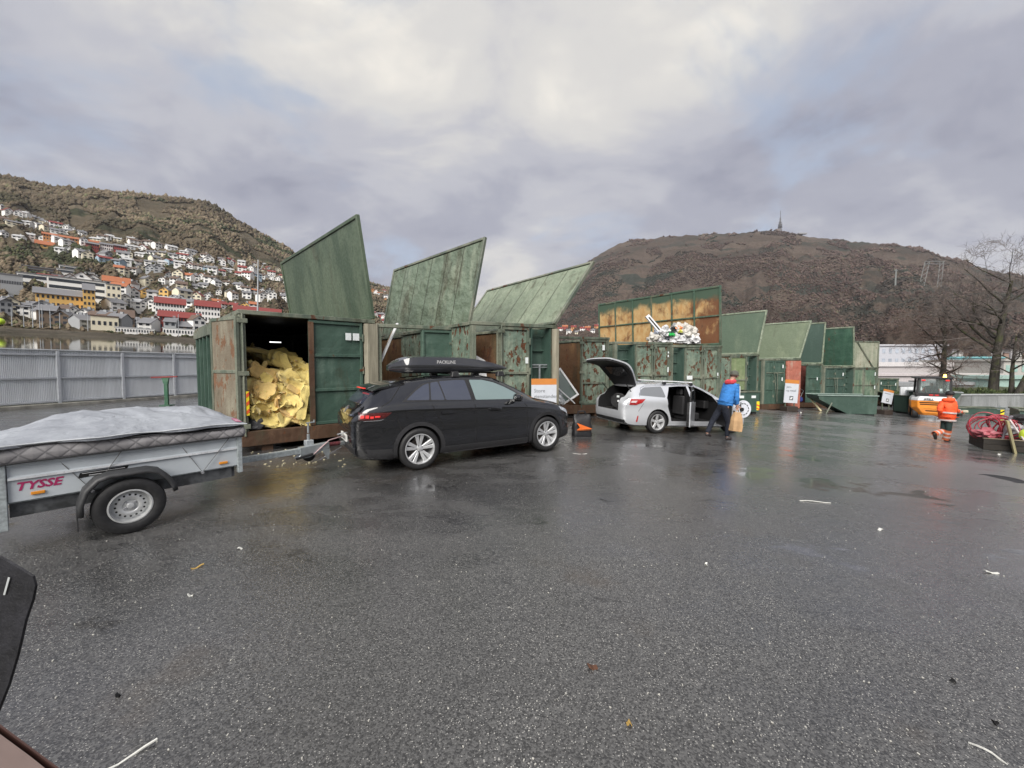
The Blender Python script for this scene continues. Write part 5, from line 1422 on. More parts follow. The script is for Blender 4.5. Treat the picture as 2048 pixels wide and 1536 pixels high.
def tpt(u, v):
    x = -1.02 + 2.14 * u; y = -.70 + 1.40 * v
    ridge = tab([(0, .0), (.06, .04), (.15, .10), (.26, .185), (.36, .205), (.58, .225), (.64, .205), (.76, .205), (.88, .18), (.95, .10), (1, .03)], u)
    prof = tab([(0, .05), (.05, .20), (.16, .50), (.30, .72), (.36, .84), (.62, 1.0), (.8, .95), (.93, .5), (1, -.02)], v)
    z = ridge * prof
    w_ = noise.noise(Vector((x * 1.5, y * 2.0, 1.0))) * .035 + noise.noise(Vector((x * 1.8 + y * 3, y * 4, 4.0))) * .018
    fold = abs(noise.noise(Vector((x * 2.3 + y * 1.2, y * 1.0 + 3, 8.0))))
    cr = 1 - min(1, 7 * abs(noise.noise(Vector((x * 1.3 - y * .9, y * 3.4 + x * .8, 12.0)))))
    cr2 = 1 - min(1, 6 * abs(noise.noise(Vector((x * 3.2 + y * .7, y * 1.6 - x, 15.0)))))
    z += (.013 * max(0, cr) ** 2 + .008 * max(0, cr2) ** 2) * min(1, v * 6)
    z += (w_ - .028 * (1 - min(1, fold * 5))) * (0.35 + prof) * .9
    if v < .001: z = -.015 + .025 * noise.noise(Vector((x * 3, 0, 0)))
    edge = .035 * noise.noise(Vector((x * 2.2, 5, 0))) + .02 * math.sin(x * 9)
    y += edge * (1 - v) ** 4 + .01 * noise.noise(Vector((x * 5, v * 4, 9)))
    zr = .0
    z = max(z, -.02)
    x += .05 * (u > .9) * (u - .9) * 10 * noise.noise(Vector((y * 4, 2, 2)))
    return (x, y, z + .015)
cloth_grid('sheet', 110, 64, tpt, tarp_mat(), TP, .006)
q = MB(); q.tube([tuple(Vector(tpt(k / 60, .004)) + Vector((0, -.006, 0))) for k in range(61)], .006, 5); q.build('hem', plain('hem_white', (.5, .52, .54), .5), TP)
M_PINK = plain('patch_pink', (.45, .12, .22), .5)
P0 = [Vector(tpt(u_, v_)) + Vector((.0, -.008, .012)) for u_, v_ in ((.955, .06), (.985, .06), (.985, .22), (.955, .22))]
q = MB(); q.add(P0, [(0, 1, 2, 3)]); q.build('printed_patch', M_PINK, TP)
for k, ch in enumerate('SI'):
    a = P0[0].lerp(P0[3], .12 + .5 * k); b_ = (P0[1] - P0[0]).normalized(); c_ = (P0[3] - P0[0]).normalized(); n3 = b_.cross(c_).normalized()
    Mx = Matrix(((c_.x, -b_.x, n3.x, 0), (c_.y, -b_.y, n3.y, 0), (c_.z, -b_.z, n3.z, 0), (0, 0, 0, 1)))
    p_ = P0[1].lerp(P0[2], .1 + .45 * k) - b_ * .005 + n3 * (.004 if n3.y < 0 else -.004)
    text_mesh(ch, .08, 'lettering', M_WHITE, TP, Matrix.Translation(p_) @ Mx, .0005)
# ================================================================== WASTE AND SMALL THINGS
def batt_mat():
    m, t, b = new_mat('glass_wool'); N = NT(t)
    oi = N.n('ShaderNodeObjectInfo')
    f = N.noise(7, 7, .7, (1, 1, 2.5)); g = N.noise(30, 5, .7)
    c = N.ramp(oi.outputs['Random'], [(0, (.74, .57, .17)), (.4, (.85, .70, .25)), (.7, (.82, .64, .24)), (1, (.80, .52, .20))])
    c = N.mix(N.step(f, .35, .7, 0, .45), c, (.40, .29, .10)); c = N.mix(N.step(g, .6, .8, 0, .4), c, (.70, .62, .36))
    c = N.mix(N.step(N.noise(3, 6, .7, loc=(4, 4, 4)), .6, .72, 0, .55), c, (.20, .14, .07))
    N.l(c, b.inputs['Base Color']); b.inputs['Roughness'].default_value = .95
    N.l(N.bump(N.m('ADD', f, g), .55, .03), b.inputs['Normal']); b.inputs['Sheen Weight'].default_value = .3; return m
MBATT = batt_mat()
def batt_mesh(sx, sy, sz, seed, amp=.06, curl=.0):
    bm = bmesh.new(); bmesh.ops.create_cube(bm, size=1)
    bmesh.ops.subdivide_edges(bm, edges=bm.edges[:], cuts=5, use_grid_fill=True)
    for v in bm.verts:
        x, y, z = v.co
        r = 1 - .10 * (abs(x * 2) ** 6 + abs(y * 2) ** 6)
        p = Vector((x * sx * r, y * sy * r, z * sz * (1 - .25 * (abs(x * 2) ** 4) * .6)))
        p.z += curl * ((x * 2) ** 2) + amp * noise.noise(Vector((x * 3 + seed, y * 3, z * 2)))
        p.x += amp * .8 * noise.noise(Vector((x * 4, y * 4 + seed, z * 3))); p.y += amp * .8 * noise.noise(Vector((x * 4, y * 4, z * 3 + seed)))
        v.co = p + Vector([amp * .13 * noise.noise(p * 10 + Vector((seed + k * 9, 0, 0))) for k in range(3)])
    me = bpy.data.meshes.new('insulation_batt'); bm.to_mesh(me); bm.free(); me.materials.append(MBATT)
    me.polygons.foreach_set('use_smooth', [True] * len(me.polygons)); me.set_sharp_from_angle(angle=R(70)); return me
batts = [batt_mesh(*a) for a in [(.95, .52, .11, 1, .07, .10), (.75, .45, .14, 2, .09, .16), (1.1, .35, .10, 3, .05, -.12), (.6, .5, .16, 4, .10, .05), (.9, .22, .09, 5, .03, .03), (.55, .6, .13, 6, .12, .2)]]
C1M = C1.matrix_basis.copy()
def c1p(x, y, z): return C1M @ Vector(fn1((x, y, z)))
rb = random.Random(12)
def put_batt(me, x, y, z, rx, ry, rz, label='torn yellow insulation batt in the heap inside the open container', group='yellow insulation batts heaped in the container', s=1.0, nm='insulation_batt'):
    o = link(nm, me); o.location = c1p(x, y, z); o.rotation_euler = (R(rx), R(ry), R(41 + rz)); o.scale = (s, s, s)
    return tag(o, label, 'insulation', group)
for k in range(62):
    y = .22 + 2.3 * (k / 62) ** 1.0; x = .25 + rb.random() * 1.2
    zt = .55 + .62 * y + .25 * math.sin(x * 2.2)
    z = min(zt, .50 + (zt - .5) * rb.random() ** .45)
    if y < .6: z = .5 + rb.random() * .55
    put_batt(batts[rb.randrange(6)], x, y + .05, z, rb.uniform(25, 75) * (1 if y < 1.6 else .5), rb.uniform(-55, 55), rb.uniform(-50, 50), s=rb.uniform(.62, .95))
for (x, y, z, rx, ry, rz, s, i) in [(.40, .22, .72, 70, 40, 10, .85, 1), (.88, .2, .80, 65, -50, -5, .85, 0), (1.0, .3, 1.18, 60, -62, 15, .9, 1), (.45, .35, 1.25, 60, 15, -20, .9, 3), (.95, .45, 1.45, 62, -20, 30, .8, 5), (.5, .55, 1.62, 60, 30, 10, .7, 0), (.7, .25, .62, 78, 5, 0, .8, 2), (.35, .3, .98, 72, -15, 30, .8, 5), (1.15, .4, .95, 70, 62, 0, .8, 0), (.7, .3, 1.0, 60, 20, 5, .8, 2)]:
    put_batt(batts[i], x, y, z, rx, ry, rz, s=s)
for k in range(44):
    y = .35 + .9 * (k / 44); x = .16 + (k * .618 % 1) * 1.35; put_batt(batts[(5, 3, 1, 0)[k % 4]], x, y, .58 + (k * .37 % 1) * (.55 + y * .85), rb.uniform(60, 88), rb.uniform(-25, 25), rb.uniform(-30, 25), s=rb.uniform(.62, .85))
for k in range(26):
    y = rb.uniform(.12, .9); x = rb.uniform(.22, 1.25); put_batt(batts[rb.choice((4, 4, 2, 5, 1, 3))], x, y, .52 + 1.55 * rb.random() ** 1.3 * (.35 + y * .75), rb.uniform(45, 85), rb.uniform(-70, 70), rb.uniform(-40, 40), s=rb.uniform(.42, .72))
put_batt(batts[4], 1.17, .10, .98, 80, -78, 5, 'long straight yellow insulation strip hanging beside the shut door', None, .95)
put_batt(batts[2], .45, 1.3, 2.18, 5, 2, 3, 'flat yellow insulation slab on top of the heap at left', None, 1.1)
put_batt(batts[4], .72, .08, .62, 80, 70, 10, 'short pale insulation strip near the container sill', None, .42)
M_PLBAG = plain('grey_plastic_bag', (.24, .22, .20), .3, 0, .25, 8, .4, coat=.4)
crumple('plastic_bag', M_PLBAG, c1p(.28, 1.05, 1.42), .34, .3, .2, 11, 'brown-grey plastic bag at the left of the insulation heap', 'bag', rot=.5)
crumple('plastic_bag', plain('milky_bag', (.38, .34, .24), .35, 0, .2, 6, .4, coat=.3), c1p(1.25, 1.25, 1.62), .42, .34, .2, 14, 'milky plastic bag resting high beside the insulation door', 'bag', rot=.2)
crumple('plastic_bag', plain('dark_grey_bag', (.07, .07, .075), .4, 0, .25, 8, .4), c1p(.2, .3, .44), .26, .22, .2, 15, 'dark grey bag at the bottom left of the insulation heap', 'bag')
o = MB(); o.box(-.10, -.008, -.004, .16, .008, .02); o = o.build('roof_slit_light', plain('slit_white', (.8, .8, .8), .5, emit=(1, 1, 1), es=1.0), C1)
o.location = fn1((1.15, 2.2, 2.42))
# crumbs of insulation on the ground at the sill
q = MB(); rc = random.Random(5)
for k in range(60):
    p = G(rc.uniform(500, 690), rc.uniform(898, 935)); r = rc.uniform(.004, .022)
    M = Matrix.Translation(p + Vector((0, 0, r * .35))) @ Matrix.Rotation(rc.random() * 6, 4, 'Z')
    q.box(-r, -r * .6, -r * .35, r, r * .7, r * .35, M)
tag(q.build('insulation_crumbs', plain('crumb_cream', (.55, .50, .33), .9)), 'pale crumbs of insulation scattered under the container sill', 'debris', kind='stuff')

# scrap timber in the second container
C2M = C2.matrix_basis.copy(); c2p = lambda x, y, z: C2M @ Vector(fn2((x, y, z)))
C3M = C3.matrix_basis.copy(); c3p = lambda x, y, z: C3M @ Vector(fn3((x, y, z)))
C4M = C4.matrix_basis.copy(); c4p = lambda x, y, z: C4M @ Vector(fn4((x, y, z)))
WOODS = [wood('scrap_light', (.30, .20, .11), (.42, .30, .18)), wood('scrap_dark', (.09, .05, .03), (.16, .10, .06)), wood('scrap_white', (.45, .44, .42), (.6, .59, .57))]
def plank(name, a, b, w, t, mt, label, cat='plank', group=None, roll=0):
    a, b = Vector(a), Vector(b); L_ = (b - a).length; q = MB(); q.box(-w / 2, -t / 2, 0, w / 2, t / 2, L_)
    o = q.build(name, mt, bevel=min(w, t) * .12); o.location = a; d = (b - a).normalized()
    o.rotation_mode = 'QUATERNION'; o.rotation_quaternion = d.to_track_quat('Z', 'Y') @ Matrix.Rotation(R(roll), 4, 'Z').to_quaternion()
    return tag(o, label, cat, group)
plank('lath', c2p(.12, .15, 1.85), c2p(.75, .5, 2.95), .09, .03, M_WHITE, 'white lath leaning up out of the scrap wood container', 'lath')
plank('board', c2p(.05, .3, 1.6), c2p(.70, .6, 2.75), .14, .03, WOODS[0], 'brown board leaning behind the white lath', 'board')
for k in range(26):
    x, y, z = rb.uniform(.12, .8), rb.uniform(.12, 1.3), rb.uniform(.48, 1.35)
    a = c2p(x, y, z); d = Vector((rb.uniform(-1, 1), rb.uniform(-.3, .5), rb.uniform(-.5, .5))).normalized() * rb.uniform(.25, .55)
    plank('scrap_plank', a, a + d, rb.uniform(.04, .12), .025, WOODS[rb.choice((0, 1, 1, 2))], 'scrap plank in the jumble behind the rear of the roof box', group='scrap planks in the wood container', roll=rb.uniform(0, 90))
# white house-shaped board and dark panel in the third
q = MB(); q.prism([(-.55, 0), (.55, 0), (.55, .80), (0, 1.12), (-.55, .80)], -.02, .02, 'xz'); o = q.build('white_board', M_WHITE); o.location = c3p(.42, .5, 1.0); o.rotation_euler = (R(-8), 0, R(10)); tag(o, 'white gable-shaped board standing in the container behind the roof box', 'board')
q = MB(); q.prism([(-.5, 0), (.5, 0), (.5, .55), (-.5, .2)], -.02, .02, 'xz'); o = q.build('dark_board', WOODS[1]); o.location = c3p(.45, .38, 1.05); o.rotation_euler = (R(-12), 0, R(10)); tag(o, 'dark slanting board in front of the white gable-shaped board', 'board')
# metal T rack by the ladder
q = MB(); q.box(-.02, -.02, 0, .02, .02, .4); q.box(-.22, -.02, .4, .22, .02, .43); q.box(-.22, -.02, .34, .22, .02, .36); o = q.build('rack', M_STEEL); o.location = c3p(2.0, .12, 1.45); o.rotation_euler = (0, 0, R(20)); tag(o, 'small grey steel T rack before the ladder recess above the sign', 'rack')
# window frame and junk in the fourth
def window_frame(loc, rot, w, h, label):
    r_ = empty('window_frame', loc, 0, label, 'window frame'); r_.rotation_euler = rot
    q = MB(); b = .07
    q.box(-w / 2, -.03, 0, -w / 2 + b, .03, h); q.box(w / 2 - b, -.03, 0, w / 2, .03, h); q.box(-w / 2 + b, -.028, 0, w / 2 - b, .028, b); q.box(-w / 2 + b, -.028, h - b, w / 2 - b, .028, h)
    q.build('frame', M_WHITE, r_, bevel=.006)
    q = MB(); q.box(-w / 2 + b, -.004, b, w / 2 - b, .004, h - b); q.build('pane', glass_mat('waste_pane', (.10, .13, .11), .08), r_)
    return r_
window_frame(c4p(1.10, .25, .62), (R(-14), R(-33), R(5)), .75, 1.25, 'white framed window leaning in the half-open container')
plank('white_strip', c4p(.25, .1, 1.25), c4p(1.15, .12, .5), .10, .04, M_WHITE, 'white frame strip lying slanted at the container mouth', 'strip')
plank('white_strip', c4p(.15, .35, .9), c4p(.9, .3, .55), .08, .04, M_WHITE, 'shorter white strip under the leaning window', 'strip')
crumple('plastic_bag', plain('clear_bag', (.42, .44, .46), .25, 0, .3, 10, .5, coat=.5), c4p(.45, .3, .48), .3, .26, .3, 21, 'clear plastic bag behind the front corner of the black car', 'bag', sub=4, amp=.35)
for k in range(9):
    a = c4p(rb.uniform(.15, 1.0), rb.uniform(.4, 1.3), rb.uniform(.48, .9)); d = Vector((rb.uniform(-1, 1), rb.uniform(-.3, .5), rb.uniform(-.4, .8))).normalized() * rb.uniform(.3, .6)
    plank('scrap_plank', a, a + d, rb.uniform(.04, .1), .025, WOODS[rb.choice((1, 2, 0))], 'scrap piece behind the leaning white window', group='scrap pieces behind the leaning window', roll=rb.uniform(0, 90))
# plastic heap on the sixth
C6M = C6.matrix_basis.copy(); c6p = lambda x, y, z: C6M @ Vector(fn6((x, y, z)))
PB = [plain('bag_white', (.60, .60, .61), .5, 0, .1, 8, .3), plain('bag_milky', (.50, .48, .44), .5, 0, .15, 8, .3), plain('bag_bluish', (.40, .44, .52), .5, 0, .2, 8, .3), plain('bag_grey', (.25, .26, .27), .4, 0, .3, 8, .5)]
for k, (px, py, r, mi) in enumerate([(1308, 676, .24, 1), (1318, 668, .26, 2), (1330, 662, .25, 0), (1342, 668, .24, 2), (1350, 658, .22, 3), (1362, 656, .27, 1), (1375, 662, .28, 1), (1385, 666, .25, 0), (1368, 674, .3, 0), (1352, 676, .26, 0), (1334, 677, .26, 2), (1322, 679, .22, 0), (1384, 678, .24, 0), (1358, 668, .18, 3), (1371, 652, .16, 1)]):
    p = at_depth(px, py, 16.9 + .2 * math.sin(k * 2)); p.z -= r * .9
    crumple('plastic_bag', PB[mi], p, r * 1.15, r, r * .95, 30 + k, 'crumpled ' + ('white', 'milky', 'bluish', 'grey')[mi] + ' plastic bag in the heap below the rusty lid', 'bag', 'plastic bags heaped on the container', amp=.5, sub=4, rot=k)
p = at_depth(1343, 672, 16.55); crumple('green_bag', plain('bag_green', (.02, .42, .08), .4), p, .13, .1, .08, 61, 'small bright green bag among the white plastic', 'bag', amp=.5)
p = at_depth(1358, 660, 16.6); crumple('orange_bag', plain('bag_orange', (.70, .25, .10), .4), p, .14, .1, .1, 62, 'small orange bag near the top of the plastic heap', 'bag', amp=.5)
p = at_depth(1346, 662, 16.55); crumple('black_bag', M_DARK, p, .11, .1, .1, 63, 'small black bundle near the top of the plastic heap', 'bag', amp=.4)
p = at_depth(1361, 665, 16.5); crumple('yellow_wrap', plain('wrap_yellow', (.55, .55, .08), .4), p, .08, .06, .06, 64, 'scrap of yellow wrapping in the plastic heap', 'wrapping', amp=.5)
q = MB(); q.box(-.09, -.05, 0, .09, .05, 1.15); prof = q.build('profile', M_WHITE); p = at_depth(1328, 672, 16.7); prof.location = p; prof.rotation_euler = (R(-5), R(-40), R(5)); tag(prof, 'long white plastic profile sticking out of the plastic heap', 'profile')
q = MB(); q.box(-.03, -.053, .12, .03, -.0505, 1.05); q.build('slot', M_SEAM, prof)
# metal scrap in the ninth
C9M = C9.matrix_basis.copy(); c9p = lambda x, y, z: C9M @ Vector(fn9((x, y, z)))
ch = empty('chair_frame', c9p(1.0, .35, .75), R(10), 'bent white tubular chair frame in the scrap metal container', 'chair frame'); ch.rotation_euler = (0, R(28), R(10))
for pts, nm in ((((-.4, 0, 0), (-.4, 0, .75), (.4, 0, .75), (.4, 0, 0)), 'outer_tube'), (((-.4, 0, .5), (.4, 0, .5)), 'cross_tube'), (((-.4, 0, .1), (.4, 0, .1)), 'cross_tube')):
    q = MB(); q.tube(pts, .018, 6); q.build(nm, M_STEEL, ch)
crumple('blue_bag', plain('bag_navy', (.02, .035, .16), .45), c9p(1.22, .3, .5), .3, .2, .22, 71, 'dark blue bag at the foot of the scrap metal container', 'bag')
crumple('plastic_bag', PB[0], c9p(.75, .3, .45), .22, .16, .12, 72, 'small white bag beside the dark blue bag', 'bag')
p0, p1 = G(1642, 823), at_depth(1621, 797, 24.6)
plank('plank', p0 + Vector((0, 0, .03)), Vector((p1.x, p1.y, p1.z)), .10, .05, wood('pale_plank', (.50, .44, .26), (.62, .56, .36)), 'pale plank leaning on the scrap metal container door')

# green box skip behind the man
def skip_box(p, rot, w, d, h, label, mat=P_DARK, z=None):
    r_ = empty('skip', p, R(rot), label, 'skip')
    q = MB(); q.hexa([(-w / 2 + .02, 0, .12), (w / 2 - .02, 0, .12), (w / 2 - .02, d, .12), (-w / 2 + .02, d, .12), (-w / 2, 0, h), (w / 2, 0, h), (w / 2, d, h), (-w / 2, d, h)]); q.f.pop(1); q.m.pop(1)
    q.build('body', mat, r_)
    q = MB(); q.box(-w / 2 - .04, -.04, h, w / 2 + .04, .03, h + .06); q.box(-w / 2 - .04, d - .03, h, w / 2 + .04, d + .04, h + .06); q.box(-w / 2 - .04, .031, h, -w / 2 + .03, d - .031, h + .06); q.box(w / 2 - .03, .031, h, w / 2 + .04, d - .031, h + .06); q.build('rim', P_FRAME, r_, bevel=.008)
    q = MB(); q.box(-w / 2 + .1, .05, 0, -w / 2 + .3, d - .05, .12); q.box(w / 2 - .3, .05, 0, w / 2 - .1, d - .05, .12); q.build('skid_rails', M_DARK, r_)
    return r_
pg = G(1484, 829)
sk1 = skip_box(pg, 5, 1.7, 1.3, 1.05, 'green box skip with yellow and red corner markers behind the man', P_DARK)
for x in (-.12, .72):
    q = MB(); q.box(x, -.012, .2, x + .14, -.004, .62); mk = q.build('marker_plate', plain('marker_yellow', (0.75, 0.60, 0.03), 0.4, var=0.05), sk1)
    for z in (.26, .42):
        q = MB(); q.add([(x, -.0145, z), (x + .14, -.0145, z - .06), (x + .14, -.0145, z + .01), (x, -.0145, z + .07)], [(0, 1, 2, 3)]); q.build('red_stripe', plain('marker_red', (0.65, 0.10, 0.03), 0.4, var=0.05), mk)
for x in (.45, -.15):
    q = MB(); q.box(x, -.010, .78, x + .22, -.003, .90); q.build('sticker', M_STICK, sk1)
# sloping tipping skip at the end of the row
pg = at_depth(1645, 732, 23.3); p2 = at_depth(1757, 732, 22.6); pg.z = GZ(pg.x); p2.z = GZ(p2.x)
dv = (p2 - pg); a_ = math.atan2(dv.y, dv.x); L_ = dv.length
ts = empty('skip', Vector((pg.x, pg.y, p2.z)), a_, 'dark green tipping skip with a sloping end at the end of the row', 'skip')
q = MB(); h = 1.15; d_ = 1.5
lo = [(.9 * L_ / 3, 0, .1), (L_, 0, .1), (L_, d_, .1), (.9 * L_ / 3, d_, .1)]; hi = [(-.1, 0, h), (L_ + .05, 0, h), (L_ + .05, d_, h), (-.1, d_, h)]
lo2 = [(-.05, 0, h * .75), (-.05, d_, h * .75)]
q.add([(L_ * .48, 0, .08), (L_, 0, .08), (L_ + .03, 0, h), (-.15, 0, h), (-.1, 0, h * .8), (L_ * .48, d_, .08), (L_, d_, .08), (L_ + .03, d_, h), (-.15, d_, h), (-.1, d_, h * .8)],
      [(0, 1, 2, 3, 4), (5, 9, 8, 7, 6), (0, 5, 6, 1), (1, 6, 7, 2), (3, 8, 9, 4), (4, 9, 5, 0)])
q.build('body', P_DARK, ts)
q = MB(); q.box(-.2, -.05, h, L_ + .08, .02, h + .05); q.box(-.2, d_ - .02, h, L_ + .08, d_ + .05, h + .05); q.build('rim', plain('rim_pale', (.25, .32, .29), .5), ts)
q = MB(); q.box(L_ * .5, .1, 0, L_ - .05, .3, .08); q.box(L_ * .5, d_ - .3, 0, L_ - .05, d_ - .1, .08); q.build('skid_rails', M_DARK, ts)
plank('strut', G(1652, 828) + Vector((0, 0, 0)), at_depth(1664, 806, 22.5), .05, .05, P_FRAME, 'short olive strut propped under the sloping skip', 'strut')
# orange bin on black stand
pb = G(1800, 824); ob_ = empty('bin', pb, R(5), 'small red-orange bin on a black pedestal beside the tilted sign', 'bin')
q = MB(); q.box(-.28, -.2, 0, .28, .25, .95); q.build('pedestal', M_DARK, ob_, bevel=.02)
q = MB(); q.hexa([(-.22, -.42, .62), (.36, -.42, .62), (.36, -.22, .62), (-.22, -.22, .62), (-.26, -.46, 1.12), (.42, -.46, 1.12), (.42, -.22, 1.12), (-.26, -.22, 1.12)]); q.build('body', plain('bin_orange', (.72, .10, .035), .4), ob_, bevel=.02)
q = MB(); q.box(-.3, -.22, 1.0, .3, .27, 1.2); q.build('lid', M_BLACKPL, ob_, bevel=.02)

# black shopping bag by the silver car
pb = G(1163, 872); bg = empty('shopping_bag', pb, R(8), 'black shopping bag with an orange arrow standing on the wet asphalt', 'bag'); bg.scale = (1.4, 1.4, 1.25)
q = MB(); rings = []
for i in range(9):
    t = i / 8; z = .46 * t; hw = .185 - .02 * t + .01 * math.sin(i * 2.2); hd = .10 * (1 - .75 * t ** 2)
    ring = []
    for k in range(20):
        a = 2 * math.pi * k / 20; cx_, sx_ = math.cos(a), math.sin(a); e = .45
        x = hw * math.copysign(abs(cx_) ** e, cx_); y = hd * math.copysign(abs(sx_) ** e, sx_)
        ring.append((x + .012 * noise.noise(Vector((x * 9, z * 8, 1))), y + .018 * noise.noise(Vector((x * 9, z * 9, 5))), z + (.02 * noise.noise(Vector((x * 10, y * 8, 2))) if i == 8 else 0)))
    rings.append(ring)
q.add([p for r in rings for p in r], [(i * 20 + k, i * 20 + (k + 1) % 20, (i + 1) * 20 + (k + 1) % 20, (i + 1) * 20 + k) for i in range(8) for k in range(20)] + [tuple(range(20)), tuple(reversed(range(160, 180)))])
M_BAGB = plain('bag_black', (.015, .015, .017), .4, 0, .3, 12, .5)
q.build('body', M_BAGB, bg, smooth=True, autosm=50)
q = MB(); q.prism([(-.13, .30), (.17, .17), (-.13, .15), (-.07, .20)], -.122, -.112, 'xz'); q.build('orange_arrow', plain('arrow_orange', (.75, .16, .03), .4), bg)
q = MB(); q.prism([(-.12, .140), (.15, .155), (.15, .149), (-.12, .134)], -.121, -.112, 'xz'); q.build('caption', plain('caption_orange', (.5, .14, .04), .5), bg)
for y in (-.03, .03):
    q = MB(); q.tube([(-.08, y, .45), (-.06, y * 1.3, .52), (.05, y * 1.3, .53), (.08, y, .45)], .010, 6); q.build('handle', M_BAGB, bg)

# ================================================================== PEOPLE
def skin_mesh(name, nodes, edges, mat, parent, sub=1, root=0):
    """nodes: [(Vector, radius or (rx, ry))], edges: [(i, j)]"""
    me = bpy.data.meshes.new(name); me.from_pydata([tuple(p) for p, r in nodes], edges, [])
    o = bpy.data.objects.new(name, me); COL.objects.link(o)
    md = o.modifiers.new('s', 'SKIN'); md.use_smooth_shade = True
    for i, (p, r) in enumerate(nodes):
        sv = me.skin_vertices[0].data[i]; sv.radius = (r, r) if not isinstance(r, tuple) else r
        sv.use_root = (i == root)
    ms = o.modifiers.new('d', 'SUBSURF'); ms.levels = sub; ms.render_levels = sub
    bpy.context.view_layer.update()
    nm = bpy.data.meshes.new_from_object(o.evaluated_get(bpy.context.evaluated_depsgraph_get()))
    bpy.data.objects.remove(o); nm.materials.clear(); nm.materials.append(mat)
    nm.polygons.foreach_set('use_smooth', [True] * len(nm.polygons))
    return link(name, nm, parent)
SKIN = plain('skin', (.46, .27, .20), .5, 0, .1, 20)
def cloth_mat(name, col, rough=.85):
    m, t, b = new_mat(name); N = NT(t)
    f = N.noise(7, 5, .6, (1, 1, 1.8), dist=.8); g = N.noise(80, 3, .6)
    N.l(N.mix(N.step(f, .3, .7), tuple(x * .82 for x in col), tuple(min(1, x * 1.12) for x in col)), b.inputs['Base Color'])
    b.inputs['Roughness'].default_value = rough
    N.l(N.bump(N.m('ADD', N.m('MULTIPLY', f, 1.5), N.m('MULTIPLY', g, .1)), .7, .03), b.inputs['Normal']); return m
def head(parent, c, look, s=1.0, cap=None, capmat=None, tilt=0):
    """ellipsoid head with nose, ears, eyes, mouth; look = facing azimuth (radians, direction in xy)"""
    H_ = Matrix.Translation(c) @ Matrix.Rotation(look, 4, 'Z') @ Matrix.Rotation(tilt, 4, 'Y')
    return H_
def hand_nodes(nodes, edges, wrist_i, d, side, s=1.0, curl=.6):
    """palm + five fingers branching from it; d: direction of the hand"""
    w = nodes[wrist_i][0]; d = Vector(d).normalized(); sd = Vector(side).normalized(); dn = d.cross(sd).normalized()
    palm = w + d * .05 * s; nodes.append((palm, .026 * s)); pi = len(nodes) - 1; edges.append((wrist_i, pi))
    k2 = palm + d * .035 * s; nodes.append((k2, .024 * s)); ki = len(nodes) - 1; edges.append((pi, ki))
    for k in range(4):
        off = (k - 1.5) * .020 * s; ln = (.040, .046, .043, .034)[k] * s
        a = k2 + sd * off + d * .02 * s; b = a + (d * (1 - curl) + dn * curl).normalized() * ln; c = b + (d * (.3 - curl) + dn).normalized() * ln * .6
        i0 = len(nodes); nodes += [(a, .0095 * s), (b, .0085 * s), (c, .007 * s)]; edges += [(ki, i0), (i0, i0 + 1), (i0 + 1, i0 + 2)]
    a = palm - sd * .035 * s + d * .01; b = a - sd * .01 * s + d * .035 * s + dn * .02 * s
    i0 = len(nodes); nodes += [(a, .012 * s), (b, .009 * s)]; edges += [(pi, i0), (i0, i0 + 1)]

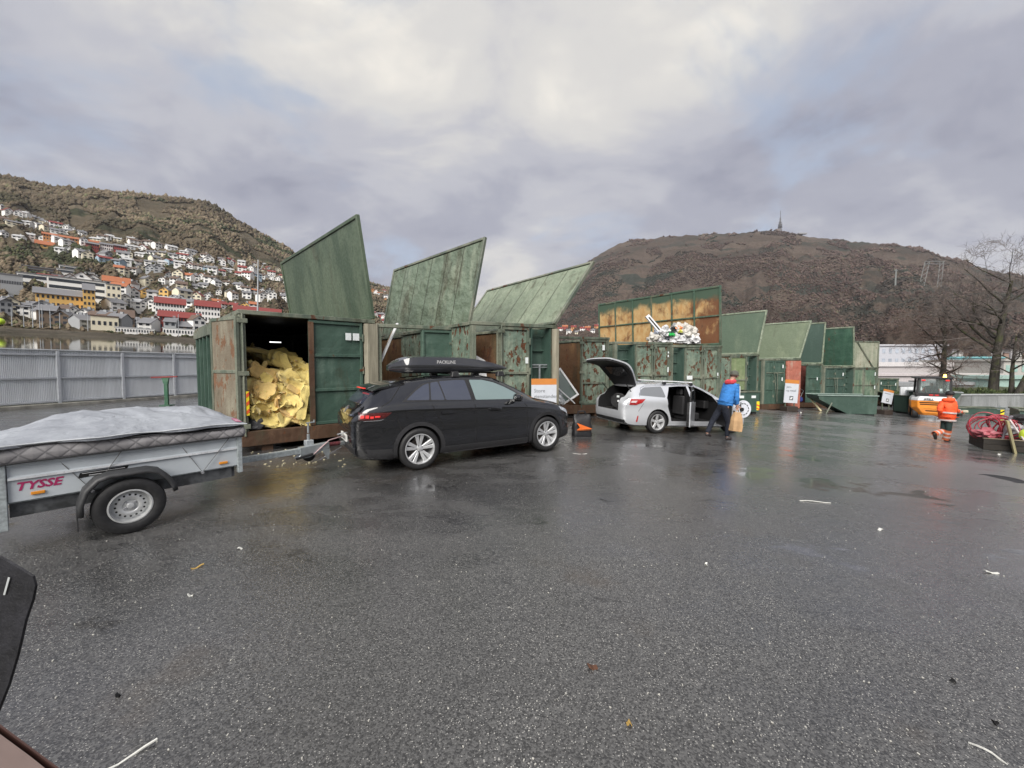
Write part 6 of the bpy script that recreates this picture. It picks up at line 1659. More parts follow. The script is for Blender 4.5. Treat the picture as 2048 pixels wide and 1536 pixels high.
def person(label, J, look, mats, feat, root_loc):
    """J: dict of joint world positions"""
    P_ = empty('person', root_loc, 0, label, 'person')
    o_ = Vector(root_loc); L = {k: Vector(v) - o_ for k, v in J.items()}
    n = []; e = []; idx = {}
    def add(k, r, p=None, pos=None):
        n.append((pos if pos is not None else L[k], r)); idx[k] = len(n) - 1
        if p: e.append((idx[p], idx[k]))
    add('pelvis', (.13, .11)); add('belly', (.125, .10), 'pelvis'); add('chest', (.15, .11), 'belly'); add('neck', .055, 'chest'); 
    hd = L['head']; add('jaw', (.062, .066), 'neck', pos=L['neck'].lerp(hd, .45)); add('head', (.082, .092), 'jaw'); up = (hd - L['neck']).normalized(); add('crown', (.066, .075), 'head', pos=hd + up * .065)
    f = Vector((math.cos(look), math.sin(look), 0))
    for s_ in 'lr':
        add('sh' + s_, .06, 'chest'); add('el' + s_, .045, 'sh' + s_); add('wr' + s_, .032, 'el' + s_)
        add('hp' + s_, .09, 'pelvis'); add('kn' + s_, .06, 'hp' + s_); add('an' + s_, .042, 'kn' + s_); add('toe' + s_, .035, 'an' + s_)
    for s_ in 'lr':
        d = (L['wr' + s_] - L['el' + s_]).normalized() + Vector(feat.get('hand' + s_, (0, 0, 0)))
        hand_nodes(n, e, idx['wr' + s_], d, f.cross(Vector((0, 0, 1))) if s_ == 'r' else Vector((0, 0, 1)).cross(f), 1.0, .7)
    skin_mesh('body', n, e, SKIN, P_, 1)
    # face
    Hm = Matrix.Translation(hd) @ Matrix.Rotation(look, 4, 'Z')
    q = MB(); q.add([(.085, -.014, -.01), (.085, .014, -.01), (.088, 0, .03), (.112, 0, -.012)], [(0, 1, 2), (0, 3, 1), (1, 3, 2), (2, 3, 0)], Hm); q.build('nose', SKIN, P_, smooth=True)
    for s in (-1, 1):
        q = MB(); q.lathe([(0, -.008), (.02, -.006), (.03, 0), (.02, .006), (0, .008)], 10, 'y', M=Hm @ Matrix.Translation((.0, s * .088, -.005))); q.build('ear', SKIN, P_, smooth=True)
        q = MB(); q.lathe([(0, -.01), (.009, 0), (0, .01)], 8, 'y', M=Hm @ Matrix.Translation((.082, s * .03, .022)) @ Matrix.Rotation(R(90), 4, 'Z')); q.build('eye', M_DARK, P_, smooth=True)
    q = MB(); q.box(.078, -.022, -.05, .088, .022, -.043, Hm); q.build('mouth', plain('lip', (.3, .12, .10), .5), P_)
    # top garment
    g = feat['grow']
    tn = []; te = []
    def ta(p, r, c=None): tn.append((p, r)); te.append((c, len(tn) - 1)) if c is not None else None; return len(tn) - 1
    hem = L['pelvis'] + (L['pelvis'] - L['belly']).normalized() * feat.get('hem', .05)
    a0 = ta(hem, (.165 * g, .135 * g)); a1 = ta(L['pelvis'].lerp(L['belly'], .5), (.17 * g, .14 * g), a0); a2 = ta(L['belly'], (.165 * g, .14 * g), a1); a3 = ta(L['chest'], (.185 * g, .145 * g), a2); a4 = ta(L['chest'].lerp(L['neck'], .75), (.085, .08), a3)
    for s_ in 'lr':
        b1 = ta(L['sh' + s_], .078 * g, a3); b2 = ta(L['sh' + s_].lerp(L['el' + s_], .5), .066 * g, b1); b3 = ta(L['el' + s_], .06 * g, b2); b4 = ta(L['el' + s_].lerp(L['wr' + s_], .6), .052 * g, b3); b5 = ta(L['wr' + s_], .042 * g, b4)
    tp = skin_mesh('top', tn, te, mats['top'], P_, 2, 2)
    for v in tp.data.vertices:
        c = v.co; c += Vector([.014 * noise.noise(Vector((c.x * 9 + k * 7, c.y * 9, c.z * 14))) for k in range(3)])
    bn = []; be = []
    def ba(p, r, c=None): bn.append((p, r)); be.append((c, len(bn) - 1)) if c is not None else None; return len(bn) - 1
    a0 = ba(L['pelvis'] + Vector((0, 0, .04)), (.15, .125)); a1 = ba(L['pelvis'].lerp((L['hpl'] + L['hpr']) / 2, .8), (.155, .135), a0)
    for s_ in 'lr':
        c1_ = ba(L['hp' + s_], .105, a1); c2_ = ba(L['hp' + s_].lerp(L['kn' + s_], .5), .092, c1_); c3_ = ba(L['kn' + s_], .076, c2_); c4_ = ba(L['kn' + s_].lerp(L['an' + s_], .55), .068, c3_); c5_ = ba(L['an' + s_], .062, c4_)
    tr_ = skin_mesh('trousers', bn, be, mats['trousers'], P_, 2, 1)
    for s_ in 'lr':
        an, to = L['an' + s_], L['toe' + s_]; d = (to - an); hl = an - Vector((d.x, d.y, 0)).normalized() * .05 + Vector((0, 0, -.045)) if d.z > -.12 else an - Vector((d.x, d.y, 0)).normalized() * .04
        skin_mesh('shoe', [(hl, (.045, .045)), (an.lerp(to, .5) + Vector((0, 0, -.01)), (.052, .042)), (to, (.045, .032)), (an + Vector((0, 0, .02)), .052)], [(0, 1), (1, 2), (1, 3)], mats['shoe'], P_, 2, 1)
    return P_, L, Hm, f
# --- man in blue
Yg = G(1452, 882).y
def JP(px, py, dy=0): return at_depth(px, py, Yg + dy)
J = dict(pelvis=JP(1446.5, 811), belly=JP(1451, 796), chest=JP(1458.5, 777), neck=JP(1463.5, 761), head=JP(1468.5, 751.5),
    shl=JP(1449, 771, .16), ell=JP(1459, 793, .34), wrl=JP(1476, 812, .30), shr=JP(1472.5, 772, -.10), elr=JP(1473.5, 795, -.14), wrr=JP(1475, 810, -.10),
    hpl=JP(1441, 817, .09), hpr=JP(1450, 817, -.08), knl=JP(1425, 842, .12), knr=JP(1457, 845, -.04), anl=JP(1414, 866.5, .02), anr=JP(1453.5, 873.5, 0), toel=JP(1421, 872, .10), toer=JP(1464, 879, -.03))
MAN, LM, HM_, fM = person('man in blue top and grey cap striding away with a paper bag', J, R(28), dict(top=cloth_mat('blue_fleece', (.035, .19, .52)), trousers=cloth_mat('dark_jeans', (.007, .010, .020)), shoe=plain('shoe_black', (.03, .022, .022), .5)), dict(grow=1.10, hem=.06, handr=(0, 0, -1)), G(1446, 879))
hd = LM['head']; nk = LM['neck']
q = MB(); up = (hd - nk).normalized()
# cap
Mc = Matrix.Translation(hd + Vector((0, 0, .02))) @ Matrix.Rotation(R(28), 4, 'Z') @ Matrix.Rotation(R(12), 4, 'Y')
q.lathe([(.098, .0), (.102, .03), (.096, .07), (.075, .10), (.04, .118), (0, .122)], 24, 'z', M=Mc); q.build('cap', cloth_mat('cap_grey_green', (.10, .105, .085)), MAN, smooth=True, autosm=50)
q = MB(); q.prism([(.06, -.07), (.15, -.05), (.175, 0), (.15, .05), (.06, .07)], 0.002, .012, 'xy', M=Mc); q.build('cap_peak', cloth_mat('cap_grey_green2', (.09, .09, .075)), MAN)
q = MB(); q.lathe([(.094, -.045), (.098, 0.0), (.092, .004), (.088, -.045)], 24, 'z', M=Mc, close=True); q.build('hair', plain('hair_brown', (.05, .03, .02), .8), MAN, smooth=True)
# hood lying on the shoulders
hb = nk + Vector((-.05, -.03, -.02))
hood = skin_mesh('hood', [(nk + Vector((.07, -.06, .0)), .042), (nk + Vector((-.02, -.10, -.035)), .06), (nk + Vector((-.11, -.06, -.06)), .068), (nk + Vector((-.12, .03, -.05)), .066), (nk + Vector((-.04, .10, -.02)), .055), (nk + Vector((.06, .08, .0)), .042)], [(0, 1), (1, 2), (2, 3), (3, 4), (4, 5)], cloth_mat('hood_red', (.55, .05, .07)), MAN, 2, 2)
# white sleeve stripes
q = MB()
a, b = LM['shr'], LM['elr']; o2 = Vector((.070, -.045, 0))
q.tube([a + o2, a.lerp(b, .5) + o2 * .95, b + o2 * .8], .008, 5); q.build('sleeve_stripe', M_WHITE, MAN)
# paper bag
hand = MAN.location + LM['wrr'] + Vector((0.0, -.0, -.09))
pbg = empty('paper_bag', JP(1470, 862, -.13), R(12), 'brown paper carrier bag hanging from the hand of the man in blue', 'bag'); pbg.rotation_euler = (0, R(7), R(12))
q = MB(); hh = .50
vs = []; 
for (z, w_, d_) in ((0, .135, .085), (.12, .145, .09), (.27, .14, .075), (.40, .115, .05), (hh, .085, .03)):
    for (sx_, sy_) in ((-1, -1), (-.35, -1.08), (.4, -.92), (1, -1), (1.03, 0), (1, 1), (.3, 1.06), (-.3, .95), (-1, 1), (-1.02, 0)):
        vs.append((sx_ * w_ + .008 * noise.noise(Vector((sx_ * 3, z * 20, 1))), sy_ * d_ + .014 * noise.noise(Vector((sx_ * 3, z * 20, 4))), z))
q.add(vs, [(i * 10 + k, i * 10 + (k + 1) % 10, (i + 1) * 10 + (k + 1) % 10, (i + 1) * 10 + k) for i in range(4) for k in range(10)] + [tuple(range(10)), tuple(range(49, 39, -1))])
q.build('body', plain('kraft_bag', (.46, .29, .15), .75, 0, .12, 6, .4), pbg)
q = MB(); q.tube([(-.05, 0, hh - .01), (-.03, 0, hh + .05), (.03, 0, hh + .05), (.05, 0, hh - .01)], .008, 6); q.build('handle', M_KRAFT, pbg)
# white disc with ring held in the far hand
dc = JP(1486, 818.5, .30)
dsc = empty('white_disc', dc, R(8), 'round white plastic disc with black slotted ring carried by the man in blue', 'disc')
q = MB(); q.lathe([(0, -.01), (.235, -.01), (.245, 0), (.235, .02), (0, .02)], 40, 'y'); q.build('plate', plain('disc_white', (.62, .64, .70), .4), dsc, smooth=True, autosm=30)
for k in range(12):
    a0 = 2 * math.pi * k / 12; q = MB(); q.add([(r * math.cos(a0 + da), -.0125, r * math.sin(a0 + da)) for r, da in ((.145, 0), (.17, 0), (.17, .38), (.145, .38))], [(0, 1, 2, 3)]); q.build('ring_slot', M_SEAM, dsc)
q = MB(); q.lathe([(0, -.06), (.05, -.055), (.05, -.01), (0, -.01)], 16, 'y', c=(-.06, 0, 0)); q.build('hub', M_DARK, dsc)
q = MB(); q.box(-.09, -.02, -.2, -.07, -.012, .2); q.build('bar', M_DARK, dsc)

# --- worker in orange
Yw = 12.85
def JW(px, py, dy=0): return at_depth(px, py, Yw + dy)
gz = GZ(at_depth(1895, 884, Yw).x)
J = dict(pelvis=JW(1893.5, 838), belly=JW(1894, 828), chest=JW(1896, 811), neck=JW(1898.5, 797.5), head=JW(1900, 788.5),
    shl=JW(1883, 806, .10), ell=JW(1879, 822, -.02), wrl=JW(1886, 829, .2), shr=JW(1908, 806, -.06), elr=JW(1909.5, 821, -.06), wrr=JW(1923, 824, .05),
    hpl=JW(1889.5, 843, .06), hpr=JW(1898, 843, -.06), knl=JW(1886, 862, .02), knr=JW(1896.5, 861.5, -.1), anl=JW(1869.5, 867.5, .0), anr=JW(1891.5, 877.5, -.03), toel=JW(1871.5, 879, .02), toer=JW(1901, 881.5, -.05))
M_HIV = cloth_mat('hivis_orange', (.85, .10, .022), .7)
WK, LW, HW_, fW = person('worker in a hi-vis orange hooded jacket and black cap walking right', J, R(25), dict(top=M_HIV, trousers=cloth_mat('work_trousers', (.012, .028, .026)), shoe=plain('boot_dark', (.025, .022, .018), .6)), dict(grow=1.28, hem=.05), Vector((J['pelvis'].x, J['pelvis'].y, gz)))
hd = LW['head']; nk = LW['neck']
q = MB(); q.lathe([(.105, -.03), (.112, .02), (.105, .06), (.08, .095), (.04, .112), (0, .116)], 20, 'z', M=Matrix.Translation(hd)); q.build('cap', M_DARK, WK, smooth=True)
skin_mesh('hood', [(nk + Vector((.09, -.04, -.01)), .05), (nk + Vector((.0, -.12, -.03)), .075), (nk + Vector((-.12, -.08, -.05)), .08), (nk + Vector((-.12, .05, -.05)), .075), (nk + Vector((0, .12, -.03)), .06)], [(0, 1), (1, 2), (2, 3), (3, 4)], M_HIV, WK, 2, 2)
M_REFL = plain('reflective_band', (.60, .52, .50), .35, .2)
def band(a, b, t, r, ry, w_, parent, name='reflective_band', mat=M_REFL):
    c = a.lerp(b, t); d = (b - a).normalized(); qt = d.to_track_quat('Z', 'Y').to_matrix().to_4x4(); q = MB()
    q.lathe([(r, -w_ / 2), (r + .004, -w_ / 2), (r + .004, w_ / 2), (r, w_ / 2)], 24, 'z', M=Matrix.Translation(c) @ qt @ Matrix.Diagonal((1, ry / r, 1, 1)), close=True); return q.build(name, mat, parent, smooth=True, autosm=40)
band(LW['pelvis'], LW['belly'], -.15, .232, .195, .05, WK); band(LW['belly'], LW['chest'], .18, .232, .20, .05, WK)
band(LW['elr'], LW['wrr'], .45, .076, .076, .05, WK)
M_ORB = cloth_mat('hivis_trouser_orange', (.62, .15, .06), .75)
for s_ in 'lr':
    band(LW['kn' + s_], LW['an' + s_], .52, .080, .08, .34, WK, 'orange_gaiter', M_ORB)
    for t_ in (.3, .75): band(LW['kn' + s_], LW['an' + s_], t_, .086, .086, .05, WK)
q = MB(); p = LW['wrr'] + Vector((.08, .0, .0)); q.box(p.x - .05, p.y - .04, p.z - .02, p.x + .12, p.y + .04, p.z + .06)
gl_ = tag(q.build('gloves_bundle', plain('glove_pale', (.55, .50, .38), .8), bevel=.015), 'pale work gloves held out by the orange-jacketed worker', 'gloves'); gl_.location = WK.location

# ================================================================== FORKLIFT
pf = G(1866, 840)
FY = pf.y
FK = empty('forklift', pf, R(-41), 'yellow-orange forklift with black cab and lit amber beacon seen from behind', 'forklift'); FK.scale = (1.13, 1.13, 1.10)
OR = plain('forklift_orange', (.75, .25, .025), .4, 0, .1, 6, coat=.3)
LG = plain('forklift_grey', (.50, .51, .52), .4, .1, .08)
BKC = plain('forklift_black', (.02, .02, .022), .45)
sc_ = 1.0
q = MB(); # counterweight: chamfered block
def cwt(z, hw, yb): return [(-hw, yb + .25, z), (-hw + .22, yb, z), (hw - .22, yb, z), (hw, yb + .25, z), (hw, 1.1, z), (-hw, 1.1, z)]
lv = [cwt(.22, .55, .12), cwt(.35, .62, .04), cwt(.62, .78, .0), cwt(.98, .80, .02)]
vs = [p for l in lv for p in l]; q.add(vs, [(i * 6 + k, i * 6 + (k + 1) % 6, (i + 1) * 6 + (k + 1) % 6, (i + 1) * 6 + k) for i in range(3) for k in range(6)] + [tuple(range(5, -1, -1)), tuple(range(18, 24))])
q.build('counterweight', OR, FK, bevel=.02)
q = MB(); q.add([p for l in (cwt(.985, .80, .02), cwt(1.10, .78, .05), cwt(1.22, .70, .12)) for p in l], [(i * 6 + k, i * 6 + (k + 1) % 6, (i + 1) * 6 + (k + 1) % 6, (i + 1) * 6 + k) for i in range(2) for k in range(6)] + [tuple(range(5, -1, -1)), tuple(range(12, 18))]); q.build('bonnet_band', LG, FK, bevel=.015)
text_mesh('STILL', .15, 'lettering', BKC, FK, Matrix.Translation((-.36, -.0, 1.02)) @ Matrix.Rotation(R(84), 4, 'X') @ Matrix.Translation((0, 0, .015)), .003, .2, .006)
for k, (z, hw) in enumerate(((.90, .50), (.80, .48), (.58, .34), (.47, .28))):
    q = MB(); q.box(-hw, -.012 + (.02 if z < .6 else 0), z - .022, hw, .05, z + .022); q.build('grille_slot', M_SEAM, FK, bevel=.004)
q = MB(); q.box(-.66, .16, 1.225, .66, 1.1, 1.38); q.build('engine_cover', BKC, FK, bevel=.03)
for x in (-.16, .04):
    q = MB(); q.box(x, .148, 1.27, x + .14, .158, 1.32); q.build('tail_light', M_REDLIT, FK)
for (x, y) in ((-.64, .2), (.56, .2), (-.60, 1.7), (.52, 1.7)):
    q = MB(); q.hexa([(x, y, 1.1), (x + .09, y, 1.1), (x + .09, y + .09, 1.1), (x, y + .09, 1.1), (x * .93, y + .05, 2.14), (x * .93 + .09, y + .05, 2.14), (x * .93 + .09, y + .14, 2.14), (x * .93, y + .14, 2.14)]); q.build('cab_pillar', BKC, FK, bevel=.01)
q = MB(); q.box(-.68, .12, 2.142, .64, 1.95, 2.23); q.build('cab_roof', BKC, FK, bevel=.02)
q = MB(); q.box(-.53, .235, 1.39, .54, .245, 2.13); 
M_CLEARG = plain('cab_glass', (.75, .85, .83), .03, trans=.92, var=.02); q.build('rear_window', M_CLEARG, FK)
q = MB(); q.box(.575, .35, 1.2, .585, 1.7, 2.13); q.build('side_window', M_CLEARG, FK)
for x in (-.45, .38):
    q = MB(); q.box(x, .14, 2.03, x + .14, .20, 2.10); q.build('work_light', M_REDLIT, FK, bevel=.01)
q = MB(); q.lathe([(.07, 0), (.07, .02), (.055, .03), (.055, .12), (.03, .15), (0, .155)], 16, 'z', c=(.38, .4, 2.23)); q.build('beacon', plain('beacon_amber', (.8, .45, .05), .3, emit=(1.0, .62, .12), es=3.0), FK, smooth=True)
for s in (-1, 1):
    for (y, r) in ((.50, .29), (1.75, .36)):
        t = tyre_mb(r, r * .55, .22).build('wheel', M_TYRE, FK, smooth=True, autosm=40); t.location = (s * .62, y, r); t.rotation_euler = (0, 0, R(90))
        q = MB(); q.lathe([(0, -s * .04), (r * .54, -s * .04), (r * .54, -s * .09), (0, -s * .07)], 20, 'y'); q.build('rim', OR, t)
q = MB(); q.box(-.5, 1.0, .25, .5, 2.0, 1.0); q.build('frame', BKC, FK)
q = MB(); 
for x in (-.35, .29): q.box(x, 2.05, .1, x + .07, 2.15, 2.1)
q.box(-.45, 2.16, .45, .45, 2.22, .55); q.build('mast', BKC, FK)
for x in (-.35, .25):
    q = MB(); q.box(x, 2.22, .42, x + .12, 3.3, .46); q.build('fork', BKC, FK)
q = MB(); q.box(-.25, .9, 1.0, .25, 1.35, 1.2); q.box(-.25, .85, 1.2, .25, .95, 1.75); q.build('seat', M_DARK, FK, bevel=.03)
# driver (seen through the rear window)
dl = lambda p: FK.matrix_basis @ Vector(p)
JD = dict(pelvis=dl((0, 1.1, 1.27)), belly=dl((0, 1.08, 1.38)), chest=dl((.02, 1.06, 1.58)), neck=dl((.02, 1.08, 1.73)), head=dl((.02, 1.10, 1.85)), shl=dl((-.18, 1.08, 1.64)), ell=dl((-.28, 1.25, 1.45)), wrl=dl((-.12, 1.48, 1.42)), shr=dl((.20, 1.08, 1.64)), elr=dl((.30, 1.25, 1.46)), wrr=dl((.14, 1.48, 1.42)), hpl=dl((-.1, 1.18, 1.28)), hpr=dl((.1, 1.18, 1.28)), knl=dl((-.15, 1.60, 1.32)), knr=dl((.15, 1.60, 1.32)), anl=dl((-.15, 1.72, 1.02)), anr=dl((.15, 1.72, 1.02)), toel=dl((-.15, 1.85, 1.0)), toer=dl((.15, 1.85, 1.0)))
person('driver in an orange jacket sitting in the forklift cab', JD, R(49), dict(top=M_HIV, trousers=cloth_mat('driver_trousers', (.02, .03, .03)), shoe=M_DARK), dict(grow=1.15), dl((0, 1.1, 1.2)))
# hopper on the forks
hp = dl((0, 2.35, .47)); HP = empty('hopper', hp, R(-41), 'grey-green hopper carried on the forks of the forklift', 'hopper')
q = MB(); q.hexa([(-.5, 0, 0), (.95, 0, 0), (.95, 1.0, 0), (-.5, 1.0, 0), (-.8, 0, .95), (1.45, 0, .95), (1.45, 1.1, .95), (-.8, 1.1, .95)]); q.f.pop(1); q.m.pop(1); q.build('body', P_DARK, HP)
q = MB(); q.box(-.84, -.04, .951, 1.5, .0, 1.01); q.box(1.45, .001, .951, 1.5, 1.1, 1.01); q.box(-.84, 1.1, .951, 1.5, 1.14, 1.01); q.build('rim', M_STEEL, HP)
# ================================================================== RIGHT SIDE: wall, terrace, planter, trees, buildings
M_CONC = painted('precast_concrete', (.20, .21, .21), (.28, .29, .29), .5, 0.0, .35, scale=.6, dents=.03, rough=.75)
wl_, wr_ = G(1893, 828), G(2075, 836)
wl_ = Vector((28.9, 25.6, 0)); wr_ = Vector((41.0, 26.2, 0))
wdir = (wr_ - wl_); wlen = 12.6; wa = math.atan2(wdir.y, wdir.x)
WLL = empty('retaining_wall', (wl_.x, wl_.y, GZ(wl_.x) - .05), wa, 'low grey wall of concrete panels under the big bare tree at right', 'wall')
wh = 1.22
pw = 1.9
for k in range(9):
    q = MB(); q.box(k * pw + .012, 0, 0, (k + 1) * pw - .012, .14, wh); q.build('panel', M_CONC, WLL, bevel=.012)
    q = MB(); q.box(k * pw + .004, -.05, wh + .002, (k + 1) * pw - .004, .22, wh + .09); q.build('cap_stone', plain('cap_grey', (.33, .34, .34), .7), WLL, bevel=.01)
    q = MB(); q.box(k * pw + .1, -.10, .30, (k + 1) * pw + .0, -.04, .38); q.build('rail', M_STEEL, WLL)
for k in range(9):
    q = MB(); q.box(k * pw - .03, -.13, 0, k * pw + .03, -.102, .55); q.build('rail_post', M_STEEL, WLL)
zT = WLL.location.z + wh
tz = lambda x, y: zT - .05 + .22 * noise.noise(Vector((x * .5, y * .5, 0)))
te = grid_sheet('terrace', [wl_.x - .5 + i * 1.2 for i in range(22)], [26.5 + j * .8 for j in range(14)], tz, plain('moss_earth', (.055, .07, .03), .9, 0, .4, 2)); tag(te, 'mossy terrace behind the low wall', kind='structure')
# grass/moss tufts on the terrace
rg_ = random.Random(3); q = MB()
for k in range(5200):
    x = wl_.x - .4 + rg_.random() * 16; y = 26.25 + wdir.y / 12 * (x - wl_.x) + rg_.random() ** 1.6 * 3.0; z = zT - .02 + .15 * noise.noise(Vector((x * .9, y * .9, 3)))
    hmd = max(0, .45 - abs(x - 33.0) * .28) + max(0, .22 - abs(x - 38) * .1); z += hmd * rg_.random()
    a = rg_.random() * 6.28; h = rg_.uniform(.05, .16); w = rg_.uniform(.02, .06)
    c, s = math.cos(a) * w, math.sin(a) * w; dx, dy = rg_.uniform(-.08, .08), rg_.uniform(-.08, .08)
    q.add([(x - c, y - s, z - .05), (x + c, y + s, z - .05), (x + dx, y + dy, z + h)], [(0, 1, 2)])
m_, t_, b_ = new_mat('moss_grass'); N = NT(t_); gi = N.n('ShaderNodeNewGeometry')
N.l(N.ramp(gi.outputs['Random Per Island'], [(0, (.02, .03, .012)), (.6, (.05, .075, .022)), (1, (.10, .12, .04))]), b_.inputs['Base Color']); b_.inputs['Roughness'].default_value = .9
tag(q.build('moss_grass', m_, fix=False), 'dark mossy grass on the terrace behind the low wall', 'grass', kind='stuff')

# low long green skip by the wall, big green container at the edge
p = G(1962, 833); sk = skip_box(p, -8, 2.5, .8, .5, 'low long dark green skip in front of the grey wall', P_DARK)
q = MB(); q.box(1.02, -.012, .14, 1.22, -.003, .48); mk = q.build('marker_plate', plain('marker_yellow', (0.75, 0.60, 0.03), 0.4, var=0.05), sk)
q = MB(); q.add([(1.02, -.014, .2), (1.22, -.014, .3), (1.22, -.014, .4), (1.02, -.014, .3)], [(0, 1, 2, 3)]); q.build('dark_stripe', M_DARK, mk)
p = G(2036, 882) + Vector((.95 * math.cos(R(42)), -.95 * math.sin(R(42)), 0)); sk = skip_box(p, -42, 1.9, 1.3, 1.12, 'tall dark green skip cut off by the right edge', P_DARK)
# grey panels and steps left of the forklift
p = G(1842, 826); q = MB(); q.box(-1.3, 0, 0, 1.3, .14, 1.5); pn = empty('barrier_panels', p, R(4), 'grey corrugated barrier panels left of the forklift', 'barrier')
for k in range(6):
    q = MB(); q.box(-1.5 + k * .5, 0, 0, -1.5 + k * .5 + .47, .1, 1.75 - (.15 if k > 2 else 0)); q.build('panel', M_FENCE, pn, bevel=.01)
p = G(1826, 828); skip_box(p, 3, .95, .8, 1.15, 'small dark green skip left of the forklift wheel', P_DARK)

# wooden box with red hoses
p0 = G(1966, 899)
PB_ = empty('timber_box', p0, R(-36), 'dark timber box full of tangled red hoses at the right edge', 'box')
WD = wood('wet_dark_timber', (.012, .010, .008), (.03, .024, .018), ax=(.06, 1, 1))
for (x0, y0, x1, y1) in ((0, 0, 2.2, .06), (0, 1.1, 2.2, 1.16), (0, .061, .06, 1.099), (2.14, .061, 2.2, 1.099)):
    for z in (0, .17):
        q = MB(); q.box(x0, y0, z + .002, x1, y1, z + .165); q.build('side_plank', WD, PB_, bevel=.006)
q = MB(); q.box(.061, .061, .02, 2.139, 1.099, .20); q.build('bottom', WD, PB_)
q = MB(); q.box(-.01, -.01, .337, 2.21, .065, .355); q.build('edge_strip', plain('edge_wood', (.22, .18, .13), .7), PB_)
rr = random.Random(8)
M_HOSE = plain('hose_red', (.28, .02, .035), .42, 0, .25, 5)
M_HOSE2 = plain('hose_pink', (.38, .07, .09), .45, 0, .25, 5)
HB = PB_.matrix_basis
for k in range(13):
    c = Vector((.10 + .7 * rr.random(), .25 + .5 * rr.random(), .56 + .16 * rr.random())); rx, rz = rr.uniform(.22, .36), rr.uniform(.26, .40); ph = rr.random() * 6; tl = rr.uniform(-.35, .35)
    pts = []
    for i in range(33):
        a = 2 * math.pi * i / 32; pts.append(HB @ (c + Vector((rx * math.cos(a) * (1 + .08 * math.sin(3 * a + ph)), .16 * math.sin(a + ph) + .05 * math.sin(2 * a + ph), rz * math.sin(a) * (1 + .08 * math.cos(2 * a + ph)) + tl * math.cos(a) * .3))))
    q = MB(); q.tube(pts, rr.uniform(.014, .021), 7, cap=False); o = q.build('hose_coil', M_HOSE if k % 3 else M_HOSE2, smooth=True, fix=False)
    tag(o, 'loop of red hose in the tangle on the timber box', 'hose', 'red hoses tangled on the timber box')
crumple('pink_sheet', plain('pink_plastic', (.36, .10, .12), .4, bump=.4), HB @ Vector((.12, .2, .36)), .26, .2, .14, 91, 'pink plastic sheet at the left corner of the timber box', 'sheet', amp=.6)
crumple('red_sheet', plain('red_plastic', (.38, .07, .08), .4, bump=.4), HB @ Vector((1.15, .35, .36)), .26, .2, .34, 92, 'red plastic sheet behind the leaning plank', 'sheet', amp=.5)
crumple('grey_bundle', plain('bundle_grey', (.35, .35, .36), .5), HB @ Vector((.72, .35, .5)), .2, .15, .17, 93, 'grey bundle between the hose loops', 'bundle', amp=.4)
crumple('black_reel', M_DARK, HB @ Vector((.80, .4, .82)), .2, .18, .16, 94, 'black lump under the top hose loops', 'bundle', amp=.3)
q = MB(); q.tube([HB @ Vector(v) for v in ((.36, .05, .25), (.46, .12, .75), (.52, .14, 1.0), (.60, .3, 1.02), (.52, .5, .40))], .03, 6)
tag(q.build('metal_frame', plain('frame_purple_grey', (.20, .18, .20), .4, .3)), 'bent grey metal frame standing amid the red hoses', 'frame')
pa = G(2030, 907); pbb = at_depth(2014, 841, pa.y + .12)
plank('plank', pa + Vector((0, 0, .0)), pbb, .19, .05, wood('mossy_plank', (.30, .26, .13), (.42, .38, .22)), 'mossy pale plank leaning against the timber box')
q = MB(); q.tube([at_depth(2020, 840, p0.y - .3), at_depth(2048, 880, p0.y - .9)], .02, 8); tag(q.build('pole', plain('pole_white_red', (.55, .48, .47), .4)), 'thin pale pole leaning right of the plank', 'pole')
crumple('yellow_jug', plain('jug_yellow', (.50, .62, .05), .4), at_depth(2049, 878, p0.y - .8), .1, .1, .16, 95, 'yellow-green object at the right edge behind the pole', 'jug', amp=.1)
# wire trolley behind
tp_ = at_depth(2028, 835, 17.5); q = MB()
bs = Vector((tp_.x, 17.5, GZ(tp_.x)))
for k in range(5): q.tube([(-.9, 0, 1.15 + .0), (.9, 0, 1.13)], .015, 5) if k == 0 else q.tube([(-.7 + k * .3, 0, .6), (-.7 + k * .3, 0, 1.14)], .012, 5)
q.tube([(-.8, 0, 1.05), (.9, 0, 1.02)], .02, 5); q.tube([(-.4, 0, 0), (-.4, 0, 1.1)], .02, 5); q.tube([(.6, 0, 0), (.6, 0, 1.1)], .02, 5)
tl_ = q.build('rail_rack', M_STEEL); tl_.location = bs; tag(tl_, 'thin grey rail rack behind the red hoses', 'rack')

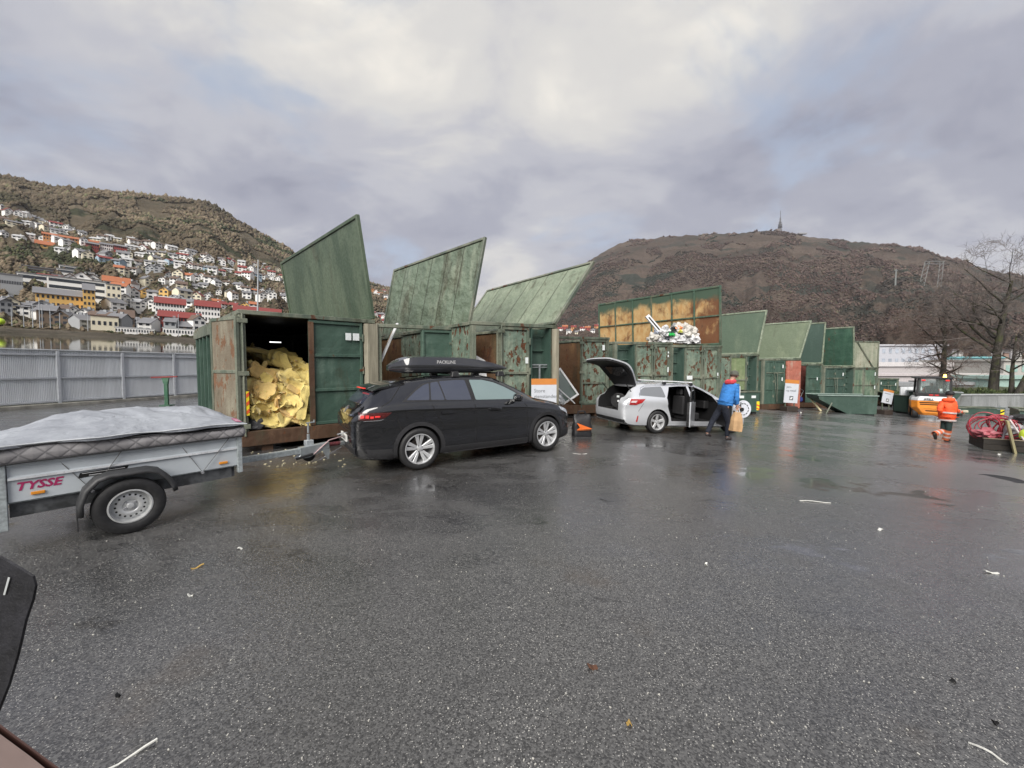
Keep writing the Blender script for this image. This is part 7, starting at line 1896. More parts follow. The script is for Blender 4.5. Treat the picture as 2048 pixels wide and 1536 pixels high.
# ------------------------------------------------------------------ trees
def bark_mat(name, c1, c2, moss=.4):
    m, t, b = new_mat(name); N = NT(t)
    f = N.noise(9, 6, .65, (1, 1, .3)); c = N.mix(N.step(f, .3, .7), c1, c2)
    g = N.noise(2.2, 5, .6); c = N.mix(N.step(g, .62 - moss * .3, .75 - moss * .3, 0, .7), c, (.06, .07, .02))
    N.l(c, b.inputs['Base Color']); b.inputs['Roughness'].default_value = .9; N.l(N.bump(f, .6, .03), b.inputs['Normal']); return m
BARK = bark_mat('mossy_bark', (.018, .015, .012), (.055, .048, .038))
TWIG = bark_mat('twig_brown', (.09, .075, .07), (.16, .135, .12), 0)
def bare_tree(base, H, r0, label, seed, lean=(0, 0), first=.35, spread=1.0, twig_mat=TWIG, limbs=9, group=None, dens=1.0, droop=0.0, depth=4, top=None):
    rs = random.Random(seed); T = empty('bare_tree', base, 0, label, 'tree', group)
    trunk = MB(); tw = MB(); nb = [0]
    def branch(p, d, L_, r, lvl):
        n = 5 if lvl < 2 else 4; pts = [p.copy()]; rs_ = [r]; dd = d.copy()
        for i in range(n):
            dd = (dd + Vector((rs.uniform(-1, 1), rs.uniform(-1, 1), rs.uniform(-.6, .8) - droop * .3)) * (.20 if lvl else .06)).normalized()
            p = p + dd * (L_ / n); pts.append(p.copy()); rs_.append(r * (1 - .72 * (i + 1) / n))
        (trunk if lvl < 2 else tw).tube(pts, rs_, 7 if lvl == 0 else (5 if lvl == 1 else 3), cap=False); nb[0] += 1
        if lvl >= depth: return
        cnt = int((limbs if lvl == 0 else (8, 8, 7, 6)[lvl]) * dens)
        for k in range(cnt):
            t = first + (1 - first) * (k + rs.random()) / cnt if lvl == 0 else .2 + .8 * (k + rs.random()) / cnt
            t = min(t, .98); i = int(t * n); u = t * n - i; q0 = pts[i].lerp(pts[i + 1], u); rq = rs_[i] + (rs_[i + 1] - rs_[i]) * u
            ax = (pts[i + 1] - pts[i]).normalized(); o = ax.orthogonal().normalized(); a = rs.random() * 6.283 + k * 2.4
            side = (Matrix.Rotation(a, 3, ax) @ o); ang_ = R(rs.uniform(38, 68)) * (spread if lvl == 0 else 1)
            nd = (ax * math.cos(ang_) + side * math.sin(ang_)).normalized()
            branch(q0, nd, L_ * (rs.uniform(.42, .62) if lvl == 0 else rs.uniform(.38, .6)) * (1.15 - .45 * t if lvl == 0 else 1), max(rq * rs.uniform(.42, .6), .0085), lvl + 1)
    branch(Vector((0, 0, -.1)), Vector((lean[0], lean[1], 1)).normalized(), H, r0, 0)
    trunk.build('trunk', BARK, T, smooth=True, fix=False); tw.build('crown', twig_mat, T, fix=False)
    return T
zt2 = zT
b1 = at_depth(1985, 790, 28.5); b1.z = zt2
bare_tree(b1, 8.3, .30, 'large mossy bare tree with a thick trunk on the terrace at right', 21, (.10, 0), .34, 1.05, limbs=13, dens=1.0)
b2 = at_depth(1881, 780, 33); b2.z = -1.0
bare_tree(b2, 7.4, .26, 'spreading bare tree with russet twigs behind the forklift', 5, (.06, 0), .22, 1.35, bark_mat('twig_russet', (.09, .06, .05), (.16, .11, .09), 0), limbs=14, dens=1.05, droop=.3)
b3 = at_depth(2022, 785, 27.6); b3.z = zt2
bare_tree(b3, 4.2, .16, 'slim dark trunked tree right of the big mossy tree', 33, (.02, 0), .3, 1.1, limbs=8, depth=3)
b4 = at_depth(2034, 785, 27.2); b4.z = zt2
bare_tree(b4, 4.4, .20, 'crooked dark tree leaning right at the picture edge', 41, (.38, 0), .35, 1.0, limbs=7, depth=3)

# ------------------------------------------------------------------ buildings beyond the right end
def block(px0, px1, pyt, Y, base_z, d, mat, label, rows=0, cols=0, wmat=None, roof=None, name='building', rot=0, roofh=.4, wh_=.45, cat='building', strip=False):
    a, b = at_depth(px0, pyt, Y), at_depth(px1, pyt, Y); w = b.x - a.x; h = a.z - base_z
    r_ = empty(name, (a.x, Y, base_z), R(rot), label, cat)
    q = MB(); q.box(0, 0, 0, w, d, h); q.build('wall', mat, r_)
    q = MB(); q.box(-.3, -.3, h + .002, w + .3, d + .3, h + roofh); q.build('roof', roof or mat, r_)
    wmat = wmat or M_GLASS
    for j in range(rows):
        for i in range(cols):
            cw, ch_ = w / cols, h / rows
            q = MB()
            ww = cw * (.9 if strip else .45)
            q.box(i * cw + (cw - ww) / 2, -.06, j * ch_ + ch_ * (.5 - wh_ / 2), i * cw + (cw + ww) / 2, -.004, j * ch_ + ch_ * (.5 + wh_ / 2)); q.build('window', wmat, r_)
    return r_
M_BW = plain('block_white', (.46, .47, .51), .7, var=.08); M_BP = plain('block_pale', (.44, .41, .41), .75, var=.1); M_BG = plain('block_grey', (.26, .27, .28), .75); M_BC = plain('block_cyan', (.20, .48, .52), .5, var=.12, scale=.3)
M_WINB = plain('window_blue_grey', (.38, .42, .48), .35, var=.3, scale=.5)
BZ = -5.4
block(1722, 1893, 692, 95, BZ, 30, M_BW, 'large pale lilac-white block right of the container row', 5, 13, M_WINB, plain('roof_pale', (.45, .45, .48), .7))
block(1700, 1905, 733, 78, BZ, 8, M_BP, 'long low pale building in front of the white block', 1, 9, M_BG, plain('roof_white', (.55, .53, .53), .6), roofh=.9, wh_=.12)
block(1742, 1872, 752, 62, BZ, 7, plain('pale_shed', (.48, .44, .44), .7), 'pale flat shed behind the end container', 1, 3, M_BG, wh_=.1)
block(1862, 2010, 716, 110, BZ, 20, M_BC, 'low industrial hall with a turquoise roof between the trees', 2, 12, plain('cyan_dark', (.12, .30, .34), .4), M_BC, wh_=.25)
block(1896, 2060, 732, 90, BZ, 14, plain('brick_pale', (.36, .33, .31), .8, var=.2, scale=2), 'pale brick building below the turquoise hall', 3, 14, plain('window_pale', (.33, .42, .45), .3, var=.3, scale=.4), plain('roof_grey2', (.4, .4, .41), .7))
block(1898, 2010, 752, 64, BZ, 9, plain('plaster_pale', (.46, .44, .42), .75), 'pale plastered annex right of the forklift', 1, 4, M_BG, wh_=.16)
block(1905, 1960, 770, 50, BZ, 5, M_BG, 'low dark grey wall block behind the forklift hopper', 1, 2, M_SEAM, wh_=.3)
block(2008, 2120, 722, 70, BZ, 14, plain('plaster_cream', (.42, .41, .38), .75), 'cream building at the right edge behind the trees', 3, 7, plain('window_green', (.30, .44, .40), .3))
block(1985, 2100, 758, 48, BZ, 4, plain('green_wall', (.30, .42, .38), .6), 'pale green shed behind the slim trees', 1, 3, M_BG, wh_=.1)
block(1792, 1848, 772, 44, BZ, 5, M_BG, 'grey low store with dark opening left of the forklift', 1, 2, M_SEAM, wh_=.18)
for k in range(12):
    px = 1905 + k * 13; block(px, px + 9, 700 + (k % 3) * 3, 150 + k * 4, BZ, 8, plain('far_wall%d' % (k % 3), ((.36, .35, .36), (.45, .44, .42), (.30, .20, .16))[k % 3], .8), ('tiny grey', 'tiny cream', 'tiny brown')[k % 3] + ' building, %s of the line at the mountain foot' % 'first second third fourth fifth sixth seventh eighth ninth tenth eleventh twelfth'.split()[k], 1, 2, M_WINB, plain('far_roof', (.16, .15, .15), .8))
# ================================================================== FAR LANDSCAPE
def hill_mat(name, cols, rock, scale=1.0, rockamt=.0, green=(.03, .042, .02)):
    m, t, b = new_mat(name); N = NT(t)
    a = N.noise(.006 * scale, 8, .68, (1, 1, 2)); f = N.noise(.05 * scale, 7, .7, (1, 1, 1.6)); f2 = N.noise(.25 * scale, 5, .7)
    c = N.ramp(N.m('ADD', N.m('MULTIPLY', a, .5), N.m('MULTIPLY', f, .5)), [(.36, cols[0]), (.5, cols[1]), (.64, cols[2])])
    c = N.mix(N.step(f2, .42, .66, 0, .6), c, tuple(x * .45 for x in cols[0]))
    g = N.noise(.007 * scale, 6, .6, (1, 1, 3.5), (40, 10, 0), .5)
    c = N.mix(N.step(g, .52, .58, 0, .85), c, green)
    hz = N.noise(.0035 * scale, 5, .6, (1, 1, 2), (4, 90, 0)); c = N.mix(N.step(hz, .40, .60, 0, .7), c, tuple(x * .52 for x in cols[1]))
    r = N.noise(.03 * scale, 7, .7, (1, 1, 2.2), (7, 3, 2)); c = N.mix(N.step(r, .66 - rockamt, .74 - rockamt, 0, .8), c, rock)
    N.l(c, b.inputs['Base Color']); b.inputs['Roughness'].default_value = .95; b.inputs['Specular IOR Level'].default_value = .1
    N.l(N.bump(N.m('ADD', f, f2), 1.0, 6.0), b.inputs['Normal']); return m
# orientation of the level ground of the far shore
def far_basis():
    a, b = ray(0, 640), ray(1024, 704.5)
    n = b.cross(a).normalized()
    if n.z < 0: n = -n
    f = b.normalized(); r = f.cross(n).normalized()
    return r, f, n
FR, FF, FN = far_basis()
CAMP = Vector((0, 0, CAMZ))
FARM = Matrix((FR, FF, FN)).transposed()
def far_dir(px, py):
    d = ray(px, py); return Vector((d.dot(FR), d.dot(FF), d.dot(FN)))
def far_w(v): return CAMP + FARM @ Vector(v)
RIDGE = [(-500, 300), (-200, 330), (0, 354), (40, 361), (80, 372), (130, 380), (200, 382), (250, 389), (300, 392), (350, 397), (400, 404), (430, 414), (470, 439), (520, 467), (560, 489), (600, 514), (650, 545), (700, 560), (760, 572), (850, 598), (950, 625), (1100, 668)]
WLV = -4.0
D0, D1 = 222., 1050.
def ltab(t, x):
    if x <= t[0][0]: return t[0][1]
    for i in range(len(t) - 1):
        if x <= t[i + 1][0]: return t[i][1] + (t[i + 1][1] - t[i][1]) * (x - t[i][0]) / (t[i + 1][0] - t[i][0])
    return t[-1][1]
def hill_pt(px, D, rough=True):
    d = far_dir(px, 600); az = math.atan2(d.x, d.y)
    # elevation of the ridge along this azimuth (iterate column)
    dr = far_dir(px, ltab(RIDGE, px)); tr = dr.z / math.hypot(dr.x, dr.y); azr = math.atan2(dr.x, dr.y)
    t = max(0, (D - D0) / (D1 - D0)); tt = min(t, 1)
    az2 = az + (azr - az) * tt
    z = WLV + 1.2 + (tr * D1 - WLV - 1.2) * tt ** 1.36
    if t > 1: z -= (D - D1) * .25
    if rough:
        k = min(1, tt * 5)
        z += k * (14 * noise.noise(Vector((px * .02, D * .006, 0))) * (1 - tt ** 4) + 5 * noise.noise(Vector((px * .07, D * .03, 3))) * (1 - .4 * tt))
    return Vector((D * math.sin(az2), D * math.cos(az2), z))
def hill_surface(px, py):
    lo, hi = D0, D1
    best = None
    for D in np.linspace(D0, D1, 90):
        p = far_w(hill_pt(px, D)) - CAMP
        f = p.dot(Vector((0, math.cos(PITCH), -math.sin(PITCH)))); up = p.dot(Vector((0, math.sin(PITCH), math.cos(PITCH))))
        y = 768 - FPX * up / f
        if y <= py: return D, far_w(hill_pt(px, D))
    return D1, far_w(hill_pt(px, D1))
pxs = list(range(-520, 1120, 4)); Ds = list(np.concatenate([np.linspace(D0, 500, 60), np.linspace(510, D1, 90), [D1 + 30, D1 + 150, D1 + 600]]))
vs = []; 
for D in Ds:
    for px in pxs: vs.append(tuple(far_w(hill_pt(px, D))))
nx = len(pxs)
fs = [(j * nx + i, j * nx + i + 1, (j + 1) * nx + i + 1, (j + 1) * nx + i) for j in range(len(Ds) - 1) for i in range(nx - 1)]
me = bpy.data.meshes.new('hillside'); me.from_pydata(vs, [], fs)
HM1 = hill_mat('hill_heath', [(.10, .083, .056), (.165, .135, .092), (.22, .18, .12)], (.26, .245, .225), 1.0, .03)
me.materials.append(HM1); me.polygons.foreach_set('use_smooth', [True] * len(fs)); me.update()
tag(link('hillside', me), 'brown wooded hillside with houses across the water', kind='structure')
# water
def water_mat():
    m, t, b = new_mat('still_water'); N = NT(t)
    b.inputs['Base Color'].default_value = (.05, .05, .035, 1); b.inputs['Roughness'].default_value = .05; b.inputs['Specular IOR Level'].default_value = 1.0; b.inputs['IOR'].default_value = 1.5
    N.l(N.bump(N.noise(.6, 3, .5, (1, .25, 1)), .04, .05), b.inputs['Normal']); return m
def fq(u0, u1, v0, v1, z): return [far_w((u, v, z)) for u, v in ((u0, v0), (u1, v0), (u1, v1), (u0, v1))]
q = MB(); pts = [(-1.15, 60), (-.80, 45), (-.55, 60), (-.25, 90), (.1, 120)]
wv = []
for px in range(-400, 1000, 50):
    d = far_dir(px, 690); h = math.hypot(d.x, d.y)
    wv += [far_w((d.x / h * 62, d.y / h * 62, WLV)), far_w((d.x / h * 208, d.y / h * 208, WLV))]
q.add(wv, [(2 * i, 2 * i + 2, 2 * i + 3, 2 * i + 1) for i in range(len(wv) // 2 - 1)])
tag(q.build('water', water_mat(), fix=False), 'calm bay water beyond the grey fence', kind='structure')
# mud bank
q = MB(); bv = []; cols_ = list(range(-400, 1000, 10))
for px in cols_:
    d = far_dir(px, 690); h = math.hypot(d.x, d.y); nn_ = noise.noise(Vector((px * .02, 0, 0)))
    for (D, z) in ((200 + 6 * nn_, -.25), (206 + 5 * nn_, .25), (213, .75 + .3 * nn_), (218, 1.2), (226, 1.5)):
        bv.append(far_w((d.x / h * D, d.y / h * D, WLV + z)))
q.add(bv, [(5 * i + k, 5 * i + 5 + k, 5 * i + 6 + k, 5 * i + 1 + k) for i in range(len(cols_) - 1) for k in range(4)])
tag(q.build('mud_bank', hill_mat('mud', [(.2, .17, .13), (.30, .26, .20), (.38, .34, .28)], (.22, .2, .17), 12, .05), smooth=True, fix=False), 'brown shore bank at the far waterline', kind='structure')
# hidden slope between fence and water
q = MB(); sv = []
for i, px in enumerate(range(-400, 900, 50)):
    d = far_dir(px, 690); h = math.hypot(d.x, d.y); w_ = far_w((d.x / h * 64, d.y / h * 64, WLV)); 
    dd = (w_ - CAMP); dd.z = 0; dd.normalize(); y = 10; 
    t = 24 + (i * .9); sv += [Vector((dd.x * t, dd.y * t, -.3)), Vector((dd.x * 50, dd.y * 50, .2)), w_ - Vector((0, 0, .3))]
q.add(sv, [(3 * i + k, 3 * i + 3 + k, 3 * i + 4 + k, 3 * i + 1 + k) for i in range(len(sv) // 3 - 1) for k in range(2)])
tag(q.build('shore_slope', M_EARTH, fix=False), kind='structure')

# ------------------------------------------------------------------ right-hand mountain
RID2 = [(860, 640), (960, 612), (1040, 604), (1110, 575), (1165, 530), (1200, 508), (1240, 487), (1262, 479), (1300, 478), (1350, 472), (1400, 470), (1430, 468), (1470, 467), (1520, 463), (1560, 461), (1590, 467), (1620, 474), (1700, 483), (1790, 490), (1850, 500), (1880, 513), (1930, 523), (1950, 533), (2000, 545), (2060, 560), (2200, 570), (2500, 590)]
E0, E1 = 70., 1750.
def mt_pt(px, D):
    u = (px - 1024) / FPX; az = math.atan(u / math.cos(PITCH)); yr = ltab(RID2, px)
    d = ray(px, yr); tr = d.z / math.hypot(d.x, d.y); azr = math.atan2(d.x, d.y)
    t = (D - E0) / (E1 - E0); tt = min(t, 1); zr = CAMZ + tr * E1
    az2 = az + (azr - az) * tt
    # plateau: slope eases near the top
    prof = tt ** 1.75 if tt < .45 else .2473 + (tt - .45) * 1.369
    z = -5.8 + (zr + 5.8) * prof
    if t > 1: z -= (D - E1) * .2
    k = min(1, tt * 4)
    z += k * (34 * noise.noise(Vector((px * .012, D * .0045, 7))) * (1 - tt ** 3) + 15 * noise.noise(Vector((px * .04, D * .014, 5))) * (1 - tt ** 5) + 6.0 * noise.noise(Vector((px * .11, D * .03, 2))))
    return Vector((D * math.sin(az2), D * math.cos(az2), z))
pxs2 = list(range(860, 2500, 4)); Ds2 = list(np.concatenate([np.linspace(E0, 500, 40), np.linspace(515, E1, 120), [E1 + 40, E1 + 200, E1 + 900]]))
vs = [tuple(mt_pt(px, D)) for D in Ds2 for px in pxs2]; nx = len(pxs2)
fs = [(j * nx + i, j * nx + i + 1, (j + 1) * nx + i + 1, (j + 1) * nx + i) for j in range(len(Ds2) - 1) for i in range(nx - 1)]
me = bpy.data.meshes.new('mountain'); me.from_pydata(vs, [], fs)
HM2 = hill_mat('mountain_heath', [(.074, .056, .048), (.122, .094, .076), (.165, .132, .10)], (.27, .255, .235), .8, .0, (.032, .042, .036))
me.materials.append(HM2); me.polygons.foreach_set('use_smooth', [True] * len(fs)); me.update()
tag(link('mountain', me), 'broad brown mountain with a bare rocky top', kind='structure')
def mt_surface(px, py):
    for D in np.linspace(E0, E1, 160):
        p = mt_pt(px, D) - CAMP
        f = p.dot(Vector((0, math.cos(PITCH), -math.sin(PITCH)))); up = p.dot(Vector((0, math.sin(PITCH), math.cos(PITCH))))
        if 768 - FPX * up / f <= py: return D, mt_pt(px, D)
    return E1, mt_pt(px, E1)

# ------------------------------------------------------------------ woods: many small crowns as real clumps
def clump_mesh(name, pts, mat, seed, flat=.8):
    rs = np.random.RandomState(seed)
    base = np.array([(0, 0, 1), (.9, 0, .25), (.28, .86, .25), (-.73, .53, .25), (-.73, -.53, .25), (.28, -.86, .25), (0, 0, -.4)])
    tri = np.array([(0, 1, 2), (0, 2, 3), (0, 3, 4), (0, 4, 5), (0, 5, 1), (6, 2, 1), (6, 3, 2), (6, 4, 3), (6, 5, 4), (6, 1, 5)])
    n = len(pts); P = np.array([p[0] for p in pts]); S = np.array([p[1] for p in pts])
    j = base[None] * (1 + rs.uniform(-.45, .45, (n, 7, 3))); j[:, :, 2] *= np.array([p[2] for p in pts])[:, None]
    V = (j * S[:, None, None] + P[:, None, :]).reshape(-1, 3); F = (tri[None] + np.arange(n)[:, None, None] * 7).reshape(-1, 3)
    me = bpy.data.meshes.new(name); me.vertices.add(len(V)); me.vertices.foreach_set('co', V.ravel().astype(np.float32))
    me.loops.add(F.size); me.loops.foreach_set('vertex_index', F.ravel().astype(np.int32)); me.polygons.add(len(F))
    me.polygons.foreach_set('loop_start', np.arange(0, F.size, 3, dtype=np.int32)); me.update(calc_edges=True); me.materials.append(mat)
    return link(name, me)
def wood_mat(name, stops, scale, darkgreen, gthr):
    m, t, b = new_mat(name); N = NT(t); g = N.n('ShaderNodeNewGeometry')
    c = N.ramp(g.outputs['Random Per Island'], stops)
    big = N.noise(scale, 5, .6, (1, 1, 3), (3, 2, 1)); c = N.mix(N.step(big, gthr, gthr + .05, 0, .9), c, darkgreen)
    b2_ = N.noise(scale * .8, 5, .6, (1, 1, 2), (13, 2, 1)); c = N.mix(N.step(b2_, .38, .60, 0, .75), c, tuple(x * .8 for x in stops[0][1]))
    N.l(c, b.inputs['Base Color']); b.inputs['Roughness'].default_value = .95; b.inputs['Specular IOR Level'].default_value = .1; return m
rs = np.random.RandomState(9)
HS = []
pts = []
for k in range(80000):
    px = rs.uniform(1040, 2160); D = 300 + (E1 - 300) * rs.uniform(0, 1) ** .8; p = mt_pt(px, D)
    t = D / E1
    if noise.noise(Vector((px * .013, D * .006, 31))) > .22: continue
    if t > .74 and noise.noise(Vector((px * .02, D * .01, 9))) < .15: continue
    s = D * rs.uniform(.0010, .0030)
    pts.append((tuple(p + Vector((0, 0, s * .3))), s, rs.uniform(.7, 1.4)))
tag(clump_mesh('mountain_woods', pts, wood_mat('wood_purple_brown', [(0, (.070, .049, .045)), (.5, (.118, .084, .074)), (.85, (.158, .118, .098)), (1, (.10, .095, .06))], .0045, (.034, .046, .038), .53), 2), 'bare purple-brown woods on the mountain slope', 'woods', kind='stuff')

# mast on the summit
mp_ = mt_pt(1560, E1)
MS = empty('mast_tower', tuple(mp_), 0, 'tall slim telecom tower on top of the mountain', 'tower')
MGR = plain('mast_grey', (.12, .12, .13), .7)
q = MB(); q.lathe([(7, -4), (6, 8), (4.5, 9), (4.5, 20), (6.5, 21), (6.5, 25), (3.5, 26), (3.5, 34), (2.6, 35), (2.2, 48), (0.9, 50), (.8, 74), (0, 75)], 10, 'z'); q.build('shaft', MGR, MS)
q = MB(); q.box(-16, -5, -4, -5, 5, 7); q.build('station_house', plain('station', (.16, .13, .12), .8), MS)
for z, r in ((12, 7.5), (16, 7), (30, 5.2)):
    q = MB(); q.lathe([(r - 3, z), (r, z), (r, z + 1.2), (r - 3, z + 1.2)], 12, 'z', close=True); q.build('antenna_ring', MGR, MS)
p_ = mt_pt(1604, E1 - 20); CB = empty('summit_station', tuple(p_), 0, 'pale table-shaped structure on the ridge right of the tower', 'building')
q = MB(); q.box(-2, -2, -4, 2, 2, 7); q.build('column', MGR, CB); q = MB(); q.box(-15, -5, 7, 15, 5, 10.5); q.build('platform', plain('platform_grey', (.26, .26, .27), .7), CB)
# cable-car pylons
D_, pp = mt_surface(1858, 578); s = D_ / FPX
PY = empty('cable_pylon', tuple(pp), 0, 'grey lattice cable car pylon with two legs on the slope', 'pylon')
MPY = plain('pylon_grey', (.17, .18, .175), .7); H_ = 34 * s
for (a, b, nm) in (((-8 * s, 0, 0), (-2 * s, 0, H_), 'leg'), ((-15 * s, 0, 0), (-8 * s, 0, H_), 'leg'), ((10 * s, 0, 0), (12 * s, 0, H_), 'leg'), ((15 * s, 0, 0), (17 * s, 0, H_), 'leg'), ((-8 * s, 0, H_), (19 * s, 0, H_), 'beam'), ((-9 * s, 0, H_ * .9), (18 * s, 0, H_ * .9), 'beam')):
    q = MB(); q.tube([a, b], .42 * s, 4); q.build(nm, MPY, PY)
q = MB()
for k in range(5):
    t = k / 5; t2 = (k + 1) / 5; q.tube([(-15 * s + 7 * s * t, 0, H_ * t), (-8 * s + 6 * s * t2, 0, H_ * t2)], .22 * s, 4); q.tube([(10 * s + 2 * s * t, 0, H_ * t), (15 * s + 2 * s * t2, 0, H_ * t2)], .22 * s, 4)
q.build('lattice', MPY, PY)
D_, pp = mt_surface(1789, 578); s = D_ / FPX; q = MB(); q.tube([(0, 0, 0), (0, 0, 24 * s)], [1.3 * s, .9 * s], 4); q.tube([(-2.5 * s, 0, 22 * s), (2.5 * s, 0, 22 * s)], .6 * s, 4); o = q.build('slim_pylon', MPY); o.location = pp; tag(o, 'slim grey pylon left of the lattice cable car pylon', 'pylon')

# ------------------------------------------------------------------ houses
HWL = {'white': plain('house_white', (.85, .84, .81), .7, var=.05, scale=.3), 'cream': plain('house_cream', (.74, .68, .52), .7, var=.06, scale=.3), 'yellow': plain('house_yellow', (.72, .45, .14), .7, var=.06, scale=.3), 'orange': plain('house_orange', (.55, .26, .10), .7, var=.06, scale=.3),
       'red': plain('house_red', (.30, .05, .04), .7, var=.08, scale=.3), 'grey': plain('house_grey', (.34, .35, .36), .7, var=.08, scale=.3), 'blue': plain('house_blue', (.32, .42, .50), .7, var=.08, scale=.3), 'brown': plain('house_brown', (.14, .10, .07), .8, var=.1, scale=.3)}
HRF = {'grey': plain('roof_slate', (.17, .17, .18), .7, var=.2, scale=.3), 'red': plain('roof_red', (.20, .035, .03), .75, var=.15, scale=.3), 'brown': plain('roof_brown', (.12, .08, .06), .8, var=.2, scale=.3), 'orange': plain('roof_orange', (.36, .12, .05), .75, var=.15, scale=.3), 'pale': plain('roof_pale2', (.42, .42, .42), .7, var=.15, scale=.3)}
HWIN = plain('house_window', (.035, .04, .05), .2)
MC = {}
def unit_box(key, mb_fn, mat, name):
    if key not in MC:
        q = MB(); mb_fn(q); o = q.build(name, mat); MC[key] = o.data; bpy.data.objects.remove(o)
    return MC[key]
def proj(p):
    p = Vector(p) - CAMP; f = p.dot(Vector((0, math.cos(PITCH), -math.sin(PITCH)))); return 1024 + FPX * p.x / f, p.length
def house(pos, yaw, w, d, h, rh, wall, roof, label, gable=False, nw=3, nf=2, basis=None, group=None, chim=True, name='house', winm=None):
    """gable=True: the gable faces the viewer"""
    Rm = (basis or Matrix.Identity(3)).to_4x4()
    a_, b_ = proj(pos); HS.append((a_, b_, w / b_ * FPX * .55))
    r_ = empty(name, (0, 0, 0), 0, label, 'house' if name == 'house' else 'building', group)
    r_.matrix_basis = Matrix.Translation(pos) @ Rm @ Matrix.Rotation(yaw, 4, 'Z')
    r_.scale = (1, 1, 1)
    k = ('w', wall, gable)
    def wf(q):
        if gable: q.prism([(-.5, -.6), (.5, -.6), (.5, 1), (0, 1.0), (-.5, 1)], 0, 1, 'xz'); 
        else: q.box(-.5, 0, -.6, .5, 1, 1)
    wm_ = link('wall', unit_box(k, wf, HWL[wall], 'wall'), r_); wm_.scale = (w, d, h)
    if rh > 0:
        kg = ('g', wall, gable)
        def gf(q):
            if gable: q.prism([(-.5, 0), (.5, 0), (0, 1)], 0.02, .98, 'xz')
            else: q.prism([(0, 0), (1, 0), (.5, 1)], -.49, .49, 'yz')
        g_ = link('gable', unit_box(kg, gf, HWL[wall], 'gable'), r_); g_.scale = (w, d, rh * .94); g_.location = (0, 0, h)
        kr = ('r', roof, gable)
        def rf(q):
            t = .09
            if gable:
                q.add([(-.58, -.06, -.16), (0, -.06, 1), (0, 1.06, 1), (-.58, 1.06, -.16), (-.58, -.06, -.16 + t), (0, -.06, 1 + t), (0, 1.06, 1 + t), (-.58, 1.06, -.16 + t)], [(0, 1, 2, 3), (7, 6, 5, 4), (0, 4, 5, 1), (3, 2, 6, 7), (0, 3, 7, 4)])
                q.add([(.58, -.06, -.16), (0, -.06, 1), (0, 1.06, 1), (.58, 1.06, -.16), (.58, -.06, -.16 + t), (0, -.06, 1 + t), (0, 1.06, 1 + t), (.58, 1.06, -.16 + t)], [(3, 2, 1, 0), (4, 5, 6, 7), (1, 5, 4, 0), (7, 6, 2, 3), (4, 7, 3, 0)])
            else:
                q.add([(-.55, -.1, -.2), (.55, -.1, -.2), (.55, .5, 1), (-.55, .5, 1), (-.55, -.1, -.2 + t), (.55, -.1, -.2 + t), (.55, .5, 1 + t), (-.55, .5, 1 + t)], [(0, 1, 2, 3), (7, 6, 5, 4), (0, 4, 5, 1), (1, 5, 6, 2), (3, 7, 4, 0)])
                q.add([(-.55, 1.1, -.2), (.55, 1.1, -.2), (.55, .5, 1), (-.55, .5, 1), (-.55, 1.1, -.2 + t), (.55, 1.1, -.2 + t), (.55, .5, 1 + t), (-.55, .5, 1 + t)], [(3, 2, 1, 0), (4, 5, 6, 7), (1, 5, 4, 0), (2, 6, 5, 1), (4, 7, 3, 0)])
        ro = link('roof', unit_box(kr, rf, HRF[roof], 'roof'), r_); ro.scale = (w, d, rh); ro.location = (0, 0, h + .02)
        if chim:
            c_ = link('chimney', unit_box(('c',), lambda q: q.box(-.5, -.5, 0, .5, .5, 1), HWL['grey'], 'chimney'), ro); c_.scale = (1.0 / w, 1.0 / d, 1.3 / rh); c_.location = (.18, .5, .8)
    else:
        ro = link('roof', unit_box(('f', roof), lambda q: q.box(-.52, -.03, 0, .52, 1.03, 1), HRF[roof], 'roof'), r_); ro.scale = (w, d, .5); ro.location = (0, 0, h + .01)
    wd = unit_box(('win', winm), lambda q: q.box(-.5, -.06, -.5, .5, .05, .5), HWIN, 'window')
    if winm == 'strip':
        for f in range(nf):
            o = link('window', wd, r_); o.scale = (w * .94, 1, h / nf * .45); o.location = (0, -.03, h * (f + .55) / nf)
    else:
        for f in range(nf):
            for i in range(nw):
                o = link('window', wd, r_); o.scale = (min(1.9, w / nw * .5), 1, min(1.6, h / nf * .5)); o.location = (-w / 2 + w * (i + .5) / nw, -.03, h * (f + .55) / nf)
    if gable and rh > 1.5:
        o = link('window', wd, r_); o.scale = (min(1.6, w * .16), 1, rh * .3); o.location = (0, -.03, h + rh * .3)
    return r_
rh_ = random.Random(77)
def yaw_for(p):   # house front (-y local) towards camera, in far frame
    v = FARM.transposed() @ (Vector(p) - CAMP); return math.atan2(v.y, v.x) - math.pi / 2
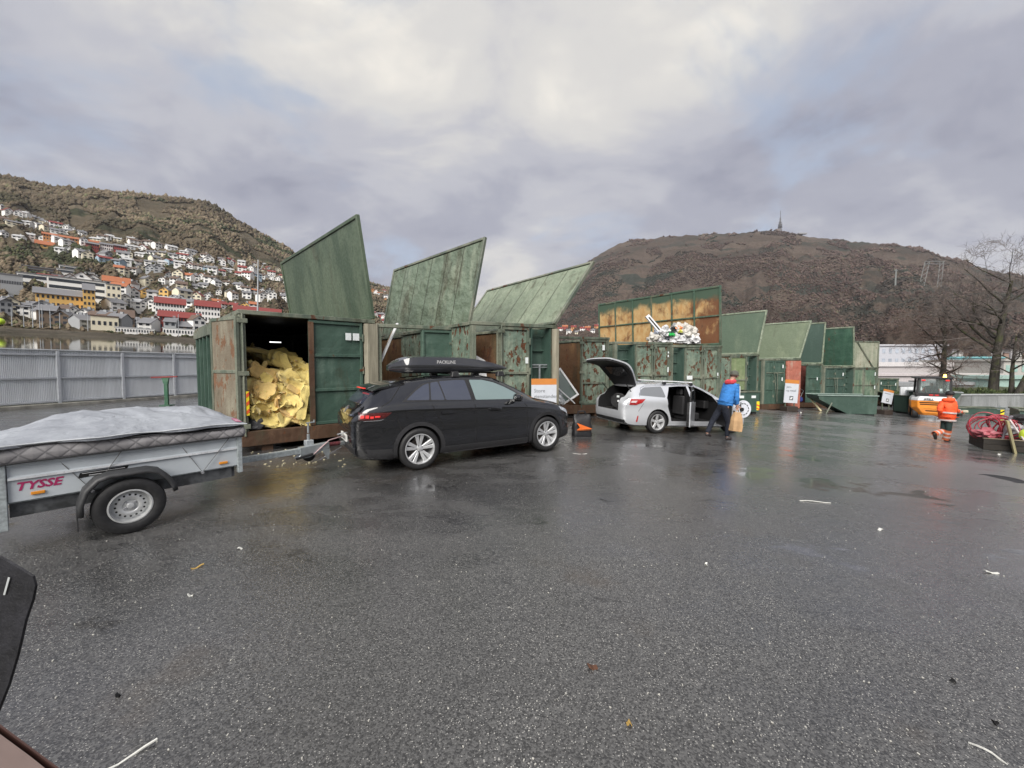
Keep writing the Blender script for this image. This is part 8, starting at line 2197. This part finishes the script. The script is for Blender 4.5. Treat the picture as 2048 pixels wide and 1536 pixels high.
ROWS = [  # name, list of (px,py) polyline, count, width m, palette, roofs, gable chance
    ('topmost hill row', [(0, 424), (95, 452), (150, 466)], 7, 11, ['white', 'white', 'cream'], ['grey', 'red', 'pale'], .3),
    ('second hill row', [(8, 446), (90, 462), (190, 482), (300, 490)], 11, 12, ['white', 'cream', 'white'], ['grey', 'pale', 'grey', 'brown'], .2),
    ('third hill row', [(0, 474), (100, 488), (235, 504), (330, 500), (420, 520), (520, 540), (600, 550)], 24, 11, ['white', 'white', 'cream', 'white', 'white', 'white'], ['grey', 'red', 'pale', 'brown', 'grey'], .3),
    ('fourth hill row', [(110, 508), (230, 522), (330, 516), (430, 530), (510, 545), (596, 562)], 22, 11, ['white', 'white', 'grey', 'cream', 'white', 'white'], ['grey', 'red', 'pale', 'grey'], .35),
    ('fifth hill row', [(205, 530), (320, 530), (420, 546), (520, 556), (600, 572)], 15, 12, ['white', 'white', 'cream', 'white', 'blue'], ['grey', 'brown', 'red', 'pale'], .3),
    ('middle hill row', [(225, 549), (300, 548), (360, 558), (440, 575), (520, 590), (600, 600)], 14, 11, ['white', 'white', 'cream', 'white', 'grey'], ['grey', 'grey', 'brown', 'orange'], .35),
    ('row above yellow house', [(240, 578), (330, 572), (380, 580), (470, 602), (560, 600), (600, 612)], 10, 10, ['white', 'white', 'cream', 'white'], ['grey', 'grey', 'brown'], .4),
    ('row behind shore row', [(200, 598), (280, 596), (345, 600), (400, 606), (450, 618), (520, 628)], 10, 9.5, ['white', 'yellow', 'white', 'cream', 'white'], ['orange', 'grey', 'grey', 'red'], .5),
    ('upper shore row', [(232, 620), (262, 622), (300, 620), (345, 618), (380, 622)], 7, 9.5, ['white', 'white', 'grey', 'cream'], ['grey', 'pale', 'grey'], .6),
    ('lower shore row', [(0, 626), (60, 634), (100, 640), (150, 646), (215, 652)], 9, 8.5, ['white', 'white', 'cream', 'grey', 'white'], ['grey', 'brown', 'grey', 'grey'], .5),
    ('waterfront row', [(70, 646), (150, 655), (262, 662), (300, 664), (318, 664), (420, 672)], 8, 8, ['grey', 'white', 'grey', 'brown', 'white'], ['brown', 'grey', 'grey'], .4),
    ('row between raised lids', [(742, 585), (770, 588), (772, 605)], 4, 13, ['white', 'orange', 'white'], ['red', 'orange', 'grey'], .3),
    ('row below lids gap', [(735, 632), (762, 636), (775, 650)], 4, 10, ['white', 'red', 'white'], ['red', 'grey'], .4),
]
ORD = ['first', 'second', 'third', 'fourth', 'fifth', 'sixth', 'seventh', 'eighth', 'ninth', 'tenth', 'eleventh', 'twelfth', 'thirteenth', 'fourteenth', 'fifteenth', 'sixteenth', 'seventeenth', 'eighteenth', 'nineteenth', 'twentieth', 'twenty-first', 'twenty-second', 'twenty-third', 'twenty-fourth']
for (rn, poly, cnt, wm_, pal, rfs, gc) in ROWS:
    cnt = min(24, int(cnt * 1.6))
    tot = [0]
    for i in range(len(poly) - 1): tot.append(tot[-1] + math.dist(poly[i], poly[i + 1]))
    for k in range(cnt):
        s = tot[-1] * (k + .5 + rh_.uniform(-.28, .28)) / cnt
        i = max(j for j in range(len(tot)) if tot[j] <= s); i = min(i, len(poly) - 2); u = (s - tot[i]) / (tot[i + 1] - tot[i])
        px = poly[i][0] + (poly[i + 1][0] - poly[i][0]) * u; py = poly[i][1] + (poly[i + 1][1] - poly[i][1]) * u + rh_.uniform(-3, 3)
        D, p = hill_surface(px, py)
        wall = pal[rh_.randrange(len(pal))]; rf = rfs[rh_.randrange(len(rfs))]; g = rh_.random() < gc
        w = wm_ * rh_.uniform(.5, .9); h = rh_.choice((3.6, 4.2, 4.6, 5.6))
        if g: w *= .8
        lab = '%s %s house, %s roof, %s from left, %s' % (wall, 'gabled' if g else 'broad', rf, ORD[k], rn)
        house(p, yaw_for(p) + R(rh_.uniform(-32, 32)), w, rh_.uniform(7, 9), h, rh_.uniform(1.4, 2.2) if not g else w * .42, wall, rf, lab, g, 2 if w < 9 else 3, 2, FARM)
# distinctive buildings: (px left, px right, py base, height m, floors, windows, wall, roof, style, label)
def long_block(pxa, pxb, pyb, h, nf, nw, wall, roof, rh, label, strip=False, dy=0, d=12):
    Da, pa = hill_surface(pxa, pyb); Db, pb = hill_surface(pxb, pyb + dy)
    Dm = (Da + Db) / 2; va = (pa - CAMP).normalized() * Dm; vb = (pb - CAMP).normalized() * Dm
    A, B_ = CAMP + va, CAMP + vb; lo = min((FARM.transposed() @ (A - CAMP)).z, (FARM.transposed() @ (B_ - CAMP)).z)
    la, lb = FARM.transposed() @ (A - CAMP), FARM.transposed() @ (B_ - CAMP); la.z = lb.z = (la.z + lb.z) / 2
    c = (la + lb) / 2; dv = lb - la; return house(far_w(c), math.atan2(dv.y, dv.x), dv.length, d, h, rh, wall, roof, label, False, nw, nf, FARM, name='apartment_block', chim=False, winm='strip' if strip else None)
long_block(70, 186, 624, 7.5, 2, 12, 'yellow', 'grey', 2.6, 'long yellow ochre building with a grey roof and many windows', d=9)
long_block(165, 190, 628, 12, 4, 3, 'yellow', 'grey', 3.0, 'tall yellow gable end right of the long ochre building')
long_block(0, 46, 592, 9, 1, 14, 'grey', 'grey', 0, 'grey office block with a row of tall windows at the left edge')
long_block(34, 106, 580, 8, 2, 9, 'white', 'grey', 0, 'white framed office with dark glass strips up the left slope', True)
long_block(94, 212, 606, 11, 3, 12, 'white', 'grey', 0, 'long white school-like building with three dark window strips', True)
long_block(212, 242, 614, 12, 3, 3, 'cream', 'grey', 0, 'cream stair block at the right end of the long white building')
for k in range(5):
    long_block(28 + k * 4, 100 + k * 2, 573 - k * 7, 2.6, 1, 8, 'brown', 'grey', 0, 'brown stepped terrace flats, %s tier from the bottom at left' % ORD[k], True, d=9)
    long_block(98 + k * 5, 210 - k * 7, 574 - k * 7, 2.9, 1, 10, 'white', 'grey', 0, 'white balcony terrace flats, %s tier from the bottom' % ORD[k], True, d=9)
for k in range(3):
    D, p = hill_surface(140 + k * 23, 573); house(p, yaw_for(p), 9.5, 8, 3.2, 4.2, 'white', 'brown', 'white steep gable house, %s of three below the terrace flats' % ORD[k], True, 2, 1, FARM)
D, p = hill_surface(108, 572); house(p, yaw_for(p), 13, 8, 4, 3.0, 'red', 'red', 'red gabled house left of the three white steep gables', False, 3, 1, FARM)
D, p = hill_surface(90, 500); house(p, yaw_for(p), 12, 9, 4, 3.4, 'yellow', 'orange', 'lone cream-yellow house with a bright orange roof in the trees', False, 3, 1, FARM)
D, p = hill_surface(233, 577); house(p, yaw_for(p), 12, 8, 4, 3.0, 'white', 'orange', 'white bungalow with an orange roof beside the green slope', False, 3, 1, FARM)
for k in range(2):
    long_block(86 + k * 58, 140 + k * 60, 482 + k * 9, 6, 2, 9, 'orange', 'orange', 2.2, ('orange terraced row, the upper left one on the hill', 'orange terraced row, the lower right one on the hill')[k], dy=8)
for k in range(3):
    long_block(172 + k * 28, 198 + k * 28, 499 + k * 3, 6, 2, 6, ('red', 'white', 'red')[k], 'grey', 2, ('dark red terraced block under the orange rows', 'white terraced block between two red blocks', 'red and white terraced block at the end of its row')[k], dy=4)
long_block(310, 370, 643, 9, 3, 10, 'white', 'red', 3.0, 'white flats with a large crimson roof, left of the container', d=11)
long_block(390, 440, 648, 9, 3, 8, 'white', 'red', 3.0, 'white flats with a crimson roof, just beyond the container corner', d=11)
long_block(318, 400, 664, 7, 2, 12, 'red', 'red', 2.5, 'dark red waterfront flats below the crimson roofs', d=9)
long_block(180, 236, 665, 6, 1, 5, 'cream', 'brown', 0, 'cream flat waterfront hall at the left shore', d=9)
long_block(236, 268, 662, 6, 1, 4, 'brown', 'brown', 3, 'dark brown boathouse beside the cream hall', d=9)
long_block(470, 560, 655, 9, 3, 10, 'red', 'red', 3, 'crimson waterfront flats hidden behind the container top', d=9)
long_block(325, 420, 672, 2.6, 1, 16, 'white', 'pale', 0, 'long low white wall along the waterfront right part', d=2)
long_block(228, 308, 668, 2.0, 1, 14, 'white', 'pale', 0, 'long low white wall along the waterfront left part', d=2)
# small houses seen between containers 3 and 4 at the mountain foot
for k, (px, py) in enumerate([(1121, 664), (1130, 660), (1138, 668), (1147, 662), (1155, 670), (1165, 666), (1175, 664), (1184, 668), (1194, 664), (1204, 668), (945, 640), (955, 646)]):
    D, p = mt_surface(px, py); w = 13 * D / FPX * .8
    house(p, math.atan2(p.y, p.x) - math.pi / 2, w, w * .8, w * .5, w * .28, ('white', 'red', 'white', 'orange', 'cream')[k % 5], ('red', 'orange', 'grey', 'red', 'grey')[k % 5], '%s house with %s roof, %s of the tiny houses seen over the containers' % (('white', 'red', 'white', 'orange', 'cream')[k % 5], ('red', 'orange', 'grey', 'red', 'grey')[k % 5], ORD[k]), False, 2, 2)
GRD = {}
for (hx, hD, hw) in HS:
    for c in range(int((hx - hw) // 2), int((hx + hw) // 2) + 1): GRD.setdefault(c, []).append(hD)
def near_house(px, D):
    for hD in GRD.get(int(px // 2), ()):
        if hD - 26 < D < hD + 10: return True
    return False
rs = np.random.RandomState(4)
pts = []
for k in range(52000):
    px = rs.uniform(-60, 800); D = D0 + 8 + (D1 - D0 - 8) * rs.uniform(0, 1) ** 1.1; p = hill_pt(px, D)
    nn_ = noise.noise(Vector((px * .015, D * .012, 4)))
    if nn_ < -.18 and D < D1 - 25: continue
    if near_house(px, D): continue
    s = D * rs.uniform(.0014, .0044)
    pts.append((tuple(far_w(p + Vector((0, 0, s * .35)))), s, rs.uniform(.8, 1.6)))
tag(clump_mesh('hillside_woods', pts, wood_mat('wood_brown', [(0, (.10, .08, .055)), (.5, (.165, .13, .09)), (.85, (.22, .175, .12)), (1, (.13, .14, .07))], .009, (.035, .05, .024), .55), 1), 'bare brown trees and scrub covering the hillside', 'woods', kind='stuff')
pts = []
for k in range(7000):
    px = rs.uniform(-60, 800); D = D0 + 6 + 360 * rs.uniform(0, 1); p = hill_pt(px, D); s_ = D * rs.uniform(.0012, .0034)
    if noise.noise(Vector((px * .03, D * .02, 44))) < -.05: continue
    pts.append((tuple(far_w(p + Vector((0, 0, s_ * .3)))), s_, rs.uniform(.8, 1.5)))
gm, gt, gb_ = new_mat('garden_green'); N = NT(gt); gg = N.n('ShaderNodeNewGeometry')
N.l(N.ramp(gg.outputs['Random Per Island'], [(0, (.025, .035, .015)), (.5, (.06, .07, .025)), (.8, (.11, .11, .045)), (1, (.10, .07, .04))]), gb_.inputs['Base Color']); gb_.inputs['Roughness'].default_value = .95
tag(clump_mesh('garden_shrubs', pts, gm, 5), 'green garden trees and hedges between the hillside houses', 'shrubs', kind='stuff')
# air between the yard and the hills
def haze_box(dens):
    q = MB(); q.box(-3200, -2600, -7.5, 3200, 2650, 760); m = bpy.data.materials.new('haze'); m.use_nodes = True; t = m.node_tree; t.nodes.clear()
    o_ = t.nodes.new('ShaderNodeOutputMaterial'); v = t.nodes.new('ShaderNodeVolumePrincipled'); v.inputs['Density'].default_value = dens; v.inputs['Color'].default_value = (.86, .89, .95, 1); t.links.new(v.outputs[0], o_.inputs['Volume'])
    tag(q.build('haze', m), 'thin damp air softening the far hills', 'haze', kind='stuff')
haze_box(.00006)
# light masts along the shore road and the tall lamp post
MLP = plain('lamp_steel', (.42, .44, .46), .5, .3)
def lamp(px, pyb, hpx, D, label, arm=True):
    d = far_dir(px, pyb); h = math.hypot(d.x, d.y); b = Vector((d.x / h * D, d.y / h * D, d.z / h * D)); s = D / FPX
    r_ = empty('lamp_post', (0, 0, 0), 0, label, 'lamp post'); r_.matrix_basis = Matrix.Translation(far_w(b)) @ FARM.to_4x4()
    q = MB(); q.tube([(0, 0, 0), (0, 0, hpx * s)], [1.5 * s if arm else .4 * s, .8 * s if arm else .35 * s], 8); q.build('pole', MLP, r_)
    if arm:
        q = MB(); q.tube([(0, 0, hpx * s * .86), (5 * s, 0, hpx * s * .88), (9 * s, 0, hpx * s * .95)], .5 * s, 6); q.build('arm', MLP, r_); q = MB(); q.box(8 * s, -.8 * s, hpx * s * .95, 13 * s, .8 * s, hpx * s * .95 + 1.2 * s); q.build('lamp_head', MLP, r_)
    return r_
lamp(515, 665, 118, 90, 'tall grey lamp post rising behind the open container roof')
for i, (px, py, hh) in enumerate([(24, 652, 22), (48, 654, 22), (66, 655, 30), (80, 656, 38), (85, 656, 30), (101, 656, 24), (120, 657, 20), (176, 662, 22), (274, 668, 24), (357, 674, 34)]):
    lamp(px, py, hh, 214, 'thin grey pole on the shore, %s of the row from the left' % ORD[i], False)
# yellow-green ball at the left edge near the shore
d = far_dir(1, 643); h = math.hypot(d.x, d.y); D = 212
bl = MB(); r = 4 * D / FPX; bl.lathe([(0, -r), (r * .7, -r * .7), (r, 0), (r * .7, r * .7), (0, r)], 16, 'z'); o = bl.build('lime_dome', plain('lime', (.45, .62, .03), .5), smooth=True); o.location = far_w((d.x / h * D, d.y / h * D, d.z / h * D)); tag(o, 'lime green round dome at the left edge of the shore', 'dome')

# ------------------------------------------------------------------ litter on the asphalt
lt = random.Random(2)
def litter(px, py, L_, w, rot, mat, label, h=.008, cat='litter', name='litter', group=None):
    p = G(px, py); q = MB(); n = 5; vs = []
    for i in range(n + 1):
        t = i / n - .5; z = h + .01 * math.sin(t * 5 + px)
        for s in (-1, 1): vs.append((t * L_, s * w * (.5 - .3 * abs(t)) + .004 * math.sin(t * 9), z))
    vs += [(x, y, z - h * .9) for x, y, z in vs]; m = 2 * (n + 1); fs = []
    for i in range(n): a = 2 * i; fs += [(a, a + 2, a + 3, a + 1), (a + m, a + 1 + m, a + 3 + m, a + 2 + m), (a, a + m, a + 2 + m, a + 2), (a + 1, a + 3, a + 3 + m, a + 1 + m)]
    q.add(vs, fs); o = q.build(name, mat); o.location = p + Vector((0, 0, .003)); o.rotation_euler = (0, 0, R(rot)); return tag(o, label, cat, group)
LY = plain('litter_ochre', (.40, .26, .07), .7); LW_ = plain('litter_white', (.62, .62, .58), .6); LBR = plain('leaf_brown', (.10, .045, .025), .7)
litter(395, 1135, .09, .02, 50, LY, 'ochre wood splinter on the asphalt left of centre', name='wood_splinter')
litter(381, 1192, .04, .02, 20, LW_, 'small pale chip below the ochre splinter', name='chip')
litter(250, 1520, .22, .011, 52, LW_, 'white stick at the bottom left of the yard', name='stick')
litter(1185, 1336, .055, .04, 10, LBR, 'brown leaf on the asphalt in the foreground', name='leaf')
litter(1983, 1146, .10, .03, -10, LW_, 'white scrap of paper on the asphalt at right', name='paper_scrap')
litter(1975, 1507, .12, .005, -55, LW_, 'thin white twig at the bottom right', name='twig')
litter(480, 1098, .05, .02, 5, LW_, 'small white chip behind the trailer wheel', name='chip')
litter(1258, 1449, .025, .02, 0, LY, 'tiny ochre crumb in the foreground', name='crumb')
litter(236, 1393, .02, .018, 0, M_DARK, 'tiny black pebble at lower left', name='pebble')
litter(1905, 1363, .02, .02, 0, M_DARK, 'tiny black pebble at lower right', name='pebble')
litter(1990, 1448, .02, .018, 0, M_DARK, 'tiny black pebble near the bottom right corner', name='pebble')
litter(1630, 1004, .40, .014, -8, LW_, 'line of crushed white grit on the asphalt', name='grit_line')
litter(1160, 908, .30, .03, 8, LW_, 'faded white paint dash beside the black car', name='paint_dash', h=.004)
litter(1990, 900, .30, .04, 5, LW_, 'torn white strip before the timber box', name='torn_strip')
litter(1998, 909, .08, .06, 0, LW_, 'crumpled white scrap below the timber box', name='paper_scrap')
litter(1600, 826, .18, .12, 30, LW_, 'white scrap beneath the metal sign', name='paper_scrap', h=.05)
litter(1760, 1060, .06, .03, 20, LW_, 'small white flake in the right middle of the yard', name='chip')
litter(1412, 1130, .04, .02, 60, LW_, 'small white flake right of centre', name='chip')
q = MB(); 
for k in range(420):
    px = lt.uniform(60, 2040); py = 960 + 570 * lt.random() ** 1.3; p = G(px, py); r = lt.uniform(.0018, .0048); M = Matrix.Translation(p + Vector((0, 0, r * .5))) @ Matrix.Rotation(lt.random() * 3, 4, 'Z'); q.box(-r, -r * .6, -r * .5, r * 1.3, r * .6, r * .5, M)
tag(q.build('grit', plain('grit_pale', (.45, .44, .40), .8)), 'pale grit scattered on the asphalt', 'grit', kind='stuff')
# drain cover
p = G(2000, 957); q = MB(); q.lathe([(0, .002), (.26, .002), (.27, 0.006), (.30, .006), (.31, 0)], 28, 'z'); o = q.build('drain_cover', plain('cast_iron', (.02, .02, .02), .5, .4), smooth=True, autosm=20); o.location = p; tag(o, 'round dark drain cover in the asphalt at right', 'drain cover')

# ------------------------------------------------------------------ near edge: mirror and trim of the vehicle the view is taken from
MIR = empty('wing_mirror', at_depth(-30, 1250, .80), 0, 'dark out-of-focus wing mirror housing at the left edge', 'mirror')
def mp(px, py, Y): return at_depth(px, py, Y) - MIR.location
outl = [(-70, 1085), (2, 1110), (40, 1132), (70, 1150), (76, 1172), (70, 1200), (56, 1240), (40, 1310), (22, 1370), (0, 1425), (-70, 1500)]
q = MB(); n = len(outl); vs = [mp(a, b, .80) for a, b in outl] + [mp(a - 4, b + 2, .92) for a, b in outl]
q.add(vs, [tuple(range(n)), tuple(range(2 * n - 1, n - 1, -1))] + [(i, i + n, (i + 1) % n + n, (i + 1) % n) for i in range(n)]); q.build('housing', plain('mirror_black', (.012, .012, .015), .55, var=.5, scale=20, bump=.3), MIR, bevel=.006)
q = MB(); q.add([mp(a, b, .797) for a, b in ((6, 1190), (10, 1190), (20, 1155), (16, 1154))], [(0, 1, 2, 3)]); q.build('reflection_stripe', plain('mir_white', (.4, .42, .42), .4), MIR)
SL = empty('door_sill', at_depth(0, 1536, .62), 0, 'brown edge of the door trim at the bottom left corner', 'door trim')
def sp2(px, py, Y): return at_depth(px, py, Y) - SL.location
q = MB(); ol = [(-60, 1405), (0, 1448), (70, 1500), (135, 1548), (160, 1620), (-60, 1620)]; n = 6
vs = [sp2(a, b, .62) for a, b in ol] + [sp2(a, b, .72) for a, b in ol]
q.add(vs, [tuple(range(n)), tuple(range(2 * n - 1, n - 1, -1))] + [(i, i + n, (i + 1) % n + n, (i + 1) % n) for i in range(n)]); q.build('edge', plain('trim_brown', (.07, .032, .025), .6), SL, bevel=.004)
q = MB(); ol = [(-60, 1426), (0, 1468), (60, 1512), (120, 1560), (140, 1640), (-60, 1640)]; vs = [sp2(a, b, .612) for a, b in ol] + [sp2(a, b, .619) for a, b in ol]
q.add(vs, [tuple(range(n)), tuple(range(2 * n - 1, n - 1, -1))] + [(i, i + n, (i + 1) % n + n, (i + 1) % n) for i in range(n)]); q.build('panel', plain('trim_taupe', (.17, .125, .115), .75), SL)
